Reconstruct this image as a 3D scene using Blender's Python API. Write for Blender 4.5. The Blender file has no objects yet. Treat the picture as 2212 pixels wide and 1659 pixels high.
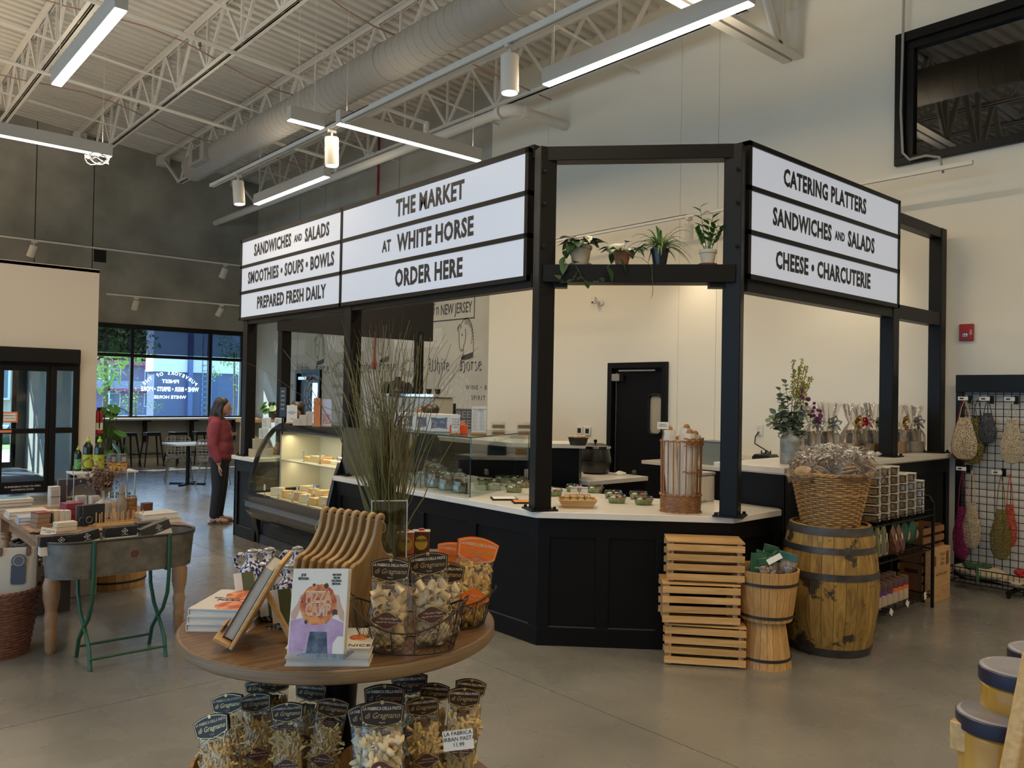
import bpy, bmesh, math, random
from math import sin, cos, pi, radians as R
from mathutils import Vector as V, Matrix
random.seed(7)
S = bpy.context.scene
COL = S.collection

# ------------------------------------------------------------------ camera
FPX = 1734.25; YAW = 0.7226759; PIT = 0.01395129; ROL = 0.01810954; CH = 1.75
F_ = V((sin(YAW)*cos(PIT), cos(YAW)*cos(PIT), sin(PIT)))
R0 = V((cos(YAW), -sin(YAW), 0)); U0 = R0.cross(F_)
R_ = (cos(ROL)*R0 + sin(ROL)*U0).normalized(); U_ = R_.cross(F_)
cd = bpy.data.cameras.new('camera'); cam = bpy.data.objects.new('camera', cd); COL.objects.link(cam)
m3 = Matrix((R_, U_, -F_)).transposed()
cam.matrix_world = Matrix.Translation((0, 0, CH)) @ m3.to_4x4()
cd.sensor_fit = 'HORIZONTAL'; cd.sensor_width = 36; cd.lens = FPX*36/2212; cd.clip_start = .05; cd.clip_end = 300
S.camera = cam
def at(px, py, z=None, x=None, y=None):
 """point where the sight line of a photograph pixel meets a plane of known height or depth"""
 d = F_ + R_*((px-1106)/FPX) - U_*((py-829.5)/FPX); c = V((0, 0, CH))
 if z is not None: t = (z-c.z)/d.z
 elif x is not None: t = (x-c.x)/d.x
 else: t = (y-c.y)/d.y
 return c + d*t

# ------------------------------------------------------------------ world, sun, exposure
w = bpy.data.worlds.new('world'); S.world = w; w.use_nodes = True
nt = w.node_tree; bg = nt.nodes['Background']
tc = nt.nodes.new('ShaderNodeTexCoord'); sx = nt.nodes.new('ShaderNodeSeparateXYZ'); cr = nt.nodes.new('ShaderNodeValToRGB')
nt.links.new(tc.outputs['Generated'], sx.inputs[0]); nt.links.new(sx.outputs['Z'], cr.inputs[0]); nt.links.new(cr.outputs[0], bg.inputs[0])
cr.color_ramp.elements[0].position = 0.0; cr.color_ramp.elements[0].color = (.45, .70, 1, 1)
cr.color_ramp.elements[1].position = .6; cr.color_ramp.elements[1].color = (.16, .38, .85, 1)
bg.inputs[1].default_value = 4.6
sd = bpy.data.lights.new('sun', 'SUN'); sd.energy = 24; sd.angle = R(.6); sd.color = (.80, .90, 1)
sun = bpy.data.objects.new('sun', sd); COL.objects.link(sun)
SUNDIR = V((.42, -.62, -.66)).normalized()      # direction the sunlight travels
sun.rotation_euler = SUNDIR.to_track_quat('-Z', 'Y').to_euler(); sun.location = (0, 30, 20)
S.view_settings.view_transform = 'Standard'; S.view_settings.look = 'None'
S.view_settings.gamma = 1; S.view_settings.use_curve_mapping = False
S.view_settings.exposure = -0.12
S.render.engine = 'CYCLES'
S.cycles.max_bounces = 8; S.cycles.diffuse_bounces = 4; S.cycles.glossy_bounces = 4; S.cycles.transmission_bounces = 6
S.cycles.transparent_max_bounces = 24; S.cycles.sample_clamp_indirect = 6; S.cycles.caustics_reflective = False; S.cycles.caustics_refractive = False
S.cycles.use_denoising = True
WARM = (1, .78, .50)
def area(name, loc, sx_, sy_, power, col=WARM, dirv=(0, 0, -1), rz=0, portal=False, spread=None):
 l = bpy.data.lights.new(name, 'AREA'); l.shape = 'RECTANGLE'; l.size = sx_; l.size_y = sy_; l.energy = power; l.color = col
 o = bpy.data.objects.new(name, l); COL.objects.link(o); o.location = loc
 if dirv == (0, 0, -1): o.rotation_euler = (0, 0, rz)
 else: o.rotation_euler = V(dirv).to_track_quat('-Z', 'Y').to_euler()
 if portal: l.cycles.is_portal = True
 if spread: l.spread = spread
 return o
area('portal', (6.2, 19.9, 1.8), 4.6, 1.6, 1, dirv=(0, -1, 0), portal=True)
area('portal', (-6.9, 5, 2.2), 16, 3.9, 1, dirv=(1, 0, 0), portal=True)

# ------------------------------------------------------------------ materials
MC = {}
def mat(n, c=(.5, .5, .5), r=.5, metal=0, c2=None, ns=8, nst=(1, 1, 1), det=4, bump=0, bs=None, emit=0, ec=None, alpha=None, spec=None, pos=(.35, .65), coat=0, trans=0):
 if n in MC: return MC[n]
 m = bpy.data.materials.new(n); m.use_nodes = True; T = m.node_tree; b = T.nodes['Principled BSDF']
 b.inputs['Base Color'].default_value = (*c, 1); b.inputs['Roughness'].default_value = r; b.inputs['Metallic'].default_value = metal
 if spec is not None: b.inputs['Specular IOR Level'].default_value = spec
 if coat: b.inputs['Coat Weight'].default_value = coat
 if c2 or bump:
  tcn = T.nodes.new('ShaderNodeTexCoord'); mp = T.nodes.new('ShaderNodeMapping'); mp.inputs['Scale'].default_value = nst
  nz = T.nodes.new('ShaderNodeTexNoise'); nz.inputs['Scale'].default_value = ns; nz.inputs['Detail'].default_value = det
  T.links.new(tcn.outputs['Object'], mp.inputs[0]); T.links.new(mp.outputs[0], nz.inputs['Vector'])
  if c2:
   rp = T.nodes.new('ShaderNodeValToRGB'); rp.color_ramp.elements[0].position = pos[0]; rp.color_ramp.elements[1].position = pos[1]
   rp.color_ramp.elements[0].color = (*c, 1); rp.color_ramp.elements[1].color = (*c2, 1)
   T.links.new(nz.outputs[0], rp.inputs[0]); T.links.new(rp.outputs[0], b.inputs['Base Color'])
  if bump:
   n2 = nz
   if bs:
    n2 = T.nodes.new('ShaderNodeTexNoise'); n2.inputs['Scale'].default_value = bs; T.links.new(mp.outputs[0], n2.inputs['Vector'])
   bp = T.nodes.new('ShaderNodeBump'); bp.inputs['Strength'].default_value = bump; bp.inputs['Distance'].default_value = .01
   T.links.new(n2.outputs[0], bp.inputs['Height']); T.links.new(bp.outputs[0], b.inputs['Normal'])
 if emit:
  b.inputs['Emission Color'].default_value = (*(ec or c), 1); b.inputs['Emission Strength'].default_value = emit
 MC[n] = m; return m
def glassy(n, tint=(1, 1, 1), gloss=.12, rough=.03, fres=True):
 """thin clear sheet: what lies behind it shows through, with a reflection on top"""
 if n in MC: return MC[n]
 m = bpy.data.materials.new(n); m.use_nodes = True; T = m.node_tree; T.nodes.remove(T.nodes['Principled BSDF'])
 o = T.nodes['Material Output']; tr = T.nodes.new('ShaderNodeBsdfTransparent'); gl = T.nodes.new('ShaderNodeBsdfGlossy'); mx = T.nodes.new('ShaderNodeMixShader')
 tr.inputs[0].default_value = (*tint, 1); gl.inputs['Roughness'].default_value = rough
 if fres:
  lw = T.nodes.new('ShaderNodeLayerWeight'); lw.inputs[0].default_value = .25
  mr = T.nodes.new('ShaderNodeMapRange'); mr.inputs['To Min'].default_value = gloss*.5; mr.inputs['To Max'].default_value = min(1, gloss*4)
  T.links.new(lw.outputs['Fresnel'], mr.inputs[0]); T.links.new(mr.outputs[0], mx.inputs[0])
 else: mx.inputs[0].default_value = gloss
 T.links.new(tr.outputs[0], mx.inputs[1]); T.links.new(gl.outputs[0], mx.inputs[2]); T.links.new(mx.outputs[0], o.inputs[0])
 MC[n] = m; return m
def wood(n, c1, c2, c3=None, sc=3, st=(1, 12, 12), r=.5, bump=.15, dist=2.5):
 """grain running along local X: stretched noise through a wave"""
 if n in MC: return MC[n]
 m = bpy.data.materials.new(n); m.use_nodes = True; T = m.node_tree; b = T.nodes['Principled BSDF']
 tcn = T.nodes.new('ShaderNodeTexCoord'); mp = T.nodes.new('ShaderNodeMapping'); mp.inputs['Scale'].default_value = st
 nz = T.nodes.new('ShaderNodeTexNoise'); nz.inputs['Scale'].default_value = sc; nz.inputs['Detail'].default_value = 6; nz.inputs['Distortion'].default_value = dist
 oi = T.nodes.new('ShaderNodeObjectInfo'); ad = T.nodes.new('ShaderNodeVectorMath'); ad.operation = 'ADD'
 T.links.new(tcn.outputs['Object'], ad.inputs[0]); sc2 = T.nodes.new('ShaderNodeMath'); sc2.operation = 'MULTIPLY'; sc2.inputs[1].default_value = 9
 T.links.new(oi.outputs['Random'], sc2.inputs[0]); T.links.new(sc2.outputs[0], ad.inputs[1])
 T.links.new(ad.outputs[0], mp.inputs[0]); T.links.new(mp.outputs[0], nz.inputs['Vector'])
 rp = T.nodes.new('ShaderNodeValToRGB'); e = rp.color_ramp.elements; e[0].position = .32; e[1].position = .68; e[0].color = (*c1, 1); e[1].color = (*c2, 1)
 if c3: x = e.new(.5); x.color = (*c3, 1)
 T.links.new(nz.outputs[0], rp.inputs[0])
 hs = T.nodes.new('ShaderNodeHueSaturation'); mr = T.nodes.new('ShaderNodeMapRange'); mr.inputs['To Min'].default_value = .82; mr.inputs['To Max'].default_value = 1.15
 T.links.new(oi.outputs['Random'], mr.inputs[0]); T.links.new(mr.outputs[0], hs.inputs['Value']); T.links.new(rp.outputs[0], hs.inputs['Color']); T.links.new(hs.outputs[0], b.inputs['Base Color'])
 b.inputs['Roughness'].default_value = r
 bp = T.nodes.new('ShaderNodeBump'); bp.inputs['Strength'].default_value = bump; bp.inputs['Distance'].default_value = .004
 T.links.new(nz.outputs[0], bp.inputs['Height']); T.links.new(bp.outputs[0], b.inputs['Normal'])
 MC[n] = m; return m

# ------------------------------------------------------------------ mesh helpers
class MB:
 def __init__(s): s.v = []; s.f = []; s.m = []; s.T = Matrix(); s.mi = 0
 def add(s, vs, fs, mi=None):
  o = len(s.v); s.v += [tuple(s.T @ V(p)) for p in vs]; s.f += [tuple(i+o for i in f) for f in fs]
  s.m += [s.mi if mi is None else mi]*len(fs); return s
 def bx(s, x0, x1, y0, y1, z0, z1, mi=None):
  return s.add([(x0,y0,z0),(x1,y0,z0),(x1,y1,z0),(x0,y1,z0),(x0,y0,z1),(x1,y0,z1),(x1,y1,z1),(x0,y1,z1)],
      [(0,3,2,1),(4,5,6,7),(0,1,5,4),(1,2,6,5),(2,3,7,6),(3,0,4,7)], mi)
 def box(s, c, d, mi=None):
  return s.bx(c[0]-d[0]/2, c[0]+d[0]/2, c[1]-d[1]/2, c[1]+d[1]/2, c[2]-d[2]/2, c[2]+d[2]/2, mi)
 def lathe(s, prof, n=24, c=(0, 0, 0), sx=1, sy=1, mi=None, a0=0, a1=2*pi, cap=True):
  full = abs(a1-a0-2*pi) < 1e-6; k = n if full else n+1; vs = []
  for r, z in prof:
   for i in range(k):
    a = a0+(a1-a0)*i/n; vs.append((c[0]+r*cos(a)*sx, c[1]+r*sin(a)*sy, c[2]+z))
  fs = []
  for j in range(len(prof)-1):
   for i in range(n):
    i2 = (i+1) % k if full else i+1
    fs.append((j*k+i, j*k+i2, (j+1)*k+i2, (j+1)*k+i))
  if cap and full:
   if prof[0][0] > 1e-5: fs.append(tuple(range(k-1, -1, -1)))
   if prof[-1][0] > 1e-5: fs.append(tuple((len(prof)-1)*k+i for i in range(k)))
  return s.add(vs, fs, mi)
 def tube(s, pts, r, n=6, mi=None, closed=False, cap=True, sq=1):
  pts = [V(p) for p in pts]; m = len(pts); vs = []; fs = []
  rr = r if isinstance(r, (list, tuple)) else [r]*m
  up = None
  for i, p in enumerate(pts):
   a = pts[(i-1) % m] if (closed or i) else pts[0]; b = pts[(i+1) % m] if (closed or i < m-1) else pts[-1]
   t = (b-a); t = t.normalized() if t.length > 1e-9 else V((0, 0, 1))
   if up is None:
    up = V((0, 0, 1)) if abs(t.z) < .9 else V((1, 0, 0))
   sd_ = t.cross(up)
   if sd_.length < 1e-5: sd_ = t.cross(V((0, 1, 0)))
   sd_.normalize(); up2 = sd_.cross(t).normalized(); up = up2
   for k in range(n):
    q = 2*pi*k/n+pi/n; vs.append(p+sd_*cos(q)*rr[i]+up2*sin(q)*rr[i]*sq)
  for i in range(m if closed else m-1):
   j = (i+1) % m
   for k in range(n):
    k2 = (k+1) % n; fs.append((i*n+k, i*n+k2, j*n+k2, j*n+k))
  if not closed and cap:
   fs.append(tuple(range(n-1, -1, -1))); fs.append(tuple((m-1)*n+k for k in range(n)))
  return s.add(vs, fs, mi)
 def prism(s, poly, z0, z1, mi=None):
  n = len(poly); vs = [(x, y, z0) for x, y in poly]+[(x, y, z1) for x, y in poly]
  fs = [tuple(range(n-1, -1, -1)), tuple(range(n, 2*n))]+[(i, (i+1) % n, n+(i+1) % n, n+i) for i in range(n)]
  return s.add(vs, fs, mi)
 def quad(s, a, b, c, d, mi=None): return s.add([a, b, c, d], [(0, 1, 2, 3)], mi)
 def sph(s, c, rx, ry=None, rz=None, n=12, m=8, mi=None):
  ry = ry or rx; rz = rz or rx
  return s.lathe([(max(1e-4, sin(pi*j/m)), -cos(pi*j/m)*rz) for j in range(m+1)], n, c, rx, ry, mi, cap=False)
 def mesh(s, name, mats, smooth=35):
  me = bpy.data.meshes.new(name); me.from_pydata(s.v, [], s.f)
  for k in (mats if isinstance(mats, (list, tuple)) else [mats]): me.materials.append(k)
  if any(s.m): me.polygons.foreach_set('material_index', s.m)
  me.update()
  if smooth:
   me.polygons.foreach_set('use_smooth', [True]*len(me.polygons)); me.set_sharp_from_angle(angle=R(smooth))
  return me
def link(name, me, parent=None, M=None):
 o = bpy.data.objects.new(name, me); COL.objects.link(o)
 if parent: o.parent = parent
 if M is not None: o.matrix_local = M
 return o
def obj(name, mb, mats, parent=None, bevel=0, smooth=35, M=None, label=None, stuff=False, recalc=False):
 me = mb.mesh(name, mats, smooth) if isinstance(mb, MB) else mb
 if recalc:
  b = bmesh.new(); b.from_mesh(me); bmesh.ops.recalc_face_normals(b, faces=b.faces); b.to_mesh(me); b.free()
 o = link(name, me, parent, M)
 if bevel:
  bv = o.modifiers.new('bevel', 'BEVEL'); bv.width = bevel; bv.segments = 2; bv.limit_method = 'ANGLE'; bv.angle_limit = R(40)
 if label: o['label'] = label
 if stuff: o['kind'] = 'stuff'
 return o
def tag(o, label, cat, group=None):
 o['label'] = label; o['category'] = cat
 if group: o['group'] = group
 return o
def thing(name, label, cat, loc=(0, 0, 0), rz=0, group=None, M=None):
 o = bpy.data.objects.new(name, None); COL.objects.link(o); o.empty_display_size = .05
 if M is not None: o.matrix_world = M
 else: o.location = loc; o.rotation_euler = (0, 0, rz)
 return tag(o, label, cat, group)
def struct(name, mb=None, mats=None, parent=None, **k):
 if mb is None:
  o = bpy.data.objects.new(name, None); COL.objects.link(o)
 else: o = obj(name, mb, mats, parent, **k)
 o['kind'] = 'structure'; return o
def dup(root, loc=None, rz=None, label=None, group=None, M=None):
 def cp(o, par):
  c = o.copy(); COL.objects.link(c)
  if par: c.parent = par; c.matrix_parent_inverse = o.matrix_parent_inverse.copy()
  for ch in [x for x in KIDS(o)]: cp(ch, c)
  return c
 r = cp(root, None)
 if M is not None: r.matrix_world = M
 else:
  if loc is not None: r.location = loc
  if rz is not None: r.rotation_euler = (0, 0, rz)
 if label: r['label'] = label
 if group: r['group'] = group
 return r
def KIDS(o): return [c for c in o.children]
def TR(x=0, y=0, z=0, rx=0, ry=0, rz=0, s=1):
 return Matrix.Translation((x, y, z)) @ Matrix.Rotation(rz, 4, 'Z') @ Matrix.Rotation(ry, 4, 'Y') @ Matrix.Rotation(rx, 4, 'X') @ Matrix.Scale(s, 4)
def rep(name, me, parent, Ms):
 for M in Ms: link(name, me, parent, M)

# ------------------------------------------------------------------ lettering
TXC = {}
def tmesh(s, size, m, sx=1, bold=0, ext=.0006, align='CENTER', sp=1, shear=0):
 k = (s, size, m.name, sx, bold, ext, align, sp, shear)
 if k in TXC: return TXC[k]
 c = bpy.data.curves.new('lettering', 'FONT'); c.body = s; c.size = size; c.align_x = align; c.align_y = 'CENTER'; c.extrude = ext; c.offset = bold*size
 c.resolution_u = 2; c.space_character = sp; c.shear = shear
 o = bpy.data.objects.new('lettering', c); COL.objects.link(o)
 bpy.context.view_layer.update()
 me = bpy.data.meshes.new_from_object(o.evaluated_get(bpy.context.evaluated_depsgraph_get()))
 bpy.data.objects.remove(o); bpy.data.curves.remove(c)
 me.transform(Matrix.Diagonal((sx, 1, 1, 1))); me.materials.clear(); me.materials.append(m); me.name = 'lettering'
 TXC[k] = me; return me
def txt(s, size, m, parent, M, name='lettering', **k): return link(name, tmesh(s, size, m, **k), parent, M)
def face(x, y, z, d='-Y', rz=0):
 """matrix for lettering lying on a vertical face that looks towards d; text X runs to the reader's right"""
 if d == '-Y': a = 0
 elif d == '-X': a = -pi/2
 elif d == '+Y': a = pi
 elif d == '+X': a = pi/2
 else: a = d
 return Matrix.Translation((x, y, z)) @ Matrix.Rotation(a+rz, 4, 'Z') @ Matrix.Rotation(pi/2, 4, 'X')
# ------------------------------------------------------------------ room shell
XW = 8.75; YG = 20.0; YV = 14.9
M_floor = mat('polished_concrete', (.18, .175, .158), .30, c2=(.27, .256, .222), ns=1.3, det=9, bump=.02, bs=3, pos=(.3, .7), spec=.6, coat=.5)
def floor_mat():
 m = M_floor; T = m.node_tree; b = T.nodes['Principled BSDF']
 nz = T.nodes.new('ShaderNodeTexNoise'); nz.inputs['Scale'].default_value = 2.2; nz.inputs['Detail'].default_value = 7; nz.inputs['Distortion'].default_value = 1.5
 tcn = T.nodes.new('ShaderNodeTexCoord'); T.links.new(tcn.outputs['Object'], nz.inputs[0])
 mr = T.nodes.new('ShaderNodeMapRange'); mr.inputs['To Min'].default_value = .21; mr.inputs['To Max'].default_value = .34
 T.links.new(nz.outputs[0], mr.inputs[0]); T.links.new(mr.outputs[0], b.inputs['Roughness']); b.inputs['Coat Roughness'].default_value = .17
floor_mat()
M_conc = mat('precast_concrete', (.23, .225, .195), .8, c2=(.42, .41, .36), ns=1.1, det=8, bump=.12, bs=14, pos=(.3, .72))
M_conc2 = mat('mural_concrete', (.38, .37, .32), .8, c2=(.50, .49, .43), ns=1.1, det=8, bump=.08, bs=12, pos=(.3, .72))
M_white = mat('white_paint_wall', (.78, .74, .64), .75, bump=.03, ns=60)
M_deck = mat('painted_deck', (.62, .59, .53), .55)
M_steel = mat('painted_white_steel', (.66, .63, .58), .5)
M_blk = mat('black_powder_coat', (.006, .0055, .005), .42, bump=.04, ns=300, spec=.22)
M_blkwood = mat('black_painted_wood', (.004, .004, .005), .42, spec=.2)
M_glass = glassy('clear_glass', (.93, .97, .96), .10)
M_dark = mat('dark_void', (.004, .004, .004), .9)
g = struct('floor')
XS = [-8.99, -7.67, -3.99, -.31, 3.37, 7.05, XW]; YS = [-8.99, -6.24, -2.56, 1.12, 4.80, 8.48, 12.16, 15.84, YG]
mb = MB(); mb.bx(-9, XW, -9, YG, -.25, -.02); obj('floor_joint_bed', mb, mat('joint_grout', (.05, .048, .042), .9), g)
for i in range(6):
 for j in range(8):
  mb = MB(); mb.bx(XS[i]+.003, XS[i+1]-.003, YS[j]+.003, YS[j+1]-.003, -.06, 0); obj('floor_slab', mb, M_floor, g)
# ceiling: corrugated deck, ribs along X, falling gently towards +X
def zdeck(x): return 7.885-.09*x
mb = MB(); vs = []; fs = []; y = -9; k = 0
while y < YG:
 for dy, dz in ((0, 0), (.085, 0), (.105, .06), (.165, .06), (.185, 0)):
  for x in (-9, XW): vs.append((x, y+dy, zdeck(x)+dz))
 y += .2
n = len(vs)//2
for i in range(n-1): fs.append((2*i, 2*i+2, 2*i+3, 2*i+1))
mb.add(vs, fs); struct('ceiling', mb, M_deck, smooth=0)
mb = MB(); mb.add([(-9.3, -9.3, zdeck(-9)+.1), (XW+.3, -9.3, zdeck(XW)+.1), (XW+.3, YG+.3, zdeck(XW)+.1), (-9.3, YG+.3, zdeck(-9)+.1)], [(0, 1, 2, 3)]); struct('ceiling_roof_membrane', mb, M_dark, smooth=0)
# gray far wall, precast panels around the window opening (x 3.9..8.45, z 1.07..3.25) and vestibule outer door
g = struct('wall_far')
for x0, x1, z0, z1 in ((-9.3, -.5, 0, 9), (-.5, 3.69, 2.6, 9), (3.71, 4.84, 3.25, 9), (4.86, 9.05, 3.25, 9), (3.4, 3.9, 0, 3.24), (3.9, 8.45, 0, 1.06), (8.45, 9.05, 0, 3.24)):
 mb = MB(); mb.bx(x0, x1, YG, YG+.3, z0, z1); obj('wall_panel', mb, M_conc, g)
mb = MB(); mb.bx(-9.3, 9.05, YG+.25, YG+.3, 3.2, 9); obj('panel_joint_backing', mb, mat('joint_sealant', (.12, .115, .1), .9), g); obj('recess_shade_patch', MB().bx(4.88, 5.14, YG-.004, YG, 4.62, 4.9), mat('recess_shade', (.01, .01, .01), .8), g)  # flat black patch: the shade inside a recess is painted on, no depth
struct('baseboard_far', MB().bx(3.75, XW, YG-.015, YG, 0, .1), mat('white_trim', (.6, .57, .5), .5))
g = struct('wall_right_far')
for y0, y1 in ((10.54, 13.4), (13.42, 16.4), (17.65, 20)): obj('wall_panel', MB().bx(XW, XW+.3, y0, y1, 0, 9), M_conc2, g)
obj('wall_panel', MB().bx(XW, XW+.3, 16.42, 17.63, 2.25, 9), M_conc2, g)
g = struct('wall_right')
for y0, y1, z0, z1 in ((-9.3, 3.7, 0, 4.33), (-9.3, 0, 4.33, 9), (-9.3, 3.7, 5.62, 9), (3.7, 5.98, 0, 9), (5.985, 6.57, 0, 9), (6.575, 6.72, 0, 9), (6.72, 7.78, 2.24, 9), (7.78, 9.14, 0, 9), (9.145, 10.53, 0, 9)):
 obj('wall_panel', MB().bx(XW-.012, XW+.3, y0, y1, z0, z1), M_white, g)
mb = MB(); mb.bx(XW, XW+.3, 6.72, 7.78, 0, 0); 
struct('wall_behind', MB().bx(-9.3, 9.05, -9.3, -9, 0, 9.2), M_white)
g = struct('wall_left')
for y0, y1, z0, z1 in ((-9.3, -3, 0, 9.2), (-3, 13, 0, .3), (-3, 13, 4.2, 9.2), (13, 20.3, 0, 9.2)): obj('wall_panel', MB().bx(-7.3, -7, y0, y1, z0, z1), M_conc, g)
g = struct('window_2'); mb = MB()
for i in range(7): mb.bx(-7.2, -7.05, -3+i*2.65, -2.92+i*2.65, .3, 4.2)
for z in (.3, 2.4, 4.12): mb.bx(-7.2, -7.05, -3, 13, z, z+.08)
obj('window_frame', mb, M_blk, g)
obj('pane', MB().bx(-7.13, -7.12, -3, 13, .3, 4.2), M_glass, g)
# vestibule box
g = struct('wall_vestibule')
for b in ((-2, 1.0, YV, YV+.12, 0, 3.75), (1.0, 3.46, YV, YV+.12, 2.38, 3.75), (3.46, 3.73, YV, YV+.12, 0, 3.75), (3.61, 3.73, YV+.12, YG, 0, 3.75), (-2, -1.88, YV+.12, YG, 0, 3.75), (-2, 3.73, YV, YG, 3.7, 3.76)):
 obj('wall_panel', MB().bx(*b), mat('beige_partition_paint', (.56, .50, .42), .75, bump=.03, ns=60), g)
obj('soffit', MB().bx(-1.88, 3.61, YV+.12, YG, 2.5, 2.56), M_dark, g)
obj('mat', MB().bx(-1.8, 3.5, YV+.3, YG-.1, 0, .012), mat('entry_mat', (.05, .06, .08), .95, bump=.3, ns=200), g)
# door in vestibule face
g = struct('door_2'); mb = MB()
for b in ((1.0, 3.46, 2.1, 2.38), (3.36, 3.46, 0, 2.1), (3.03, 3.12, 0, 2.1), (3.12, 3.36, .99, 1.08), (3.12, 3.36, 0, .12), (3.12, 3.36, 2.02, 2.1), (1.0, 1.08, 0, 2.1)): mb.bx(b[0], b[1], YV-.05, YV+.08, b[2], b[3])
obj('door_frame', mb, M_blk, g, bevel=.004)
obj('header_cover', MB().bx(1.0, 3.44, YV-.16, YV-.05, 2.14, 2.36), M_blk, g, bevel=.006)
for x0, x1 in ((2.32, 3.03), (1.6, 2.30)):
 l = struct('door_leaf', MB().bx(x0, x0+.06, YV-.02, YV+.03, .03, 2.1).bx(x1-.06, x1, YV-.02, YV+.03, .03, 2.1).bx(x0+.06, x1-.06, YV-.02, YV+.03, .03, .22).bx(x0+.06, x1-.06, YV-.02, YV+.03, .99, 1.07).bx(x0+.06, x1-.06, YV-.02, YV+.03, 2.0, 2.1), M_blk, g, bevel=.003)
 obj('pane', MB().bx(x0+.06, x1-.06, YV, YV+.008, .22, 2.0), M_glass, l)
 txt('IN EMERGENCY PUSH TO OPEN', .035, mat('decal_white', (.75, .75, .75), .6), l, face((x0+x1)/2, YV-.022, .14)); txt('AUTOMATIC DOOR', .035, MC['decal_white'], l, face((x0+x1)/2, YV-.022, .09))
obj('pane', MB().bx(3.12, 3.36, YV, YV+.008, .12, 2.02), M_glass, g)
l = obj('door_sticker', MB().bx(2.36, 2.58, YV-.012, YV-.006, 1.17, 1.34, 0).bx(2.385, 2.555, YV-.014, YV-.011, 1.195, 1.315, 1), [mat('orange_paper', (.75, .2, .08), .6), mat('paper', (.72, .70, .66), .7)], g)
txt('EMERGENCY', .03, mat('ink_dark', (.05, .04, .04), .7), l, face(2.47, YV-.0155, 1.28)); txt('PUSH TO OPEN', .02, MC['ink_dark'], l, face(2.47, YV-.0155, 1.235))
obj('door_sticker', MB().bx(2.3, 2.5, YV-.026, YV-.021, 1.01, 1.05), MC['orange_paper'], g)
# outer vestibule doors
g = struct('door_3'); mb = MB()
for x in (-.5, .3, 1.15, 1.95, 2.6, 2.9, 3.35): mb.bx(x, x+.09, YG, YG+.1, 0, 2.6)
for z in (0, 1.0, 2.15, 2.5): mb.bx(-.5, 3.5, YG+.01, YG+.09, z, z+.12)
obj('door_frame', mb, M_blk, g); obj('pane', MB().bx(-.5, 3.5, YG+.04, YG+.05, .1, 2.5), M_glass, g)
# far window
g = struct('window_1'); mb = MB()
mb.bx(3.9, 8.45, YG-.02, YG+.12, 3.14, 3.25).bx(3.9, 8.45, YG-.02, YG+.12, 2.48, 2.56).bx(3.9, 8.45, YG, YG+.1, 1.06, 1.10)
for x in (3.9, 5.72, 7.55, 8.38): mb.bx(x, x+.07, YG-.015, YG+.11, 1.06, 3.25)
obj('window_frame', mb, M_blk, g, bevel=.003)
for x0, x1 in ((3.97, 5.72), (5.79, 7.55), (7.62, 8.38)):
 for z0, z1 in ((1.1, 2.48), (2.56, 3.14)): obj('pane', MB().bx(x0, x1, YG+.05, YG+.056, z0, z1), M_glass, g)
obj('window_sill', MB().bx(3.85, 8.47, YG-.03, YG, 1.03, 1.06), MC['white_trim'], g)
for x0, x1 in ((3.97, 5.72), (5.79, 7.55), (7.62, 8.38)):
 o = obj('roller_shade', MB().bx(x0, x1, YG+.02, YG+.024, 2.57, 3.14), glassy('shade_mesh', (.24, .26, .30), .03, .5, False), g, label='dark see-through roller shade drawn over the upper pane')
# mirrored lettering on the glass, reads from outside
MW = mat('vinyl_white', (.85, .87, .9), .6); T_ = MW.node_tree; tl_ = T_.nodes.new('ShaderNodeBsdfTranslucent'); tl_.inputs[0].default_value = (.9, .92, .95, 1); T_.links.new(tl_.outputs[0], T_.nodes['Material Output'].inputs[0])
DX = 6.66
for s, z, sz in (('FINEST', 1.93, .12), ('WINE • BEER • SPIRITS • MORE', 1.74, .15), ('WHITE HORSE', 1.55, .105)):
 txt(s, sz, MW, g, face(DX, YG+.06, z, '+Y'), sx=.68 if sz > .12 else 1.1, bold=.02)
for k, ch in enumerate('PURVEYORS OF THE'):
 a = (k-7.5)*R(5.6); rr = 1.0
 txt(ch, .115, MW, g, Matrix.Translation((DX-rr*sin(a)*.9, YG+.06, 1.13+rr*cos(a))) @ Matrix.Rotation(pi, 4, 'Z') @ Matrix.Rotation(pi/2, 4, 'X') @ Matrix.Rotation(-a, 4, 'Z'), bold=.02)
# high dark window in the white wall
g = struct('window_3'); mb = MB()
for b in ((0, 3.74, 5.58, 5.68), (0, 3.74, 4.27, 4.35), (3.64, 3.74, 4.35, 5.58)): mb.bx(XW-.07, XW+.06, *b)
mb.bx(XW-.03, XW+.06, 0, 3.64, 5.5, 5.58).bx(XW-.03, XW+.06, 3.56, 3.64, 4.35, 5.5)
obj('window_frame', mb, M_blk, g, bevel=.004)
obj('pane', MB().bx(XW+.02, XW+.03, 0, 3.64, 4.33, 5.58), glassy('dark_tint_glass', (.10, .10, .09), .16, .01), g, label='dark glass reflecting the roof')
obj('window_backing', MB().bx(XW+.28, XW+.3, 0, 3.7, 4.3, 5.7), M_dark, g)
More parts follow.
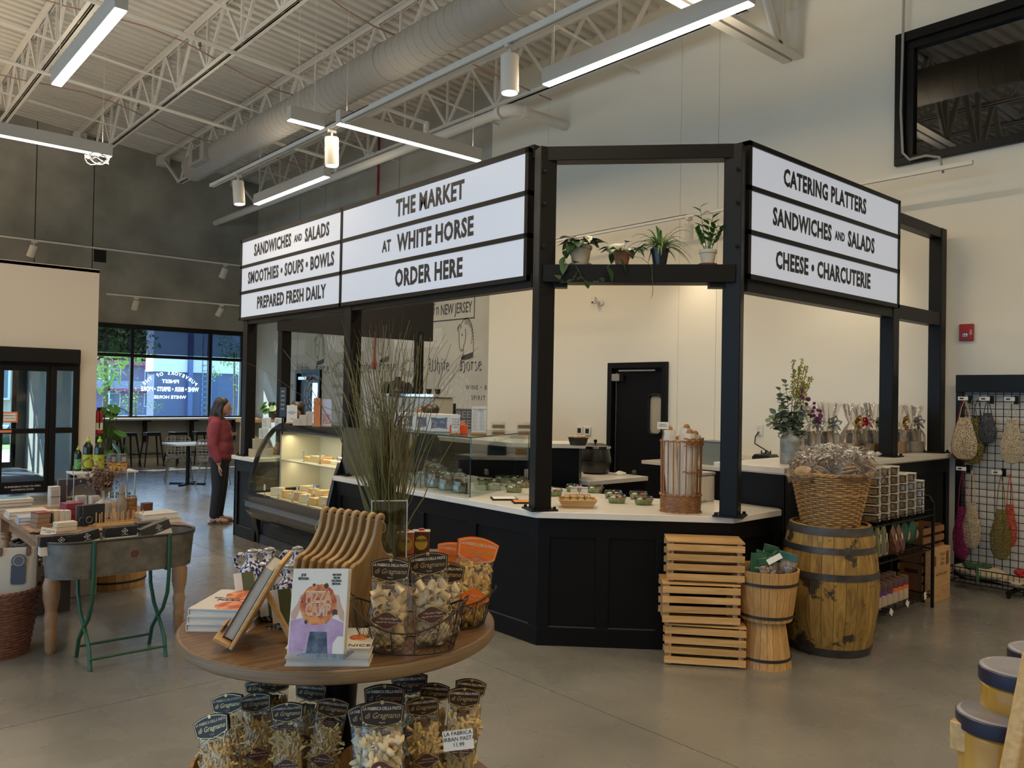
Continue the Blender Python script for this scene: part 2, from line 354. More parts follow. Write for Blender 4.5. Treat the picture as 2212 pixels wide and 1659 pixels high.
# kitchen swing door
g = struct('door_1'); mb = MB()
mb.bx(XW-.06, XW+.1, 6.72, 6.80, 0, 2.24).bx(XW-.06, XW+.1, 7.70, 7.78, 0, 2.24).bx(XW-.06, XW+.1, 6.80, 7.70, 2.16, 2.24)
obj('door_frame', mb, M_blk, g, bevel=.004)
mb = MB(); y0, y1, z0, z1 = 6.83, 7.06, 1.26, 1.78      # leaf with a rounded-corner sight window
def rrect(ya, yb, za, zb, r, n=5):
 out = []
 for cx_, cz_, a in ((yb-r, zb-r, 0), (ya+r, zb-r, 90), (ya+r, za+r, 180), (yb-r, za+r, 270)):
  for k in range(n+1): q = R(a+90*k/n); out.append((cx_+r*cos(q), cz_+r*sin(q)))
 return out
mb.bx(XW+.02, XW+.06, 6.80, 6.84, .01, 2.16).bx(XW+.02, XW+.06, 7.07, 7.70, .01, 2.16).bx(XW+.02, XW+.06, 6.84, 7.07, .01, 1.26).bx(XW+.02, XW+.06, 6.84, 7.07, 1.78, 2.16)
leaf = struct('door_leaf', mb, M_blkwood, g)
mb = MB(); pts = [(XW+.012, a, b) for a, b in rrect(6.84, 7.07, 1.25, 1.79, .07)]; mb.tube(pts, .018, 6, closed=True); obj('sight_window_frame', mb, M_blk, leaf)
obj('sight_window', MB().bx(XW+.03, XW+.04, 6.84, 7.07, 1.26, 1.78), mat('lit_kitchen_glass', (.42, .38, .29), .15), leaf)
obj('door_closer', MB().bx(XW-.10, XW-.0, 7.52, 7.66, 1.98, 2.08).bx(XW-.08, XW-.06, 6.9, 7.55, 2.115, 2.135), mat('satin_metal', (.55, .52, .47), .35, 1), leaf)
obj('kick_hinge', MB().bx(XW-.0, XW+.02, 7.655, 7.665, .1, 2.1), MC['satin_metal'], leaf)
# back of house beyond the mural: dark door
g = struct('door_4')
mb = MB(); mb.bx(XW-.05, XW+.1, 16.42, 16.5, 0, 2.25).bx(XW-.05, XW+.1, 17.55, 17.63, 0, 2.25).bx(XW-.05, XW+.1, 16.5, 17.55, 2.17, 2.25); obj('door_frame', mb, M_blk, g)
mb = MB(); mb.bx(XW+.02, XW+.06, 16.5, 16.55, 0, 2.17).bx(XW+.02, XW+.06, 16.95, 17.55, 0, 2.17).bx(XW+.02, XW+.06, 16.55, 16.95, 0, .3).bx(XW+.02, XW+.06, 16.55, 16.95, 1.95, 2.17); l = struct('door_leaf', mb, M_blk, g)
obj('pane', MB().bx(XW+.03, XW+.035, 16.55, 16.95, .3, 1.95), M_glass, l); obj('door_closer', MB().bx(XW-.08, XW+.02, 17.0, 17.4, 2.02, 2.09), MC['satin_metal'], l)

# ------------------------------------------------------------------ roof steel
def zbot(x): return 7.0-.09*x
web = MB(); web.bx(-.026, .026, -.018, .018, 0, 1); web_me = web.mesh('web', M_steel, 0)
def joist(x, y0, y1, lab):
 t = thing('roof_joist', lab, 'roof joist', (x, 0, 0), group='white open web joists under the deck')
 zb = zbot(x); zt = zb+.85; ye = y1; y1 = 18.7
 obj('bottom_chord', MB().bx(-.075, -.012, y0, y1, zb-.0, zb+.012).bx(.012, .075, y0, y1, zb, zb+.012).bx(-.024, -.012, y0, y1, zb, zb+.07).bx(.012, .024, y0, y1, zb, zb+.07), M_steel, t, smooth=0)
 obj('top_chord', MB().bx(-.08, -.01, y0, ye, zt+.0, zt+.015).bx(.01, .08, y0, ye, zt+.0, zt+.015).bx(-.024, -.012, y0, ye, zt-.06, zt).bx(.012, .024, y0, ye, zt-.06, zt), M_steel, t, smooth=0)
 d = V((0, 19.9-y1, zt-zb-.05)); link('web', web_me, t, Matrix.Translation((0, y1, zb+.02)) @ d.to_track_quat('Z', 'X').to_matrix().to_4x4() @ Matrix.Diagonal((1.3, 1.3, d.length, 1)))
 obj('bearing_seat', MB().bx(-.12, .12, 19.75, ye, zt-.22, zt-.002), M_steel, t)
 y = y1-.05; P = 1.28
 while y > y0+P:
  for a, za, b, zb2 in ((y, zb+.02, y-P/2, zt-.02), (y-P/2, zt-.02, y-P, zb+.02), (y-P, zb+.02, y-P, zt-.02)):
   d = V((0, b-a, zb2-za)); q = d.to_track_quat('Z', 'X').to_matrix().to_4x4()
   link('web', web_me, t, Matrix.Translation((0, a, za)) @ q @ Matrix.Diagonal((.7 if a == b else 1, 1, d.length, 1)))
  y -= P
 return t
for k, x in enumerate((8.1, 6.3, 4.5, 2.72, .95, -.85, -2.65)):
 joist(x, 5.2 if x > 4 else 3.0, YG-.02, ['white roof joist closest to the right-hand wall, above the sprinkler main', 'white roof joist partly hidden behind the round duct', 'white roof joist running above and left of the duct', 'white roof joist over the second linear light from the left edge', 'white roof joist at the top left corner', 'white roof joist beyond the left edge of the view', 'white roof joist farthest left over the entrance'][k])
# joist girder along X
t = thing('joist_girder', 'heavy white joist girder ending at the white wall, above the kiosk', 'girder', (0, 4.95, 0))
obj('bottom_chord', MB().bx(1, XW-.02, -.13, -.02, 5.78, 5.80).bx(1, XW-.02, .02, .13, 5.78, 5.80).bx(1, XW-.02, -.035, -.02, 5.8, 5.91).bx(1, XW-.02, .02, .035, 5.8, 5.91), M_steel, t, smooth=0)
obj('top_chord', MB().bx(1, XW-.02, -.1, -.02, 6.95, 7.05).bx(1, XW-.02, .02, .1, 6.95, 7.05), M_steel, t, smooth=0)
wb = MB().bx(-.035, .035, -.03, .03, 0, 1).mesh('web', M_steel, 0); x = 8.4
while x > 2:
 for a, za, b, zb2 in ((x, 5.85, x-.7, 7.0), (x-.7, 7.0, x-1.4, 5.85), (x, 5.85, x+.05, 7.0)):
  d = V((b-a, 0, zb2-za)); link('web', wb, t, Matrix.Translation((a, 0, za)) @ d.to_track_quat('Z', 'Y').to_matrix().to_4x4() @ Matrix.Diagonal((1, 1, d.length, 1)))
 x -= 1.4
# bridging angles and tie rods between joists
for y in (7.2, 10.2, 13.2, 16.2):
 tag(obj('bridging_bar', MB().tube([(x, y, zbot(x)+.03) for x in (-3, 8.6)], .016, 4), M_steel), 'thin white bridging bar crossing the joists, %s' % {7.2: 'nearest the camera', 10.2: 'second from the camera', 13.2: 'third from the camera', 16.2: 'nearest the gray wall'}[y], 'bar', 'bridging bars under the joists')
for y, s in ((9.0, 'above the kiosk signs'), (12.0, 'over the middle of the hall'), (15.4, 'toward the gray wall')):
 pts = [(x, y+.15*sin(x*1.3), zbot(x)+.1+.05*sin(x*2.1)) for x in [-3+.5*i for i in range(24)]]
 tag(obj('electrical_cable', MB().tube(pts, .011, 5), mat('reddish_cable', (.33, .2, .15), .6)), 'thin reddish cable laid loosely across the joists '+s, 'cable', 'cables across the joists')
# spiral duct
t = thing('spiral_duct', 'large round white spiral duct running diagonally under the roof', 'duct', (5.80, 0, 6.2))
mb = MB(); y = 16.4; prof = []
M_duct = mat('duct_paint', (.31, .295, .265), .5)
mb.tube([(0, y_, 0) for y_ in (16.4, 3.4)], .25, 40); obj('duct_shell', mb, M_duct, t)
mb = MB(); seam = MB(); pts = []; n = int((16.4-3.4)/.16*20)
for i in range(n): a = 2*pi*i/20; pts.append((.2515*cos(a), 16.35-i*.16/20, .2515*sin(a)))
seam.tube(pts, .004, 4, cap=False); obj('spiral_seam', seam, M_duct, t)
for y in (13.2, 9.2, 6.6): obj('coupling_band', MB().tube([(0, y, 0), (0, y+.03, 0)], .262, 40), M_duct, t)
t2 = obj('air_register', MB().bx(-.33, -.18, 15.0, 15.75, -.16, .16), M_duct, t, bevel=.01)
mb = MB(); [mb.bx(-.345, -.33, 15.2, 15.55, -.11+.03*i, -.095+.03*i) for i in range(8)]; obj('louvre', mb, mat('grille_gray', (.2, .19, .17), .5), t2)
t2 = obj('air_register', MB().bx(.18, .33, 13.6, 14.5, -.16, .16), M_duct, t, bevel=.01)
for y in (14.6, 11.4, 8.2, 5.4): 
 obj('hanger_wire', MB().tube([(.2, y, .15), (.2, y, .85)], .004, 4).tube([(-.2, y, .15), (-.2, y, .95)], .004, 4), M_steel, t)
# sprinkler main and branch
t = thing('sprinkler_main', 'thick white sprinkler pipe with elbow turning into the white wall', 'pipe', (0, 0, 0))
obj('pipe', MB().tube([(7.62, 19.95, 5.92), (7.62, 9.0, 5.92)], .075, 16), M_steel, t)
pts = [(7.62+.2*(1-cos(a)), 8.95-.2*sin(a), 5.92) for a in [R(10*i) for i in range(10)]]
obj('elbow', MB().tube(pts, .088, 16), M_steel, t); obj('pipe', MB().tube([(7.8, 8.75, 5.92), (XW-.02, 8.75, 5.92)], .075, 16), M_steel, t)
for p, q in (((7.62, 9.06, 5.92), (7.62, 8.98, 5.92)), ((7.8, 8.75, 5.92), (7.88, 8.75, 5.92))): obj('coupling', MB().tube([p, q], .1, 16), M_steel, t)
for y in (10.9, 13.9):
 obj('riser', MB().tube([(7.62, y, 5.95), (7.62, y, 6.2)], .035, 10).tube([(7.62, y, 6.02), (7.62, y, 6.1)], .05, 10).tube([(7.62, y, 6.12), (7.62, y, 6.24)], .05, 10), M_steel, t)
 tag(obj('sprinkler_branch', MB().tube([(7.62, y, 6.22), (-4, y, 6.95)], .03, 8), M_steel), 'thin white sprinkler branch pipe %s' % ('nearer the camera' if y < 12 else 'nearer the gray wall'), 'pipe', 'sprinkler branch pipes')
for i, (x, y) in enumerate(((5.6, 10.9), (3.9, 10.9), (2.2, 10.9), (6.2, 13.9), (4, 13.9), (1.6, 13.9))):
 obj('sprinkler_head', MB().lathe([(.012, 0), (.012, -.04), (.03, -.05), (.03, -.055), (.006, -.06), (.006, -.09), (.022, -.095)], 8, (x, y, 6.22+(7.62-x)*.0628-.02)), mat('brass_dark', (.2, .15, .08), .4, 1), t)
# strut rails with suspended lamps
UPL = .8
def fixture(name, x0, x1, y0, y1, z, lab, up=1, power=60):
 al = x1-x0 > y1-y0; L = max(x1-x0, y1-y0); cx, cy = (x0+x1)/2, (y0+y1)/2; h = L/2
 t = thing(name, lab, 'ceiling light', (cx, cy, z), 0 if al else pi/2, 'long linear ceiling lights')
 obj('housing', MB().bx(-h, h, -.055, .055, .006, .17), mat('fixture_white', (.55, .52, .47), .5), t, bevel=.003)
 obj('diffuser', MB().bx(-h+.01, h-.01, -.047, .047, -.004, .008), mat('lit_diffuser', (1, 1, 1), .5, emit=6, ec=(1, .95, .88)), t)
 for s in (-h+.12, h-.12): obj('hanging_wire', MB().tube([(s, 0, .165), (s, 0, min(zbot(cx), 7)-z)], .003, 4), M_steel, t)
 area('lamp', (cx, cy, z-.012), L, .07, power, rz=0 if al else pi/2)
 if up: area('uplight', (cx, cy, z+.19), L, .1, power*UPL*up, (1, .84, .62), dirv=(0, 1e-4, 1))
 return t
fixture('linear_light', 1.93, 2.01, 7.39, 9.76, 5.0, 'bright linear light pointing away from the camera, at the top left')
fixture('linear_light', .75, 3.18, 12.19, 12.27, 5.0, 'linear light cut by the left edge, in front of the gray wall', .6)
fixture('linear_light', 5.72, 5.8, 3.64, 6.09, 5.0, 'nearest long linear light, at the top centre-right above the shelf of plants')
fixture('linear_light', 5.82, 5.9, 10.95, 13.5, 5.0, 'linear light low over the leftmost menu sign, beside the small spotlight', .3)
fixture('linear_light', 4.78, 6.99, 8.66, 8.74, 5.0, 'linear light lying crosswise in front of the duct', .15)
fixture('linear_light', 4.28, 4.74, 8.95, 9.03, 5.0, 'short end of a linear light just left of the crosswise one', 0, 8)
for x, y, s in ((1.97, 2.5, 'almost overhead, above the camera'), (-2, 2.5, 'to the left of the camera'), (-2, 8.5, 'left of the entrance aisle'), (5.8, -1.2, 'to the right behind the camera'), (1.97, -2.2, 'behind the camera'), (-2, -3, 'behind and left of the camera'), (5.8, -5.5, 'far behind on the right'), (-.6, 17.6, 'added above the vestibule to brighten the gray wall'), (-4, 16.5, 'added unseen at the far left corner to brighten the gray wall'), (-4.5, 11, 'added far left beside the entrance to brighten the gray wall'), (.3, 15.3, 'added just left of the view to brighten the gray wall')):  # last four fixtures are added out of view to brighten the gray wall
 fixture('linear_light', x-.04, x+.04, y-1.2, y+1.2, 5.0, 'linear light '+s)
def spot(name, loc, aim, lab, ln=.3, r=.055, on=True, power=60, group='cylinder spotlights', cone=55, stem=.12, bloc=None):
 t = thing(name, lab, 'spotlight', loc, 0, group)
 d = V(aim).normalized(); q = d.to_track_quat('Z', 'Y').to_matrix().to_4x4()
 obj('track_adapter', MB().bx(-.05, .05, -.02, .02, -.04, 0).tube([(0, 0, -.04), (0, 0, -stem)], .012, 8), mat('spot_white', (.62, .59, .53), .45), t, bevel=.003)
 c = V((0, 0, -stem)); hb = MB(); hb.T = Matrix.Translation(c) @ q
 hb.lathe([(.5*r, -.02), (r*.98, -.01), (r, .01), (r, ln), (r*.9, ln), (r*.85, ln-.03)], 24, cap=False); hb.lathe([(0, -.02), (.5*r, -.02)], 24, cap=False)
 obj('lamp_housing', hb, MC['spot_white'], t)
 lm = MB(); lm.T = Matrix.Translation(c) @ q; lm.lathe([(0, ln-.02), (r*.86, ln-.02)], 24, cap=False)
 obj('lens', lm, mat('lit_lens', (1, 1, 1), .5, emit=12, ec=(1, .9, .75)) if on else mat('dark_lens', (.1, .1, .1), .2), t)
 if on:
  l = bpy.data.lights.new('spot_lamp', 'SPOT'); l.energy = power; l.spot_size = R(cone); l.spot_blend = 1; l.color = (1, .82, .58); l.shadow_soft_size = .03
  o = bpy.data.objects.new('spot_lamp', l); COL.objects.link(o); o.location = V(loc)+c+d*(ln+.02); o.rotation_euler = d.to_track_quat('-Z', 'Y').to_euler()
 return t
def rail(name, p, q, lab, w=.018, h=.02, cat='light track', group=None, m=None):
 p = V(p); q = V(q); d = (q-p); L = d.length; a = math.atan2(d.y, d.x)
 t = obj(name, MB().bx(0, L, -w, -w*.3, -h, h).bx(0, L, w*.3, w, -h, h).bx(0, L, -w, w, h*.6, h), m or M_steel); t.location = p; t.rotation_euler = (0, 0, a)
 return tag(t, lab, cat, group)
rail('light_track', (4.83, 12.85, 5.03), (4.83, 3.2, 5.03), 'long light track under the duct, carrying three cylinder spotlights', .035, .03)
for px, py, lab in ((1103, 96, 'largest cylinder spotlight, hanging at the top centre beside the duct'), (728, 282, 'cylinder spotlight hanging below the duct, left of the crosswise light'), (522, 378, 'small cylinder spotlight hanging over the leftmost menu sign')):
 p = at(px, py, z=5.0); spot('cylinder_spotlight', (4.83, p.y, 5.0), (0.05 if py > 300 else .0, -.03 if py < 300 else -.1, -1), lab, .34, .085, power=160, cone=70)
rail('light_track', (2.2, 18.0, 4.62), (8.5, 18.0, 4.62), 'upper white light track in front of the gray wall')
rail('light_track', (4.72, 18.3, 3.73), (7.75, 18.3, 3.73), 'lower white light track above the far window')
for x, z, lab in ((3.32, 4.58, 'spotlight on the upper far track, above the white partition'), (7.12, 4.58, 'spotlight on the upper far track, next to the menu sign')):
 spot('track_spotlight', (x, 18.0, z+.02), (-.25, .35, -1), lab, .22, .07, on=False, group='track spotlights by the gray wall', stem=.1)
for x, lab, ax in ((5.32, 'spotlight on the lower far track, left one above the window', -.1), (7.17, 'spotlight on the lower far track, right one above the window', -.35)):
 spot('track_spotlight', (x, 18.3, 3.71), (ax, .45, -1), lab, .19, .06, on=True, power=45, cone=80, group='track spotlights by the gray wall', stem=.09)
rail('light_track', (XW-.55, 9.3, 4.02), (XW-.55, 2.8, 4.02), 'white light track along the white wall behind the plants')
p = at(1488, 500, x=XW-.55)
for y, on, lab in ((p.y, True, 'white spotlight seen between the spider plant and the upright plant'), (3.9, True, 'white spotlight hidden behind the catering sign'), (9.0, False, 'white spotlight at the far end of the wall track')):
 spot('track_spotlight', (XW-.55, y, 4.0), (.34, .22, -1), lab, .17, .055, on=on, power=34, cone=85, group='spotlights on the wall track', stem=.1)
# conduit and cable down beside the high window
pts = [at(1952, 0, x=XW-.09), at(1950, 100, x=XW-.09), at(1946, 240, x=XW-.09), at(1950, 330, x=XW-.09), at(1965, 345, x=XW-.1), at(2000, 336, x=XW-.15), at(2030, 340, x=XW-.3), at(2037, 372, x=XW-.5)]
tag(obj('power_cable', MB().tube(pts, .013, 8), mat('cable_gray', (.35, .34, .3), .5)), 'gray cable clipped beside the high dark window, curving down to the light track', 'cable')
tag(obj('coiled_cable', MB().tube([(3.0+.15*cos(a), 12.25+.1*sin(a), 4.90+.04*sin(a*2.3)+.09*a/20) for a in [i*.4 for i in range(50)]], .008, 5), M_steel), 'loop of white cable hanging at the end of the linear light', 'cable')
g = tag(obj('red_pipe', MB().tube([(XW-.03, 14.15, 7), (XW-.03, 14.15, 2.35)], .02, 8).box((XW-.04, 14.15, 2.3), (.06, .1, .14)), mat('fire_red', (.35, .012, .012), .45)), 'thin red conduit running down the mural wall', 'pipe')
# ------------------------------------------------------------------ outdoors
M_asph = mat('asphalt', (.20, .21, .23), .9); M_grass = mat('lawn', (.12, .26, .03), .9, c2=(.22, .38, .06), ns=3, bump=.3)
struct('ground_pavement', MB().bx(-60, 80, YG+.3, YG+6, -.3, -.02), mat('sidewalk', (.55, .53, .5), .85))
struct('ground_lawn', MB().bx(-60, 80, YG+6, YG+11, -.4, -.05), M_grass)
struct('ground_road', MB().bx(-90, 120, YG+11, 160, -1.6, -1.2), M_asph)
struct('ground_verge', MB().bx(-90, 120, YG+18, YG+21, -1.2, -1.0), M_grass)
def tree(loc, h, r, lab, c1, c2, n=900, trunk=.12, seed=1, sq=1.0, name='leafy_tree'):
 rnd = random.Random(seed); t = thing(name, lab, 'tree', loc)
 obj('trunk', MB().tube([(0, 0, 0), (.05, 0, h*.35), (0, .05, h*.7)], [trunk, trunk*.8, trunk*.4], 8), mat('bark', (.12, .09, .06), .9), t)
 mb = MB(); cl = [(rnd.gauss(0, r*.45), rnd.gauss(0, r*.45), h*.62+rnd.gauss(0, r*.5*sq)) for _ in range(14)]
 for i in range(n):
  c = rnd.choice(cl); u = V((rnd.gauss(0, 1), rnd.gauss(0, 1), rnd.gauss(0, 1))).normalized()*r*.5*rnd.random()**.4
  p = V(c)+u; a = V((rnd.gauss(0, 1), rnd.gauss(0, 1), rnd.gauss(0, 1))).normalized(); b = a.cross(V((rnd.random(), rnd.random(), 1))).normalized(); s = r*(.055 if r < 3 else .12)*(.6+rnd.random())
  mb.add([p-a*s, p+b*s*.5, p+a*s, p-b*s*.5], [(0, 1, 2, 3)])
 obj('foliage', mb, mat('foliage_'+('%02d' % int(c1[1]*100)), c1, .7, c2=c2, ns=2), t, smooth=0, stuff=True)
 return t
G1 = ((.16, .30, .06), (.35, .46, .14)); G2 = ((.03, .09, .04), (.06, .15, .07))
tree((at(225, 860, y=32).x, 32, -1.1), 7.0, 1.5, 'sunlit pale green tree outside, in the left pane of the far window', *G1, seed=3)
tree((at(292, 860, y=29).x, 29, -.3), 2.6, .6, 'small sunlit tree outside, just right of the first window mullion', *G1, n=500, trunk=.05, seed=5)
tree((at(505, 840, y=34).x, 34, -1.1), 6.4, .9, 'tall narrow green tree outside, in the right pane of the far window', *G1, seed=8, sq=2.2, trunk=.07)
for i, (px, h) in enumerate(((205, 17), (280, 15), (345, 16), (120, 18), (20, 15))):
 tree((at(px, 830, y=118).x, 118, -1.2), h, 6, ['dark tree behind the motel at the left window edge', 'dark tree behind the motel, in the middle of the left pane', 'dark tree behind the motel beside the white building', 'dark tree far behind the entrance', 'dark tree far behind the entrance doors'][i], *G2, n=1500, trunk=.4, seed=20+i)
for i, px in enumerate((240, 270, 305, 470)):
 tree((at(px, 880, y=24.5).x, 24.5, -.1), .9, .42, ['low reddish bush outside below the first window mullion', 'low reddish bush outside right of the mullion', 'low reddish bush outside near the paper notice', 'low green bush outside behind the woman'][i], (.16, .06, .08), (.22, .2, .1), n=350, trunk=.02, seed=40+i, name='shrub')
# motel
x0 = at(120, 830, y=100).x; x1 = at(420, 830, y=100).x
t = thing('motel_building', 'two-storey motel with purple-red roof trim and gallery, seen through the far window', 'building', (x0, 100, -1.2)); L = x1-x0
M_mot = mat('motel_wall', (.24, .22, .34), .8); M_trim = mat('motel_trim', (.38, .05, .13), .6)
obj('wall', MB().bx(0, L, 0, 10, 0, 5.6), M_mot, t); obj('roof', MB().bx(-.5, L+.5, -1.6, 10.5, 5.6, 6.1), M_trim, t); obj('gallery', MB().bx(0, L, -1.5, 0, 2.6, 2.9), M_trim, t)
obj('gallery_rail', MB().bx(0, L, -1.5, -1.42, 2.9, 3.8), mat('rail_gray', (.28, .28, .36), .7), t)
mf = MB().bx(-.1, 1.5, -.08, 0, -.1, 1.5).mesh('window', mat('window_frame_white', (.8, .8, .8), .6)); mp = MB().bx(0, 1.4, -.1, -.08, 0, 1.4).mesh('pane', mat('window_blue', (.12, .16, .22), .2))
for i in range(int(L/4.2)):
 for z in (.9, 3.7):
  f = link('window', mf, t, TR(1+i*4.2, 0, z)); link('pane', mp, f)
for i in range(int(L/5)): obj('post', MB().bx(i*5, i*5+.18, -1.5, -1.3, 0, 5.6), MC['window_frame_white'], t)
# commercial building
x0 = at(333, 830, y=46).x; x1 = at(620, 830, y=46).x; L = x1-x0
t = thing('warehouse_building', 'dark blue gray building with a white upper band and wall ladder, outside right', 'building', (x0, 46, -1.2))
obj('lower_wall', MB().bx(0, L, 0, 1.2, 0, 3.9), mat('blue_gray_siding', (.09, .12, .20), .7), t); obj('upper_wall', MB().bx(-.1, L, -.1, 1.2, 3.9, 9), mat('white_siding', (.75, .76, .8), .7), t)
mb = MB(); xl = at(430, 830, y=46).x-x0
for s in (0, .5): mb.bx(xl+s, xl+s+.05, -.45, -.4, .3, 9)
for k in range(28): mb.bx(xl, xl+.5, -.45, -.41, .4+k*.3, .44+k*.3)
obj('ladder', mb, mat('ladder_gray', (.2, .24, .35), .6), t)
for q in (1.2, 5.2, 8.2): obj('pilaster', MB().bx(at(395, 830, y=46).x-x0+q-1, at(395, 830, y=46).x-x0+q-.75, -.3, 0, 0, 9), mat('pilaster_blue', (.10, .14, .27), .7), t)
obj('wall_lamp', MB().bx(xl-1.6, xl-1.1, -.5, -.1, 6.2, 6.3), M_blk, t)
# house seen through the entrance
x0 = at(-60, 830, y=44).x; x1 = at(48, 830, y=44).x
t = thing('stone_house', 'sandy stone-clad house with a white window, seen through the entrance door', 'building', (x0, 44, -1.2)); L = x1-x0
obj('wall', MB().bx(0, L, 0, 8, 0, 8), mat('stone_cladding', (.42, .33, .22), .85, c2=(.58, .48, .36), ns=1.4), t)
f = link('window', mf, t, TR(L-2.0, 0, 2.4)); link('pane', mp, f)
obj('roof', MB().prism([(-.4, 8), (L+.4, 8), (L/2, 10.5)], 0, 1), mat('roof_brown', (.12, .08, .06), .8), t, M=Matrix.Rotation(pi/2, 4, 'X') @ Matrix.Translation((0, 0, -1)))
t = thing('stone_pillar', 'pale brick pillar outside beside the entrance door', 'pillar', (at(68, 830, y=22).x, 22, 0))
for k in range(24):
 for j in range(2): obj('brick', MB().bx(-.2+(.2*j), -.005+(.2*j), -.12, .12, k*.13, k*.13+.12), mat('pale_brick', (.5, .5, .52), .85), t, bevel=.006, smooth=0)
def car(loc, rz, col, lab, L=4.5, H=1.5):
 t = thing('parked_car', lab, 'car', loc, rz)
 mb = MB(); pr = [(-L/2, .35), (-L/2, .8), (-L*.44, .95), (-L*.28, 1.0), (-L*.16, H), (L*.2, H), (L*.38, 1.0), (L/2, .9), (L/2, .35)]
 mb.T = Matrix.Rotation(pi/2, 4, 'X'); mb.prism(pr, -.85, .85); obj('body', mb, mat('car_'+lab.split()[0], col, .25, coat=.5), t, bevel=.05)
 mb = MB(); mb.T = Matrix.Rotation(pi/2, 4, 'X'); mb.prism([(-L*.25, 1.02), (-L*.15, H-.06), (L*.19, H-.06), (L*.33, 1.02)], -.86, .86); obj('side_glass', mb, mat('car_glass', (.02, .03, .04), .08), t)
 for x in (-L*.31, L*.31):
  for y in (-.85, .68): obj('wheel', MB().tube([(x, y, .33), (x, y+.18, .33)], .33, 18), mat('tyre', (.02, .02, .02), .8), t)
 return t
car((at(45, 870, y=30).x, 30, -1.2), .3, (.03, .09, .06), 'green car parked outside the entrance door', 4.6, 1.75)
car((at(8, 870, y=34).x, 34, -1.2), .2, (.7, .72, .75), 'white car parked outside behind the door sticker')
car((at(245, 880, y=36).x, 36, -1.2), .1, (.65, .7, .78), 'silver car parked outside, left pane of the far window')
car((at(330, 880, y=40).x, 40, -1.2), .1, (.55, .12, .1), 'red car parked outside below the mirrored lettering')

# ------------------------------------------------------------------ kiosk joinery
ZS = .94                                        # worktop height
M_quartz = mat('white_quartz', (.74, .71, .655), .22, c2=(.70, .66, .60), ns=6)
X0, Y0 = 3.89, 3.17                              # front faces: x = X0 on the left run, y = Y0 on the right run
A = (X0, 4.11); B = (4.83, Y0)
def front(name, p, q, z0, z1, n, parent, z_kick=.13):
 """panelled joinery face from p to q (outside on the right hand of the walk), rails and stiles proud of the panels"""
 p = V((*p, 0)); q = V((*q, 0)); L = (q-p).length; a = math.atan2(q.y-p.y, q.x-p.x); M = TR(p.x, p.y, 0, rz=a)
 obj('carcass_face', MB().bx(0, L, .016, .036, z0, z1), M_blkwood, parent, M=M)
 mb = MB(); s = .085
 mb.bx(0, L, 0, .016, z1-.14, z1); mb.bx(0, L, 0, .016, z0, z0+z_kick)
 for k in range(n+1):
  x = (L-s)*k/n; mb.bx(x, x+s, 0, .016, z0+z_kick, z1-.14)
 obj('rail_and_stile_frame', mb, M_blkwood, parent, M=M, bevel=.002)
 ledge = MB().bx(s, L-s, .004, .016, z0+z_kick, z0+z_kick+.006); obj('panel_bead', ledge, mat('bead_gray', (.05, .05, .05), .4), parent, M=M)  # bead along the panel bottom, a little lighter than the joinery
t = thing('counter_cabinet', 'black panelled front counter of the kiosk, below the white worktop', 'counter', (0, 0, 0))
front('f', (X0, 6.96), A, 0, ZS-.04, 4, t); front('f', A, B, 0, ZS-.04, 3, t); front('f', B, (5.5, Y0), 0, ZS-.04, 1, t)
obj('carcass', MB().prism([(X0+.04, 6.97), (X0+.04, 4.13), (4.85, Y0+.04), (5.5, Y0+.04), (5.5, 3.95), (5.2, 3.95), (4.98, 4.4), (4.98, 6.97)], 0, ZS-.04), M_blkwood, t)
t = tag(obj('worktop', MB().prism([(X0-.035, 6.97), (X0-.035, 4.095), (4.815, Y0-.04), (5.44, Y0-.04), (5.50, Y0+.02), (5.50, 4.0), (5.22, 4.0), (5.03, 4.3), (5.03, 6.97)][::-1], ZS-.045, ZS), M_quartz, bevel=.004), 'white quartz worktop wrapping the angled front of the kiosk', 'worktop')
t = thing('end_counter', 'small black end counter with white top left of the glass display case', 'counter', (0, 0, 0))
front('f', (X0+.05, 9.52), (X0+.05, 8.92), 0, .92, 1, t); front('f', (4.7, 9.53), (X0+.05, 9.53), 0, .92, 1, t)
obj('carcass', MB().bx(X0+.09, 4.7, 8.95, 9.49, 0, .92), M_blkwood, t); obj('top', MB().bx(X0+.02, 4.75, 8.9, 9.56, .92, .965), M_quartz, t, bevel=.004)
# raised counter on the right
t = thing('raised_counter', 'tall black panelled counter with white top running to the white wall', 'counter', (0, 0, 0))
obj('end_panel', MB().bx(5.52, 5.56, Y0, 3.66, 0, 1.2), M_blkwood, t, bevel=.002); obj('carcass', MB().bx(5.56, XW-.02, Y0+.04, 3.66, 0, 1.2), M_blkwood, t)
front('f', (5.54, Y0), (XW-.02, Y0), 0, 1.2, 3, t)
obj('top', MB().bx(5.43, XW-.02, Y0-.06, 3.72, 1.205, 1.25), M_quartz, t, bevel=.004); obj('top_underlay', MB().bx(5.5, XW-.02, Y0-.015, 3.68, 1.19, 1.206), M_quartz, t)
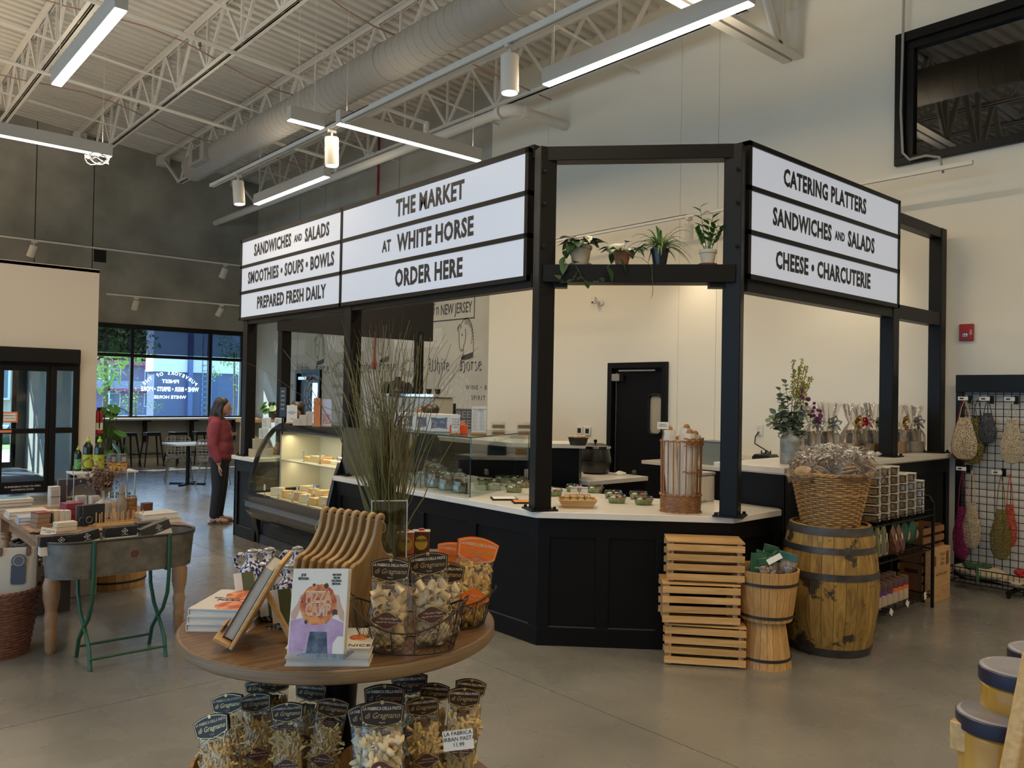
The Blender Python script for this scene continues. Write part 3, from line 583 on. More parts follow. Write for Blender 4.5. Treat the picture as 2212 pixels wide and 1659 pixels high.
# back counters inside
def counter(name, b, zt, lab, th=.045, ov=.02):
 t = thing(name, lab, 'counter', ((b[0]+b[1])/2, (b[2]+b[3])/2, 0)); cx, cy = (b[0]+b[1])/2, (b[2]+b[3])/2
 hx, hy = (b[1]-b[0])/2, (b[3]-b[2])/2
 obj('cabinet', MB().bx(-hx+ov, hx-ov, -hy+ov, hy-ov, 0, zt-th), M_blkwood, t); obj('top', MB().bx(-hx, hx, -hy, hy, zt-th, zt), M_quartz, t, bevel=.003)
 mb = MB(); n = max(1, int(hy*2/.6))
 for k in range(n): mb.bx(-hx+ov-.018, -hx+ov-.002, -hy+ov+.01+k*(2*hy-.04)/n, -hy+ov-.01+(k+1)*(2*hy-.04)/n, .1, zt-th-.02)
 obj('cabinet_doors', mb, M_blkwood, t, bevel=.002)
 return t
counter('back_counter', (8.05, XW-.02, 3.75, 6.6), .95, 'back counter with white top along the white wall, right of the kitchen door')
obj_bs = tag(obj('backsplash', MB().bx(XW-.035, XW-.014, 3.75, 6.6, .955, 1.06), M_quartz), 'low white upstand behind the back counter', 'backsplash')
counter('island_counter', (5.8, 6.7, 5.4, 6.35), .92, 'low white-topped counter in front of the kitchen door, under the soup kettle')
t = thing('high_counter', 'high inner counter with white top across the middle of the kiosk', 'counter', (0, 0, 0))
obj('top', MB().prism([(5.22, 7.6), (5.22, 5.9), (5.75, 5.42), (6.1, 5.72), (5.75, 6.1), (5.75, 7.6)], 1.24, 1.285), M_quartz, t, bevel=.003)
obj('cabinet', MB().prism([(5.28, 7.6), (5.28, 5.93), (5.75, 5.5), (6.02, 5.72), (5.7, 6.05), (5.7, 7.6)], 0, 1.24), M_blkwood, t)
t = thing('service_counter', 'low black-lit service shelf seen through the glass guard', 'counter', (0, 0, 0))
obj('top', MB().bx(5.06, 5.26, 5.6, 7.6, .80, .83), mat('steel_top', (.3, .3, .3), .3, .9), t); obj('cabinet', MB().bx(5.08, 5.26, 5.62, 7.58, 0, .8), M_blkwood, t)

# ------------------------------------------------------------------ kiosk frame
t = thing('kiosk_frame', 'black steel frame of the kiosk carrying the lit signs and the plant shelf', 'frame', (0, 0, 0))
ZT = 3.6; ZB = 2.60; ZQ = 3.515
def post(x, y, z0, z1, rz=0, w=.125, plate=True, s=.0):
 o = obj('post', MB().bx(-w/2, w/2, -w/2, w/2, z0, z1), M_blk, t, bevel=.006, M=TR(x, y, 0, rz=rz))
 if plate:
  pl = MB().bx(-.1, .1, -.1, .1, z0, z0+.012)
  for a in (-.08, .08):
   for b in (-.08, .08): pl.lathe([(.012, z0+.012), (.012, z0+.03)], 6, (a, b, 0))
  obj('base_plate', pl, M_blk, o)
PA = tuple(at(1166, 1101, z=ZS))[:2]; PB = tuple(at(1577, 1115, z=ZS))[:2]
post(*PA, ZS, ZQ, R(-22)); post(*PB, ZS, ZQ, R(-68))
post(4.02, 9.35, .965, ZT-.05); post(4.02, 6.93, ZS, ZT-.05); post(7.46, 3.235, 1.25, ZT-.1); post(8.55, 3.235, 1.25, ZT-.1)
post(4.48, 9.38, .965, ZB+.02); post(6.45, 9.3, 0, ZB+.02, w=.1)
def beam(p, q, z0, z1, w=.11):
 p = V((*p, 0)); q = V((*q, 0)); L = (q-p).length; a = math.atan2(q.y-p.y, q.x-p.x)
 return obj('beam', MB().bx(0, L, -w/2, w/2, z0, z1), M_blk, t, bevel=.004, M=TR(p.x, p.y, 0, rz=a))
beam(PA, PB, ZQ-.10, ZQ, .12); beam(PA, PB, ZB-.05, ZB+.075, .17)
beam((4.02, 9.35), (4.02, 4.3), ZT-.11, ZT-.01); beam((4.02, 9.35), (4.02, 4.3), ZB-.06, ZB+.04)
beam((5.02, 3.235), (8.61, 3.235), ZT-.2, ZT-.1); beam((5.02, 3.235), (8.61, 3.235), ZB-.08, ZB+.05)
beam((4.02, 9.35), (6.5, 9.35), ZT-.13, ZT-.03); beam((6.45, 9.35), (6.45, 7.7), ZT-.13, ZT-.03)
for (p, s) in ((PA, 1), (PB, -1)):
 obj('shelf_bracket', MB().bx(-.05, .05, -.05, .05, ZB-.08, ZB-.05), M_blk, t, M=TR(p[0]+.12*s*.7, p[1]-.12*s*.7, 0, rz=R(-45)))
 for z in (3.33, 3.1, 2.8): obj('bolt', MB().lathe([(.012, 0), (.012, .01), (0, .012)], 8), M_blk, t, M=Matrix.Translation((p[0]-.06, p[1]-.06, z)) @ Matrix.Rotation(R(-45), 4, 'Z') @ Matrix.Rotation(pi/2, 4, 'X'))
# far dark bulkhead
tag(obj('dark_bulkhead', MB().bx(4.36, 6.66, 9.26, 9.34, 2.49, 3.5), mat('bulkhead_black', (.008, .008, .009), .7)), 'large black bulkhead closing the far end of the kiosk above the coffee machine', 'bulkhead')

M_lbx = mat('lit_sign_face', (.42, .45, .50), .25, emit=.38, ec=(.80, .86, 1.0)); M_ink = mat('sign_ink', (.012, .012, .014), .5)
def lightbox(name, lab, M, W, cols, rows_text, sz=.15):
 """local frame: X to the reader's right, Y up, Z towards the reader; origin at lower left of the box"""
 t = thing(name, lab, 'sign', M=M); H = .975
 fr = MB(); fw = .035; n = sum(cols); xs = [0]
 fr.bx(0, W, 0, fw, -.14, 0).bx(0, W, H-fw, H, -.14, 0).bx(0, W, 0, H, -.15, -.12)
 for c in cols: xs.append(xs[-1]+W*c/n)
 for i, x in enumerate(xs): fr.bx(max(0, x-fw/2-(fw/2 if i == len(xs)-1 else 0)), min(W, x+fw/2+(fw/2 if i == 0 else 0)), 0, H, -.14, 0)
 ph = (H-4*fw)/3
 for k in (1, 2): fr.bx(0, W, k*(ph+fw), k*(ph+fw)+fw, -.14, 0)
 obj('sign_frame', fr, M_blk, t)
 for ci in range(len(cols)):
  x0, x1 = xs[ci]+fw/2, xs[ci+1]-fw/2
  for r in range(3):
   z = (2-r)*(ph+fw)+fw
   p = obj('sign_panel', MB().bx(x0+.003, x1-.003, z+.002, z+ph-.002, -.03, -.008), M_lbx, t)
   parts = rows_text[ci][r]; cx = (x0+x1)/2+parts[0]
   for s, dx, k in parts[1:]: txt(s, sz*k, M_ink, p, TR(cx+dx, z+ph/2-(.0 if k == 1 else .0), -.0065), sx=.755, bold=.038, sp=1.07)
 return t
def Mf(x, y, z, d):
 a = {'-Y': 0, '-X': -pi/2}[d]
 return Matrix.Translation((x, y, z)) @ Matrix.Rotation(a, 4, 'Z') @ Matrix.Rotation(pi/2, 4, 'X')
lightbox('lightbox_sign', 'long lit menu sign on the left face, ordering text and fresh food list', Mf(3.93, 9.47, 2.59, '-X'), 5.15, (1, 1.12),
 [[[.08, ('SANDWICHES', -.44, 1), ('AND', .20, .55), ('SALADS', .62, 1)], [.04, ('SMOOTHIES • SOUPS • BOWLS', 0, 1)], [.09, ('PREPARED FRESH DAILY', 0, 1)]],
  [[.10, ('THE MARKET', 0, 1.1)], [.12, ('AT', -.66, .75), ('WHITE HORSE', .06, 1.1)], [.10, ('ORDER HERE', 0, 1.1)]]], .19)
lightbox('lightbox_sign', 'lit menu sign on the right face, catering platters and cheese', Mf(4.95, 3.13, 2.60, '-Y'), 2.47, (1,),
 [[[-.10, ('CATERING PLATTERS', 0, 1)], [-.11, ('SANDWICHES', -.36, 1), ('AND', .22, .55), ('SALADS', .60, 1)], [-.10, ('CHEESE • CHARCUTERIE', 0, 1)]]], .175)
for y, s in ((8.2, 'left'), (5.6, 'right')): area('sign_glow', (3.9, y, 3.08), 2.4, .8, 5, (.8, .88, 1), (-1, 0, 0))
area('sign_glow', (6.2, 3.14, 3.08), 2.3, .8, 5, (.8, .88, 1), (0, -1, 0))
# ------------------------------------------------------------------ round display table in the foreground
def film(n, tint=(.97, .96, .93), g=.17, bump=.6, sc=30):
 m = glassy(n, tint, g, .12); T = m.node_tree
 if 'nz' in T.nodes: return m
 nz = T.nodes.new('ShaderNodeTexNoise'); nz.name = 'nz'; nz.inputs['Scale'].default_value = sc; nz.inputs['Detail'].default_value = 3; nz.inputs['Distortion'].default_value = 1.5
 tcn = T.nodes.new('ShaderNodeTexCoord'); T.links.new(tcn.outputs['Object'], nz.inputs[0])
 bp = T.nodes.new('ShaderNodeBump'); bp.inputs['Strength'].default_value = bump; bp.inputs['Distance'].default_value = .02; T.links.new(nz.outputs[0], bp.inputs['Height'])
 for q in T.nodes:
  if q.type == 'BSDF_GLOSSY': T.links.new(bp.outputs[0], q.inputs['Normal'])
 return m
M_film = film('cellophane')
M_oak = wood('oak_top', (.085, .045, .020), (.175, .095, .042), sc=2.5, st=(1, 9, 9), r=.4)
M_oakedge = wood('oak_edge', (.13, .08, .036), (.22, .14, .066), sc=2, st=(1, 1, 40), r=.5)
M_lwood = wood('light_wood', (.42, .24, .10), (.58, .36, .17), sc=2.5, st=(1, 10, 10), r=.5)
M_board = wood('board_wood', (.28, .17, .07), (.42, .27, .12), sc=2.5, st=(8, 8, 1), r=.5)
M_bamboo = wood('bamboo', (.45, .27, .10), (.60, .38, .16), sc=3, st=(1, 14, 14), r=.45)
M_bushel = wood('bushel_wood', (.42, .22, .07), (.62, .36, .13), sc=2.2, st=(14, 14, 1), r=.55)
M_wire = mat('rusty_wire', (.05, .035, .025), .6, metal=.6)
M_paper = mat('white_paper', (.72, .70, .65), .7); M_page = mat('page_block', (.60, .57, .50), .8, c2=(.68, .65, .58), ns=90, nst=(.2, .2, 6))
M_cream = mat('cream_cover', (.62, .58, .50), .35)
CT = V((1.44, 2.52)); ZR = .95
t = thing('round_table', 'round oak display table with pedestal and lower shelf, in the foreground', 'table', (CT.x, CT.y, 0))
n = 96
mb = MB().lathe([(0, .02), (.536, .02), (.54, .016)], n, (0, 0, 0)); 
obj('tabletop', MB().lathe([(.530, ZR-.0005), (.538, ZR-.004)], n, cap=False).lathe([(0, ZR), (.530, ZR)], n, cap=False), M_oak, t)
obj('tabletop_edge', MB().lathe([(0, ZR-.042), (.532, ZR-.042), (.54, ZR-.036), (.54, ZR-.008), (.536, ZR-.002)], n, cap=False), M_oakedge, t)
obj('pedestal', MB().lathe([(.06, .02), (.05, .3), (.055, .6), (.07, ZR-.05), (.2, ZR-.042)], 24), M_blkwood, t)
obj('lower_shelf', MB().lathe([(0, .27), (.6, .27), (.6, .30), (0, .30)], 64, cap=False), M_oak, t)
obj('base', MB().lathe([(.32, 0), (.32, .03), (.08, .06)], 32), M_blkwood, t)
RZF = -YAW      # rz that makes local +X run to the reader's right, facing the camera
# --- books
def book(name, lab, w, h, th, M, cover, cat='book', group=None, spine=None, page=None):
 """lies flat: X width, Y height (bottom edge towards -Y), Z thickness; spine on the -X side"""
 t = thing(name, lab, cat, M=M, group=group)
 obj('cover', MB().bx(0, w, 0, h, 0, .003).bx(0, w, 0, h, th-.003, th).bx(0, .003, 0, h, .003, th-.003), [cover], t, smooth=0)
 obj('pages', MB().bx(.004, w-.005, .004, h-.004, .003, th-.003), page or M_page, t)
 return t
def blob(cx, cy, r, n=28, j=.06, seed=1, sx=1):
 q = random.Random(seed); return [(cx+r*sx*cos(2*pi*i/n)*(1+q.uniform(-j, j)), cy+r*sin(2*pi*i/n)*(1+q.uniform(-j, j))) for i in range(n)]
M_pz = mat('pizza_orange', (.36, .06, .012), .6, c2=(.62, .26, .06), ns=38, pos=(.42, .58)); M_pzc = mat('pizza_char', (.05, .03, .02), .7)
M_lil = mat('lilac_shirt', (.36, .25, .42), .7, c2=(.46, .34, .52), ns=30); M_skin = mat('printed_skin', (.50, .33, .25), .7); M_den = mat('printed_denim', (.02, .035, .07), .7, c2=(.10, .14, .20), ns=40)
M_inkb = mat('black_ink', (.02, .02, .02), .6)
def pcover(t, w, h, z):
 P = lambda k, poly, m, nm: obj(nm, MB().prism(poly, z+.0001*k, z+.0001*k+.0002), m, t, smooth=0)
 P(1, [(.02*w, 0), (w*.98, 0), (w*.97, h*.36), (w*.72, h*.42), (w*.3, h*.42), (w*.02, h*.38)], M_lil, 'printed_shirt')
 P(3, [(w*.8, 0), (w*.98, 0), (w*.98, h*.2), (w*.88, h*.2), (w*.8, h*.12)], M_cream, 'printed_gap')
 P(3, [(w*.02, h*.40), (w*.10, h*.38), (w*.22, h*.60), (w*.24, h*.70), (w*.17, h*.68), (w*.12, h*.58), (w*.02, h*.47)], M_skin, 'printed_arm')
 P(3, [(w*.97, h*.37), (w*.90, h*.40), (w*.78, h*.58), (w*.79, h*.69), (w*.86, h*.68), (w*.90, h*.58), (w*.97, h*.47)], M_skin, 'printed_arm')
 P(4, [(w*.33, 0), (w*.72, 0), (w*.68, h*.25), (w*.38, h*.25)], M_den, 'printed_apron')
 P(5, blob(w*.5, h*.57, w*.33, 40, .04, 3), M_pz, 'printed_pizza')
 for k, (a, b, r) in enumerate(((.40, .80, .03), (.62, .79, .045), (.80, .48, .05), (.30, .36, .03), (.20, .6, .02))): P(6, blob(w*a, h*b, w*r, 9, .3, k+9), M_pzc, 'printed_char')
 for s, yy in (('PIZZA', .65), ('CAMP', .50)): txt(s, h*.19, M_paper, t, TR(w*.5, h*yy, z+.0016), sx=.66, bold=.03, ext=.0002)
 for s, yy in (('PIZZA', .65), ('CAMP', .50)): txt(s, h*.19, mat('pizza_letter_fill', (.55, .2, .04), .6), t, TR(w*.5, h*yy, z+.0021), sx=.66, bold=-.012, ext=.0002)
 txt('JOE\nBEDDIA', h*.045, M_inkb, t, TR(w*.2, h*.9, z+.001), sx=.9, bold=.01); txt('RECIPES\nFROM\nPIZZERIA\nBEDDIA', h*.036, M_inkb, t, TR(w*.8, h*.87, z+.001), sx=.9, bold=.01)
q0 = at(614, 1440, z=ZR)
for k in (0, 1):
 b = book('cookbook', 'white pizza cookbook lying flat, %s one of the two under the standing copy' % ('lower', 'upper')[k], .205, .245, .026, TR(q0.x+.003*k, q0.y+.002*k, ZR+.0265*k, rz=R(-38.5)) @ TR(0, .205, 0, rz=-pi/2), M_cream, group='flat cookbooks under the standing one')
 if k:
  obj('printed_shirt', MB().prism([(.07, .03), (.205, .02), (.205, .12), (.1, .13)], .0262, .0265), M_lil, b); obj('printed_arm', MB().prism([(.12, .12), (.205, .13), (.205, .16), (.14, .14)], .0262, .0266), M_skin, b)
  obj('printed_pizza', MB().prism(blob(.1, .2, .03), .0262, .0265), M_pz, b); txt('NICE', .03, M_inkb, b, TR(.18, .21, .0265, rz=pi/2))
p = at(628, 1409, z=ZR+.0555)
b = book('cookbook', 'cookbook standing upright, a pizza held before a face on its cream cover', .170, .232, .022, TR(p.x, p.y, p.z, rz=R(-53)) @ Matrix.Rotation(R(3.5), 4, 'Y').inverted() @ Matrix.Rotation(R(90-14), 4, 'X'), M_cream)
pcover(b, .170, .232, .022)
t = thing('book_stand', 'clear acrylic stand holding up the pizza cookbook', 'stand', TR(p.x, p.y, ZR+.053, rz=R(-53)).translation, 0); t.rotation_euler = (0, 0, R(-53))
obj('back_plate', MB().quad((.03, .055, 0), (.16, .055, 0), (.16, .09, .2), (.03, .09, .2)), glassy('acrylic', (.95, .97, .97), .15), t); obj('front_lip', MB().bx(.03, .17, -.02, -.017, 0, .02).bx(.03, .17, -.02, .06, 0, .0025), MC['acrylic'], t)
q0 = at(401, 1364, z=ZR)
for k in range(3):
 b = book('pizza_book', 'white book with pizza photographs, %s of the stack of three at the table edge' % ('bottom', 'middle', 'top')[k], .205, .265, .024, TR(q0.x+.004*k, q0.y+.003*k, ZR+.0245*k, rz=R(-41-2*k)), mat('white_gloss_cover', (.68, .64, .58), .25), group='stack of three books at the left edge')
 if k == 2:
  obj('printed_pizza', MB().prism([(max(.003, min(.2, x)), max(.003, min(.262, y))) for x, y in blob(.13, .2, .075, sx=1.1)], .0242, .0246), mat('pizza_red', (.45, .05, .02), .5, c2=(.66, .30, .12), ns=30, pos=(.4, .6)), b)
  obj('printed_pizza', MB().prism([(max(.003, min(.2, x)), max(.003, min(.262, y))) for x, y in blob(.14, .055, .06, sx=1.2)], .0242, .0246), MC['pizza_red'], b)
  txt('GENUINE', .016, M_inkb, b, TR(.07, .145, .0245), sx=1.3); txt('PIZZA', .024, M_inkb, b, TR(.09, .12, .0245), sx=1.3, bold=.02)
 b2 = b.children[0]
 obj('spine', MB().bx(-.001, .0, .002, .263, 0, .024), mat('dark_spine', (.015, .015, .02), .5), b)
# easel with book seen from its side
q0 = at(500, 1412, z=ZR)
t = thing('bamboo_easel', 'light bamboo book easel seen from the side, near the left table edge', 'easel', (q0.x, q0.y, ZR), RZF+R(6))
an = R(29); ux = sin(an); uz = cos(an)
def slab(mb, x0, z0, L, th, y0, y1, s=0):   # slab leaning to +X, s offset perpendicular
 a = V((x0, 0, z0)); d = V((ux, 0, uz)); nrm = V((-uz, 0, ux)); c = []
 for y in (y0, y1):
  for (u, v) in ((0, s), (L, s), (L, s+th), (0, s+th)): q = a+d*u+nrm*v; c.append((q.x, y, q.z))
 mb.add(c, [(0, 1, 2, 3), (7, 6, 5, 4), (0, 4, 5, 1), (1, 5, 6, 2), (2, 6, 7, 3), (3, 7, 4, 0)])
mb = MB(); slab(mb, 0, .008, .30, .012, 0, .2, 0); obj('back_board', mb, M_bamboo, t, bevel=.003)
mb = MB(); slab(mb, 0, .008, .012, .055, 0, .2, .012); slab(mb, 0, .008, .035, .008, .06, .14, .06); obj('ledge', mb, M_bamboo, t, bevel=.002)
mb = MB(); a = V((.085, 0, .155)); b_ = V((.165, 0, .004)); obj('support_leg', MB().tube([(a.x, .1, a.z), (b_.x, .1, b_.z)], [.016, .016], 4, sq=.6), M_bamboo, t)
bM = Matrix.Translation((q0.x, q0.y, ZR)) @ Matrix.Rotation(RZF+R(6), 4, 'Z')
e1 = V((ux, 0, uz)); e2 = V((-uz, 0, ux)); o_ = V((0, .02, .008))+e1*.014+e2*.0125
LM = Matrix(((0, e1.x, e2.x, o_.x), (-1, 0, 0, .19), (0, e1.z, e2.z, o_.z), (0, 0, 0, 1)))
b = book('cookbook', 'closed book leaning on the bamboo easel, its page edges towards the camera', .165, .25, .034, bM @ LM, mat('navy_cover', (.03, .03, .05), .4), page=mat('page_gray', (.38, .37, .36), .6, c2=(.5, .49, .47), ns=90, nst=(.2, .2, 6)))
# serving boards on their rack
pl = [(0, 0), (.2, 0), (.2, .232), (.193, .24)]
for k in range(9): s = k/8; pl.append((.185-.068*s, .24+.02*s+.05*s*s*s))
pl += [(.1155, .37)]+[(.1+.0175*cos(R(a)), .378+.0175*sin(R(a))) for a in range(0, 181, 20)]+[(.0835, .34)]
for k in range(9): s = 1-k/8; pl.append((.012+.0705*s, .235+.012*s+.075*s*s*s))
pl += [(.0, .225)]
bme = MB(); bme.T = Matrix.Rotation(pi/2, 4, 'X'); bme.prism(pl, -.0075, .0075)
cord = MB(); cord.tube([(.1, -.014, .372), (.1, 0, .374), (.1, .014, .372), (.11, .03, .34), (.10, .035, .31), (.105, .025, .29), (.12, .012, .31), (.125, -.01, .335), (.112, -.016, .36), (.1, -.014, .372)], .0016, 5)
b0 = at(616, 1342, z=ZR+.015); hd = R(74); rowd = V((sin(hd+pi/2), cos(hd+pi/2), 0)); rzb = pi/2-hd
M_cord = mat('jute_cord', (.42, .33, .2), .9)
names = ['leftmost wooden serving board in the rack of eight', 'second serving board from the left in the rack', 'third serving board from the left in the rack', 'fourth serving board from the left in the rack', 'fourth serving board from the right in the rack', 'third serving board from the right in the rack', 'second serving board from the right in the rack', 'rightmost wooden serving board, its whole face showing behind the pasta']
for k in range(8):
 M = Matrix.Translation((b0.x+rowd.x*.036*k, b0.y+rowd.y*.036*k, ZR+.016)) @ Matrix.Rotation(rzb, 4, 'Z') @ Matrix.Rotation(R(12), 4, 'X')
 if k == 0:
  bt = thing('serving_board', names[0], 'board', M=M, group='wooden serving boards in the rack'); obj('board', bme, M_board, bt, bevel=.003); obj('hanging_cord', cord, M_cord, bt); obj('hole_shade_disc', MB().tube([(.1, -.0079, .378), (.1, .0079, .378)], .005, 10), M_bbox if 'matte_black_box' in MC else mat('hole_shade', (.03, .02, .01), .8), bt)  # solid dark disc painted as the shade inside the hanging hole
 else: dup(bt, M=M, label=names[k])
t = thing('board_rack', 'low wooden rack holding the row of serving boards', 'rack', (b0.x, b0.y, ZR), rzb)
L = .036*8
for x in (.03, .15): obj('rack_rail', MB().bx(x, x+.02, -L-.03, .03, 0, .015), M_board, t, bevel=.002)
for k in range(9): obj('rack_peg', MB().tube([(.04, .02-.036*k, .015), (.04, .02-.036*k+.012, .08)], .004, 6), M_board, t)
# oil jugs
M_jug = mat('blue_splatter_glaze', (.62, .60, .58), .15, c2=(.02, .025, .12), ns=95, det=1, pos=(.52, .55))
prof = [(.03, 0), (.045, .004), (.052, .03), (.054, .08), (.052, .12), (.044, .145), (.028, .165), (.02, .175), (.019, .19), (.024, .196), (.024, .2), (.012, .2)]
jb = MB().lathe([(r*.95, z) for r, z in prof], 28); hb = MB().tube([(-.02, 0, .188), (-.045, 0, .195), (-.062, 0, .175), (-.056, 0, .15), (-.042, 0, .142)], .0075, 8)
for k, (px, py, d, lab, rz) in enumerate(((545, 1210, 2.98, 'blue-splattered white oil jug, farthest left, a green label tag on it', .2), (582, 1202, 3.02, 'blue-splattered oil jug at the back of the middle pair', -.3), (594, 1210, 2.82, 'blue-splattered oil jug in the middle, in front of its pair', .3), (628, 1222, 2.74, 'blue-splattered oil jug tight against the serving boards', .1), (643, 1185, 3.05, 'blue-splattered oil jug farthest back behind the boards', .4))):
 z = ZR; dd = F_*d+R_*((px-1106)/FPX*d)-U_*((py-829.5)/FPX*d); x, y = dd.x, dd.y
 M = TR(x, y, z, rz=RZF+rz)
 if k == 0: j0 = thing('oil_jug', lab, 'jug', M=M, group='blue-splattered oil jugs'); obj('jug_body', jb, M_jug, j0); obj('handle', hb, M_jug, j0); obj('stopper_wire', MB().lathe([(.018, .2), (.02, .207), (.008, .212)], 16).tube([(.0, .022, .185), (.012, .02, .2), (0, 0, .214)], .0015, 4), mat('stopper_gray', (.4, .42, .4), .3, .8), j0)
 else: j = dup(j0, M=M, label=lab)
 if k in (0, 4): obj('label_tag', MB().bx(-.04, -.012, -.058, -.056, .03, .14, 0).bx(-.012, .03, -.0585, -.056, .03, .14, 1), [M_paper, mat('olive_label', (.10, .12, .05), .6)], j0 if k == 0 else j, M=Matrix.Rotation(R(-8), 4, 'Y'))
# wire sign stand
q0 = at(592, 1356, z=ZR)
t = thing('sign_clip_stand', 'small chrome clip stand with round foot between easel and boards', 'stand', (q0.x, q0.y, ZR))
M_chr = mat('chrome', (.6, .6, .6), .15, 1)
obj('foot', MB().lathe([(.026, 0), (.026, .002), (.01, .006), (0, .006)], 24), M_chr, t); obj('rod', MB().tube([(0, 0, .005), (0, 0, .12)], .003, 8), M_chr, t); obj('ring_clip', MB().tube([(.014*cos(a), 0, .134+.014*sin(a)) for a in [i*.45 for i in range(14)]], .0018, 5, closed=True), M_chr, t)
obj('card_back', MB().bx(-.04, -.006, .002, .003, .12, .165), M_paper, t); obj('card_back', MB().bx(.004, .045, .002, .003, .125, .17), M_paper, t)

# ------------------------------------------------------------------ pasta bags
M_card = mat('brown_card', (.028, .013, .008), .45); M_gold = mat('gold_foil', (.62, .46, .20), .32, .7); M_ctext = mat('cream_print', (.62, .55, .42), .5)
M_orc = mat('orange_card', (.85, .17, .01), .45, emit=0)
M_pasta = mat('pale_pasta', (.78, .62, .36), .6, bump=.1, ns=120); M_pasta2 = mat('yellow_pasta', (.80, .54, .14), .55); M_pasta3 = mat('pasta_sticks', (.68, .49, .20), .6)
def shield(w, h):   # header card outline, origin at centre bottom tip
 top = [(w/2-.004+i*(-w+.008)/8, h+.10*w*(1-((i-4)/4)**2)) for i in range(9)]
 return [(0, 0), (w*.42, h*.22), (w*.46, h*.3)]+[(w/2, h*.98)]+top+[(-w/2, h*.98), (-w*.46, h*.3), (-w*.42, h*.22)]
BG = {}
def bag_parts(w, H, bt):
 k = (w, H, bt)
 if k in BG: return BG[k]
 fm = MB(); rings = []; NS = 20; zt = H*.78
 lv = [(0, .62, .45), (.03, .9, .95), (.12, 1, 1.05), (.35, 1.02, 1.08), (.55, .98, .95), (.7, .95, .6), (.8, .95, .16), (1, .96, .06)]
 vs = []; 
 for z, a, b in lv:
  for i in range(NS):
   t_ = 2*pi*i/NS; cx = cos(t_); sy = sin(t_); e = .7
   vs.append((w/2*.96*a*math.copysign(abs(cx)**e, cx), .036*b*(w/.127)*math.copysign(abs(sy)**e, sy), z*H*.93))
 fs = [(j*NS+i, j*NS+(i+1) % NS, (j+1)*NS+(i+1) % NS, (j+1)*NS+i) for j in range(len(lv)-1) for i in range(NS)]; fs.append(tuple(range(NS-1, -1, -1)))
 fm.add(vs, fs); BG[k] = fm.mesh('film', M_film, 60)
 return BG[k]
def inside(rnd, w, H, tk):
 """a random point close to the inner face of a filled bag"""
 z = rnd.uniform(.03, .68)*H; fz = 1 if z < .5*H else max(.35, 1-(z-.5*H)/(.3*H))
 u = rnd.uniform(-1, 1); x = u*(w/2*.9-tk*1.1); y = -rnd.uniform(.5, .95)*.034*(w/.127)*fz*math.sqrt(max(.1, 1-u*u*.6))
 if rnd.random() < .25: y = -y
 return V((x, y, z))
TUBE = {}
def tube_mesh(r, l, m):
 k = (r, l)
 if k not in TUBE:
  a = MB().lathe([(r, -l/2), (r, l/2), (r*.84, l/2), (r*.84, -l/2), (r, -l/2)], 14, cap=False); TUBE[k] = a.mesh('pasta_tube', m, 40)
 return TUBE[k]
CM = {}
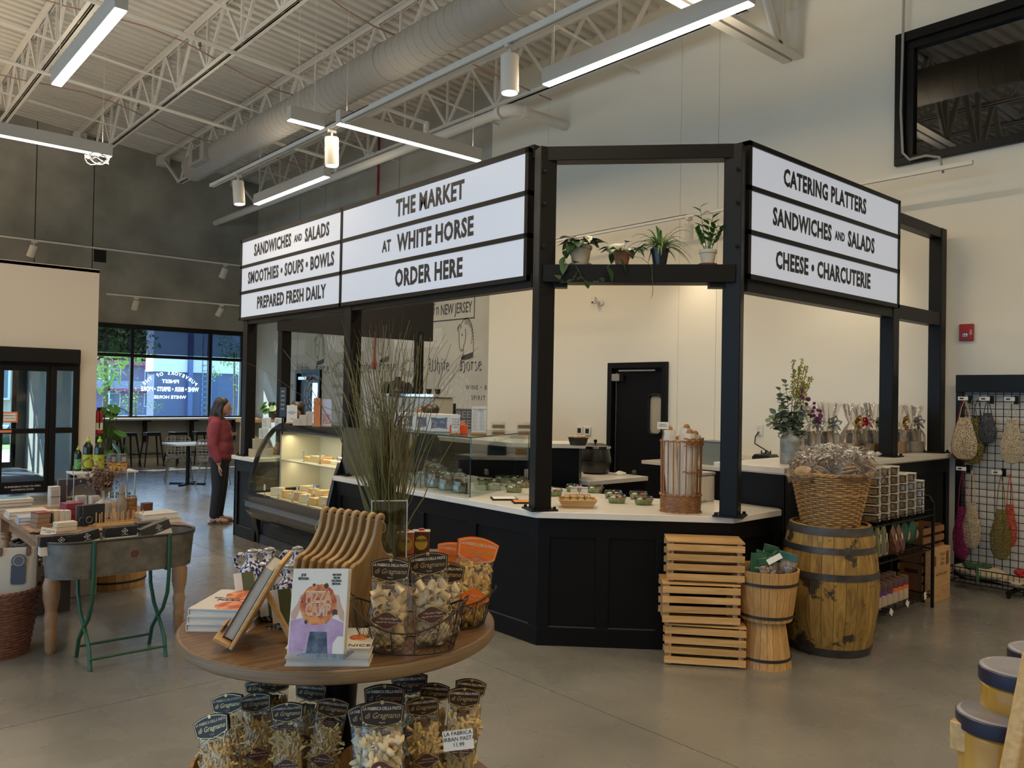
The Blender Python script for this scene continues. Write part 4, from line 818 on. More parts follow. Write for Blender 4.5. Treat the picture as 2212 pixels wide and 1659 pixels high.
def make_bag(name, lab, w, H, kind, M, group, seed=1, orange=False):
 rnd = random.Random(seed); t = thing(name, lab, 'pasta bag', M=M, group=group)
 link('film', bag_parts(w, H, 0), t)
 if kind in ('paccheri', 'rigatoni'):
  r, l, N = (.0135, .034, 80) if kind == 'paccheri' else (.009, .042, 140)
  me = tube_mesh(r, l, M_pasta if kind == 'paccheri' else M_pasta2); pts = []
  for _ in range(4000):
   if len(pts) >= N: break
   p = inside(rnd, w, H, r)
   p.y = math.copysign(max(0, abs(p.y)-r*.9), p.y) if abs(p.y) > r else p.y
   if all((p-q).length > r*1.75 for q in pts): pts.append(p)
  for p in pts:
   d = V((rnd.gauss(0, 1), rnd.gauss(0, .7), rnd.gauss(0, 1))).normalized(); p.y = math.copysign(max(0, abs(p.y)-l*.42*abs(d.y)), p.y)
   link('pasta_tube', me, t, Matrix.Translation(p) @ d.to_track_quat('Z', 'Y').to_matrix().to_4x4())
 else:
  key = (kind, w, seed % 3)
  if key not in CM:
   mb = MB()
   for _ in range({'sticks': 230, 'spirals': 120, 'shells': 110}[kind]):
    p = inside(rnd, w, H, .006); d = V((rnd.gauss(0, .45), rnd.gauss(0, .12), rnd.gauss(0, 1))).normalized(); q = d.to_track_quat('Z', 'Y').to_matrix().to_4x4()
    mb.T = Matrix.Translation(p) @ q
    if kind == 'sticks': mb.tube([(0, 0, -.024), (.001, 0, .024)], .0038, 5)
    elif kind == 'spirals':
     mb.tube([(.0, 0, -.02+.005*i) for i in range(9)], [.0045+.0022*(i % 2) for i in range(9)], 6)
    else: mb.tube([(.008*sin(i*.6), 0, -.018+.006*i) for i in range(7)], [.003, .007, .0085, .009, .0085, .007, .003], 7)
   CM[key] = mb.mesh('pasta', M_pasta if kind == 'shells' else M_pasta3, 50)
  o = link('pasta', CM[key], t); o['kind'] = 'stuff'
 # folded header card
 hw = w*1.0; hh = w*.50; z0 = H-hh-.004; mc = M_orc if orange else M_card; sh = shield(hw, hh)
 cm = MB(); cm.T = Matrix.Rotation(pi/2, 4, 'X'); cm.prism([(x, z+z0) for x, z in sh], .004, .0055); cm.prism([(x, z+z0) for x, z in sh], -.0055, -.004); cm.bx(-hw*.46, hw*.46, z0+hh*.9, z0+hh*1.02, -.004, .004)
 hc = obj('header_card', cm, mc, t, smooth=0)
 bd = MB(); bd.tube([(x*.93, -.006, z0+z*.90+.004) for x, z in sh], .0013, 4, closed=True); obj('gold_border', bd, M_gold if not orange else M_ctext, hc)
 yy = -.0062; tm = M_ctext
 txt('LA FABBRICA DELLA PASTA', w*.094, tm, hc, face(0, yy, z0+hh*.86), sx=.74, bold=.025, ext=.0002); txt('di Gragnano', w*.175, M_gold, hc, face(0, yy, z0+hh*.56), sx=.9, shear=.35, bold=.005, ext=.0002)
 txt('Napoli', w*.05, tm, hc, face(0, yy, z0+hh*.27), ext=.0002)
 wh = MB()
 for s in (-1, 1):
  wh.add([(0, yy, z0+hh*.16), (s*w*.2, yy-.001, z0+hh*.08), (s*w*.38, yy, z0-hh*.1), (s*w*.2, yy, z0-hh*.02)], [(0, 1, 2, 3)])
  for dx in (.36, .43): wh.lathe([(0, 0), (w*.035, 0)], 10, (0, 0, 0), cap=False) if 0 else wh.sph((s*w*dx*.95, yy, z0+hh*(.28 if dx > .4 else .2)), w*.028, .001, w*.028, 8, 4)
 wh.box((0, yy, z0+hh*1.12), (w*.07, .002, w*.08)); obj('gold_wheat', wh, M_gold, hc, smooth=0)
 sm = MB(); sm.T = Matrix.Rotation(pi/2, 4, 'X'); zz = z0-hh*.42; sm.prism([(-w*.19, zz+w*.16), (w*.19, zz+w*.16), (w*.17, zz), (0, zz-w*.06), (-w*.17, zz)], .0055*(w/.127)+.003, .009); pr = obj('product_tag', sm, mc if not orange else M_card, t, smooth=0)
 txt('ITALIAN\nMACARONI\nPRODUCT', w*.065, mat('copper_print', (.5, .25, .12), .5), pr, face(0, -.0092, zz+w*.06), sx=.95, ext=.0002)
 # oval label
 lz = H*.34; ly = -.0405*(w/.127); ov = []
 for i in range(28):
  a = 2*pi*i/28; rr = 1+.13*cos(a*4); ov.append((w*.33*cos(a)*rr, lz+w*.18*sin(a)*rr))
 lm = MB(); lm.T = Matrix.Rotation(pi/2, 4, 'X'); lm.prism(ov, -ly, -ly+.001)
 lb = obj('oval_label', lm, mat('label_brown', (.09, .035, .03), .45) if not orange else M_orc, t, smooth=0)
 obj('label_border', MB().tube([(x, ly-.001, z) for x, z in ov], .0012, 4, closed=True), M_gold, lb)
 nm = {'paccheri': 'i Paccheri Rigati', 'rigatoni': 'i Rigatoni', 'sticks': 'le Pennette Lisce', 'spirals': 'i Gnocchetti', 'shells': 'i Fusilloni Capresi'}[kind]
 txt(nm, w*.075, M_ctext, lb, face(w*.03, ly-.0015, lz+w*.045), shear=.3, ext=.0002); txt('500g NET WT. 17.6 oz (1.1 lb)', w*.045, M_ctext, lb, face(w*.03, ly-.0015, lz-w*.04), bold=.02, ext=.0002)
 return t
def pxat(px, py, d): return V((0, 0, CH))+F_*d+R_*((px-1106)/FPX*d)-U_*((py-829.5)/FPX*d)
def place_bag(px, py, d, w, H, kind, lab, group, roll=0, lean=6, turn=0, seed=1, orange=False, zb=None):
 """px,py = centre of the header card; d = its distance"""
 top = pxat(px, py, d); Rm = Matrix.Rotation(RZF+R(turn), 4, 'Z') @ Matrix.Rotation(R(roll), 4, 'Y') @ Matrix.Rotation(R(-lean), 4, 'X')
 if zb is not None: H = (top.z-zb)/(Rm @ V((0, 0, 1))).z+w*.25
 o = top-(Rm @ V((0, 0, H-w*.25)))
 return make_bag('pasta_bag', lab, w, H, kind, Matrix.Translation(o) @ Rm, group, seed, orange), o
G = 'bags of paccheri in the front wire basket'
B1 = place_bag(844, 1234, 2.50, .127, .305, 'paccheri', 'bag of big pasta tubes with dark brown header, left one in the front wire basket', G, 1, 4, 0, 1, zb=ZR+.014)
B2 = place_bag(926, 1220, 2.56, .127, .305, 'paccheri', 'bag of big pasta tubes with dark brown header, right one in the front wire basket', G, -5, 4, 6, 2, zb=ZR+.014)
B3 = place_bag(965, 1240, 2.68, .12, .29, 'paccheri', 'bag of big pasta tubes behind the front two, only its header corner showing', G, 4, 4, 12, 3, zb=ZR+.014)
G = 'orange-topped bags in the rear wire basket'
B4 = place_bag(985, 1200, 2.85, .14, .26, 'rigatoni', 'orange-topped bag of yellow pasta tubes, left one in the rear wire basket', G, 8, 2, 0, 4, True, zb=ZR+.012)
B5 = place_bag(1030, 1192, 2.80, .155, .25, 'rigatoni', 'orange-topped bag of yellow pasta tubes, right one, its header folded to a point', G, 12, 2, 24, 5, True, zb=ZR+.012)
def wire_basket(lab, c, a, b, a2, b2, h, dip, rz, z0=ZR, cell=14):
 t = thing('wire_basket', lab, 'basket', (c[0], c[1], z0), rz)
 rim = [(a*cos(q), b*sin(q), h-dip*(sin(q)**2)) for q in [2*pi*i/40 for i in range(40)]]
 obj('rim', MB().tube(rim, .003, 6, closed=True), M_wire, t); bot = [(a2*cos(q), b2*sin(q), .008) for q in [2*pi*i/40 for i in range(40)]]
 obj('base_ring', MB().tube(bot, .003, 6, closed=True), M_wire, t)
 for i in range(14):
  q = 2*pi*i/14; obj('upright_wire', MB().tube([(a2*cos(q), b2*sin(q), .008), ((a+a2)/2*cos(q)*1.03, (b+b2)/2*sin(q)*1.03, h*.5), (a*cos(q), b*sin(q), h-dip*sin(q)**2)], .0017, 4), M_wire, t)
 net = MB(); N = 44
 for s in (1, -1):
  for i in range(N):
   pts = []
   for k in range(8):
    f = k/7; q = 2*pi*(i+s*f*3.2)/N; aa = a2+(a-a2)*f; bb = b2+(b-b2)*f; pts.append((aa*cos(q)*1.005, bb*sin(q)*1.005, .008+f*(h-dip*sin(q)**2-.008)))
   net.tube(pts, .0006, 3, cap=False)
 obj('wire_netting', net, M_wire, t, stuff=True)
 for s in (1, -1): obj('loop_handle', MB().tube([(s*a, -.03, h), (s*(a+.012), -.025, h+.012), (s*(a+.014), 0, h+.018), (s*(a+.012), .025, h+.012), (s*a, .03, h)], .0025, 5), M_wire, t)
 return t
c1 = (B1[1]+B2[1])/2-R_*.012+F_*.012; wire_basket('oval wire basket in front, holding the bags of big pasta tubes', (c1.x, c1.y), .175, .125, .145, .095, .15, .07, RZF)
c2 = (B4[1]+B5[1])/2; wire_basket('oval wire basket behind, holding the orange-topped bags', (c2.x, c2.y), .13, .11, .105, .09, .115, .03, RZF)
# riser, glass vase with tall grass, oil tins
c3 = pxat(850, 1200, 3.08); ZV = 1.13
t = thing('wooden_riser', 'small dark wooden riser at the back of the round table under the grass vase', 'riser', (c3.x, c3.y, ZR), RZF)
obj('riser_top', MB().bx(-.13, .17, -.1, .13, ZV-ZR-.02, ZV-ZR), M_oak, t, bevel=.002)
for x in (-.12, .15): obj('riser_side', MB().bx(x, x+.015, -.09, .12, 0, ZV-ZR-.02), M_oak, t)
v = pxat(838, 1150, 3.08)
t = thing('glass_vase', 'square clear glass vase holding the tall dry grass', 'vase', (v.x, v.y, ZV), RZF+R(12))
g = MB(); s = .066; H = .215
for a, b, c, d in ((-s, s, -s, -s+.006), (-s, s, s-.006, s), (-s, -s+.006, -s, s), (s-.006, s, -s, s)): g.bx(a, b, c, d, 0, H)
g.bx(-s, s, -s, s, 0, .012); obj('vase_edge_glint', MB().tube([(-s, -s, H), (s, -s, H), (s, s, H), (-s, s, H)], .0028, 4, closed=True).tube([(s, -s, 0), (s, -s, H)], .003, 4).tube([(-s, -s, 0), (-s, -s, H)], .003, 4).tube([(s, s, 0), (s, s, H)], .004, 4), mat('glint_bright', (.55, .60, .60), .08), t); obj('vase_wall', g, glassy('vase_glass', (.95, .97, .96), .14, .02), t)  # opaque bright tubes added on rim and corners as painted glints of the glass
t = thing('tall_grass', 'tall bunch of olive green reeds and twigs standing in the glass vase', 'plant', (v.x, v.y, ZV+.013), RZF)
M_reed = mat('reed_green', (.11, .11, .03), .6, c2=(.18, .16, .05), ns=5); M_reed2 = mat('reed_brown', (.12, .05, .02), .7)
rnd = random.Random(11)
for i in range(115):
 a = rnd.uniform(0, 2*pi); r0 = rnd.uniform(0, .05); x, y = r0*cos(a), r0*sin(a); big = rnd.random() < .75
 hgt = rnd.uniform(.45, .88) if big else rnd.uniform(.6, .95); sp = rnd.gauss(0, .11)-.03; sq_ = rnd.gauss(0, .08); cv = rnd.gauss(0, .05)
 pts = [(x+sp*f+cv*f*f*(1-f)*3+ (rnd.gauss(0, .004) if f else 0), y+sq_*f, hgt*f*(1-.06*abs(sp)*f)) for f in [k/7 for k in range(8)]]
 obj('reed', MB().tube(pts, [(.0042 if big else .0016)*(1-.75*k/7) for k in range(8)], 4, cap=False), M_reed if big else (M_reed2 if rnd.random() < .5 else M_reed), t)
for i in range(26):   # thin arching twigs
 a = rnd.uniform(-1, 1); pts = []; x = rnd.uniform(-.02, .02); L = rnd.uniform(.3, .6)
 for k in range(9): f = k/8; pts.append((x+a*L*f**1.3, rnd.gauss(0, .01), .35+ .52*f*(1-.35*f*abs(a))+.03*sin(k)))
 obj('twig', MB().tube(pts, [.0014*(1-.6*k/8) for k in range(9)], 3, cap=False), M_reed2, t)
for k, (px, lab, c) in enumerate(((876, 'small oil tin with red lid half hidden behind the vase', (.35, .12, .05)), (910, 'small brown and yellow oil tin with red lid beside the vase', (.10, .03, .015)))):
 q = pxat(px, 1180, 3.1+.03*k); t = thing('oil_tin', lab, 'tin', (q.x, q.y, ZV), RZF+.1, 'oil tins behind the pasta')
 obj('tin_body', MB().bx(-.032, .032, -.02, .02, 0, .085), mat('tin_%d' % k, c, .35), t, bevel=.004); obj('tin_rim', MB().bx(-.034, .034, -.022, .022, .083, .088), mat('tin_cream', (.6, .55, .45), .4, .3), t, bevel=.002); obj('cap', MB().lathe([(.012, .088), (.012, .094), (0, .095)], 14), mat('red_cap', (.5, .02, .02), .4), t)
 lbm = MB(); lbm.T = Matrix.Rotation(pi/2, 4, 'X'); lbm.prism(blob(0, .042, .028, 20, 0, 1, .9), .0205, .0215); l = obj('label', lbm, mat('label_yellow', (.45, .32, .05), .5), t); txt('SALOIO' if k else 'OLIO', .014, M_inkb, l, face(0, -.022, .052), bold=.03)
# lower baskets
def bushel(lab, c, r, h, z0, rb=.8, group='bushel baskets', n=26, hoops=(.78, .12), rz=0, inv=False, cat='basket', split=1):
 t = thing('bushel_basket', lab, cat, (c[0], c[1], z0), rz, group)
 r0, r1 = (r*rb, r) if not inv else (r, r*rb); dw = 2*pi/n
 st = MB(); e = .004
 q0_, q1_ = -dw/2+.006, dw/2-.006
 P = lambda rr, q, z: (rr*cos(q), rr*sin(q), z)
 vs = [P(r0, q0_, 0), P(r0, q1_, 0), P(r1, q1_, h), P(r1, q0_, h), P(r0-.012, q0_, 0), P(r0-.012, q1_, 0), P(r1-.012, q1_, h), P(r1-.012, q0_, h)]
 st.add(vs, [(0, 1, 2, 3), (7, 6, 5, 4), (0, 3, 7, 4), (1, 5, 6, 2), (3, 2, 6, 7), (0, 4, 5, 1)]); me = st.mesh('stave', M_bushel, 0)
 for i in range(n): link('stave', me, t, Matrix.Rotation(i*dw, 4, 'Z'))
 for f in hoops:
  rr = r0+(r1-r0)*f+.002; obj('hoop', MB().lathe([(rr, h*f-.009), (rr+.0025, h*f-.009), (rr+.0025, h*f+.009), (rr, h*f+.009)], 48, cap=False), mat('hoop_black', (.02, .018, .016), .5), t)
 zb = .01 if not inv else h-.012; rr = (r0 if not inv else r1)-.012; obj('basket_floor', MB().lathe([(0, zb), (rr, zb), (rr, zb+.01), (0, zb+.01)], 32, cap=False), M_bushel, t)
 return t
bR = (1.49, 2.178); bL = (1.145, 2.483)
bushel('wooden stave basket full of pasta under the table, right one', bR, .225, .26, .30, group='stave baskets under the round table'); bushel('wooden stave basket full of pasta under the table, left one', bL, .225, .26, .30, group='stave baskets under the round table')
G = 'bags of pasta in the left lower basket'
for k, (px, py, d, w, roll, turn, lean, lab) in enumerate(((459, 1572, 2.50, .124, -20, -10, 12, 'bag of thin pasta, lowest at the far left, tilted outwards'), (492, 1522, 2.68, .112, -12, -6, 8, 'bag of thin pasta behind the lowest left one'), (553, 1519, 2.66, .105, -9, 0, 6, 'bag of thin pasta, second row, below the easel'), (621, 1540, 2.58, .105, -5, 2, 8, 'bag of thin pasta, front centre of the left basket'), (718, 1530, 2.62, .106, 10, 10, 6, 'bag of thin pasta at the right rim of the left basket'), (592, 1476, 2.78, .108, 0, 4, 4, 'bag of thin pasta at the back, just under the tabletop edge'), (560, 1485, 2.86, .10, -6, 0, 4, 'bag of thin pasta in the shade at the back left'), (672, 1495, 2.76, .108, 4, 0, 4, 'bag of thin pasta at the back right of the left basket'))):
 place_bag(px, py, d, w, .27, 'sticks', lab, G, roll, lean, turn, k)
G = 'bags of pasta in the right lower basket'
for k, (px, py, d, w, roll, turn, lean, kd, lab) in enumerate(((826, 1545, 2.40, .134, -2, 2, 10, 'shells', 'large bag of curled pasta, nearest the camera in the right basket'), (797, 1548, 2.46, .13, -8, 0, 6, 'shells', 'bag of curled pasta half hidden behind the nearest bag'), (831, 1507, 2.52, .13, 0, 4, 4, 'shells', 'bag of curled pasta right behind the nearest one'), (914, 1527, 2.55, .105, -6, 4, 8, 'spirals', 'bag of ridged pasta in the front centre of the right basket'), (938, 1496, 2.66, .10, 5, 6, 4, 'spirals', 'bag of ridged pasta behind the centre one'), (1002, 1508, 2.58, .107, 4, 8, 6, 'spirals', 'bag of ridged pasta at the right, behind the price tag'), (1016, 1488, 2.66, .105, 9, 12, 4, 'spirals', 'bag of ridged pasta farthest right, under the table rim'), (885, 1478, 2.74, .125, -4, 0, 4, 'spirals', 'dark header of a bag in the shade under the tabletop'))):
 place_bag(px, py, d, w, .27, kd, lab, G, roll, lean, turn, k+20)
q = pxat(990, 1600, 2.42); t = thing('price_tag', 'white price tag on a clear clip at the right basket rim', 'sign', (q.x, q.y, q.z), RZF)
obj('card', MB().bx(-.046, .046, -.001, .001, -.026, .03), M_paper, t, M=Matrix.Rotation(R(8), 4, 'Y').inverted() @ Matrix.Rotation(R(-15), 4, 'X')); txt('LA FABRICA\nURBAN PASTA\n11.99', .016, M_inkb, t, Matrix.Rotation(R(8), 4, 'Y').inverted() @ Matrix.Rotation(R(-15), 4, 'X') @ face(0, -.002, .005), ext=.0002)
obj('clip', MB().tube([(0, 0, -.026), (.02, .01, -.06), (.018, .02, -.12)], .006, 6), MC['acrylic'], t)
# ------------------------------------------------------------------ farmhouse table on the left
TZ = .76
M_farm = wood('farm_table', (.22, .115, .06), (.36, .20, .11), sc=2, st=(10, 1, 10), r=.5)
M_farml = wood('farm_leg', (.30, .16, .08), (.42, .25, .13), sc=2, st=(8, 8, 1), r=.5)
t = thing('farmhouse_table', 'wooden farmhouse table with turned legs, crowded with goods, on the left', 'table', (1.66, 6.75, 0))
for k in range(5): obj('top_plank', MB().bx(-.48+.194*k, -.48+.194*(k+1)-.002, -.88, .9, TZ-.045, TZ), M_farm, t, bevel=.004)
obj('apron', MB().bx(-.4, -.375, -.75, .8, TZ-.17, TZ-.045).bx(.375, .4, -.75, .8, TZ-.17, TZ-.045).bx(-.375, .375, -.78, -.755, TZ-.17, TZ-.045).bx(-.375, .375, .8, .825, TZ-.17, TZ-.045), M_farm, t)
lp = [(.02, 0), (.032, .02), (.036, .12), (.04, .14), (.034, .16), (.036, .18), (.044, .24), (.036, .27), (.036, .29), (.05, .36), (.053, .45), (.04, .5), (.034, .515), (.044, .535), (.036, .55), (.044, .565), (.04, .58)]
lm = MB().lathe(lp, 20).bx(-.045, .045, -.045, .045, .58, TZ-.045).mesh('leg', M_farml, 40)
for x in (-.41, .41):
 for y in (-.8, .8): link('leg', lm, t, TR(x, y, 0))
# galvanised trough on green legs
t = thing('trough_planter', 'oval gray metal trough on green crossed legs, holding black boxes', 'trough', (1.575, 5.60, 0))
def stad(a, b, n=14):
 out = []
 for k in range(n+1): q = -pi/2+pi*k/n; out.append((a-b+b*cos(q), b*sin(q)))
 for k in range(n+1): q = pi/2+pi*k/n; out.append((-a+b+b*cos(q), b*sin(q)))
 return out
M_galv = mat('galvanised', (.13, .12, .10), .5, .5, c2=(.20, .18, .15), ns=14, det=6)
zb, zt = .575, .80; o1 = stad(.435, .165); o2 = stad(.455, .185); i1 = stad(.445, .175); n = len(o1); mb = MB()
vs = [(x, y, zb) for x, y in o1]+[(x, y, zt) for x, y in o2]+[(x*.99, y*.98, zt) for x, y in o2]+[(x*.985, y*.97, zb+.01) for x, y in o1]
mb.add(vs, [(k*n+i, k*n+(i+1) % n, (k+1)*n+(i+1) % n, (k+1)*n+i) for k in range(3) for i in range(n)]+[tuple(range(n-1, -1, -1)), tuple(3*n+i for i in range(n))]); obj('trough_body', mb, M_galv, t)
obj('rolled_rim', MB().tube([(x, y, zt) for x, y in o2], .008, 8, closed=True), mat('galvanised_dark', (.07, .065, .06), .4, .7), t)
seal = MB(); seal.T = Matrix.Translation((.03, -.178, .70)) @ Matrix.Rotation(pi/2, 4, 'X'); seal.lathe([(0, 0), (.024, 0), (.026, -.003)], 24, cap=False); obj('round_badge', seal, mat('badge_red', (.10, .03, .03), .5), t)
rv = MB()
for i in range(24): rv.sph((-.3+i*.025, -.166, zb+.012), .003, n=6, m=3)
obj('rivet_row', rv, MC['galvanised_dark'], t, stuff=True)
M_green = mat('green_paint', (.01, .075, .035), .45)
for x in (-.21, .24):
 for s in (-1, 1):
  pts = [(x, s*.19, .80), (x, s*.19, .55), (x, s*.17, .42), (x, s*.09, .30), (x, -s*.02, .22), (x, -s*.12, .13), (x, -s*.17, 0)]
  obj('leg', MB().tube(pts, .012, 8), M_green, t)
 obj('leg_clamp', MB().bx(x-.012, x+.012, -.16, .16, .565, .577), M_green, t)
for y, z in ((-.165, .07), (.165, .07), ): obj('foot_rail', MB().tube([(-.21, y, z), (.24, y, z)], .008, 8), M_green, t)
M_bbox = mat('matte_black_box', (.012, .013, .017), .35)
def black_box(x, y, z, rz, ry, lab, L=.19, H=.062, D=.075, rx=0, m=None):
 M = TR(x, y, z, rz=rz, ry=ry, rx=rx); t = thing('gift_box', lab, 'box', M=M, group='black boxes in the trough')
 obj('box_body', MB().bx(-L/2, L/2, -D/2, D/2, 0, H), m or M_bbox, t, bevel=.002); obj('box_sleeve', MB().bx(-L/2+.004, L/2-.004, -D/2+.002, D/2-.002, -.055, -.001), M_cream, t)
 x_ = MB(); yy = -D/2-.001
 for a in (45, -45): x_.T = Matrix.Translation((.02, yy, H*.56)) @ Matrix.Rotation(R(a), 4, 'Y'); x_.bx(-.016, .016, -.0006, .0006, -.001, .001)
 for a, b in ((0, .015), (0, -.015), (.015, 0), (-.015, 0)): x_.T = Matrix.Translation((.02+a, yy, H*.56+b)); x_.sph((0, 0, 0), .0045, .0008, .0035, 8, 4)
 obj('printed_emblem', x_, M_paper, t); txt('PROVISIONS', .007, M_paper, t, face(.02, yy, H*.17), ext=.0002)
 return t
for a in ((at(136, 1185, z=.78), -.0, 'black box at the left end of the trough, mostly hidden behind others'), (at(162, 1182, z=.78), .05, 'second black box in the trough, its end facing out'), (at(199, 1180, z=.785), .30, 'black box in front in the trough, tilted up to the right'), (at(274, 1163, z=.80), .05, 'black box standing level in the middle of the trough'), (at(345, 1152, z=.80), .0, 'dark gray box at the right of the trough, tilted steeply'), (at(322, 1143, z=.80), .0, 'dark box behind the tilted gray one in the trough')):
 p, rz, lab = a; q = 'tilted steeply' in lab; black_box(p.x, 5.575 if 'behind' not in lab or 'left' in lab else 5.66, p.z-.005, rz*.3, -R(18) if q else -R(10)*(rz > .2), lab, m=mat('dark_gray_box', (.035, .035, .035), .45) if 'gray' in lab or 'dark box' in lab else None)
obj_c = tag(obj('tissue_filler', MB().prism(stad(.40, .14), .735, .745), M_cream), 'cream card filler lying in the trough under the boxes', 'filler'); obj_c.location = (1.575, 5.60, 0)
# goods on the table
def ontab(px, py, z=TZ): return at(px, py, z=z)
def carton(name, lab, px, py, w, d, h, col, rz=0, z=TZ, n=1, cat='box', group=None, side=None, text=None, tcol=None, stack=1, dx=0):
 out = []
 for k in range(stack):
  p = ontab(px, py, z); t = thing(name, lab if stack == 1 else lab % ('bottom', 'second', 'third', 'top')[k if k < stack-1 else 3], cat, (p.x+.002*k, p.y+d/2, z+k*(h+.001)), RZF*.0+rz+.03*k, group)
  obj('carton_body', MB().bx(-w/2, w/2, -d/2, d/2, 0, h), mat('carton_%s' % '_'.join('%02d' % int(q*99) for q in col), col, .55), t, bevel=.002)
  if side: obj('printed_face', MB().bx(-w*.36, w*.36, -d/2-.001, -d/2, h*.15, h*.85), side, t)
  obj('lid_seam', MB().bx(-w/2-.0005, w/2+.0005, -d/2-.0005, d/2+.0005, h*.93, h*.94), M_inkb, t)
  if text: txt(text, min(w, h)*.22, tcol or M_inkb, t, face(0, -d/2-.002, h*.5), ext=.0002)
  out.append(t)
 return out
for k, (px, py, z, lab, m, w, dd) in enumerate(((20, 1100, TZ, 'white book at the bottom of the pile, cut by the left edge', M_cream, .26, .2), (22, 1100, TZ+.028, 'white book in the middle of the left-edge pile', M_cream, .26, .2), (24, 1100, TZ+.056, 'white book on top of the left-edge pile, a blue picture on its cover', M_cream, .26, .2), (52, 1118, TZ, 'cream book second from the left on the farmhouse table', M_cream, .25, .19), (53, 1118, TZ+.028, 'cream book with a brown picture, on top of its pair', M_cream, .25, .19), (74, 1130, TZ, 'pale blue book near the table corner', mat('pale_blue_cover', (.36, .42, .55), .4), .25, .18), (75, 1130, TZ+.026, 'pale blue book on top of its twin near the table corner', MC['pale_blue_cover'], .25, .18))):
 p = ontab(px, py+2); book('display_book', lab, w, dd, .026, TR(p.x-.1, p.y-.01, z, rz=.1-.03*k), m, group='books on the farmhouse table')
p = ontab(24, 1100); tag(obj('cover_picture', MB().bx(-.06, .14, .03, .15, 0, .0005), mat('sky_picture', (.12, .35, .55), .3)), 'blue cover picture lying on the topmost white book', 'picture').matrix_world = TR(p.x, p.y, TZ+.083, rz=.1)
M_kraft = mat('kraft_card', (.28, .17, .10), .7)
carton('gift_carton', 'brown card box with red lid, %s of the stack near the table corner', 90, 1140, .085, .12, .032, (.28, .17, .10), .15, stack=3, group='red-topped brown boxes')
for k in range(1): p = ontab(90, 1140); tag(obj('box_lid', MB().bx(-.043, .043, -.06, .06, 0, .004), mat('burgundy', (.24, .02, .05), .5)), 'red card lid on the stack of brown boxes', 'lid').matrix_world = TR(p.x+.004, p.y+.06, TZ+.1, rz=.21)
for k in range(4): carton('soap_box', 'slim cream box in the row of four, %s' % ('leftmost, with a black triangle', 'second from the left', 'third from the left', 'rightmost')[k], 108+13*k, 1135, .035, .075, .105, (.60, .52, .40), .05, group='row of cream boxes', side=M_inkb if k == 0 else None)
carton('cream_box', 'flat cream box with a dark slot, %s of the two near the trough', 143, 1148, .13, .085, .03, (.60, .53, .42), .05, stack=2, group='flat cream boxes')
carton('wine_glass_box', 'tall white box with a red glass picture', 118, 1096, .075, .07, .17, (.60, .57, .52), .1, text='STEMWARE', side=mat('box_gray_print', (.42, .40, .38), .6))
carton('red_box', 'deep red box, %s of the stack behind the cream boxes', 157, 1128, .12, .12, .045, (.22, .02, .05), .1, stack=3, group='deep red boxes')
for k, px in enumerate((176, 206)): carton('candle_box', 'square white box with printed front, %s of the pair behind the rack' % ('left', 'right')[k], px, 1095, .075, .07, .09, (.60, .57, .52), .05, group='pair of square white boxes', side=MC['box_gray_print'], text='NO 4')
def lathe_thing(name, lab, cat, px, py, z, parts, rz=0, group=None, xyz=None):
 p = xyz or ontab(px, py, z); t = thing(name, lab, cat, (p[0], p[1], z), rz, group)
 for nm, prof, m in parts: obj(nm, MB().lathe(prof, 24), m, t)
 return t
M_jarg = glassy('jar_glass', (.92, .95, .93), .2)
def jar(px, py, lab, r=.036, h=.075, c=(.20, .04, .02), lid=(.25, .22, .12), z=TZ, lb=M_cream, group=None, xyz=None):
 return lathe_thing('glass_jar', lab, 'jar', px, py, z, (('jar_glass', [(r*.9, 0), (r, .006), (r, h*.8), (r*.85, h*.88)], M_jarg), ('contents', [(r*.88, .003), (r*.95, .008), (r*.95, h*.75), (0, h*.76)], mat('jam_%d' % int(c[0]*100+c[1]*10), c, .4)), ('label', [(r+.0006, h*.2), (r+.0006, h*.62)], lb), ('lid', [(r*.92, h*.86), (r*.95, h*.86), (r*.95, h), (0, h+.001)], mat('lid_%d' % int(lid[0]*100), lid, .35, .5))), group=group, xyz=xyz)
G = 'jam jars on the farmhouse table'
jar(153, 1092, 'jam jar with a cream label and dull gold lid, behind the red boxes', group=G); jar(140, 1100, 'small dark jar left of the labelled jam jar', .028, .045, group=G); jar(164, 1098, 'small flat jar in front of the jam jar', .03, .035, group=G)
t = thing('frame_board', 'dark violet-gray framed board standing at the back of the table', 'board', tuple(ontab(172, 1085)), .05); obj('board_face', MB().bx(-.17, .17, 0, .012, 0, .2), mat('violet_gray', (.08, .07, .09), .6), t); obj('frame_edge', MB().bx(-.175, -.165, -.003, .015, 0, .205).bx(.165, .175, -.003, .015, 0, .205).bx(-.175, .175, -.003, .015, .2, .21), mat('frame_gray', (.25, .23, .22), .5), t)
t = thing('round_plate', 'round gray plate leaning against the framed board', 'plate', (ontab(178, 1088).x, ontab(178, 1088).y, TZ+.07), 0); mb = MB(); mb.T = Matrix.Rotation(R(80), 4, 'X'); mb.lathe([(0, 0), (.07, .0), (.1, .01), (.1, .014), (.07, .005), (0, .005)], 32, cap=False); obj('plate', mb, mat('stone_gray', (.2, .18, .17), .6), t)
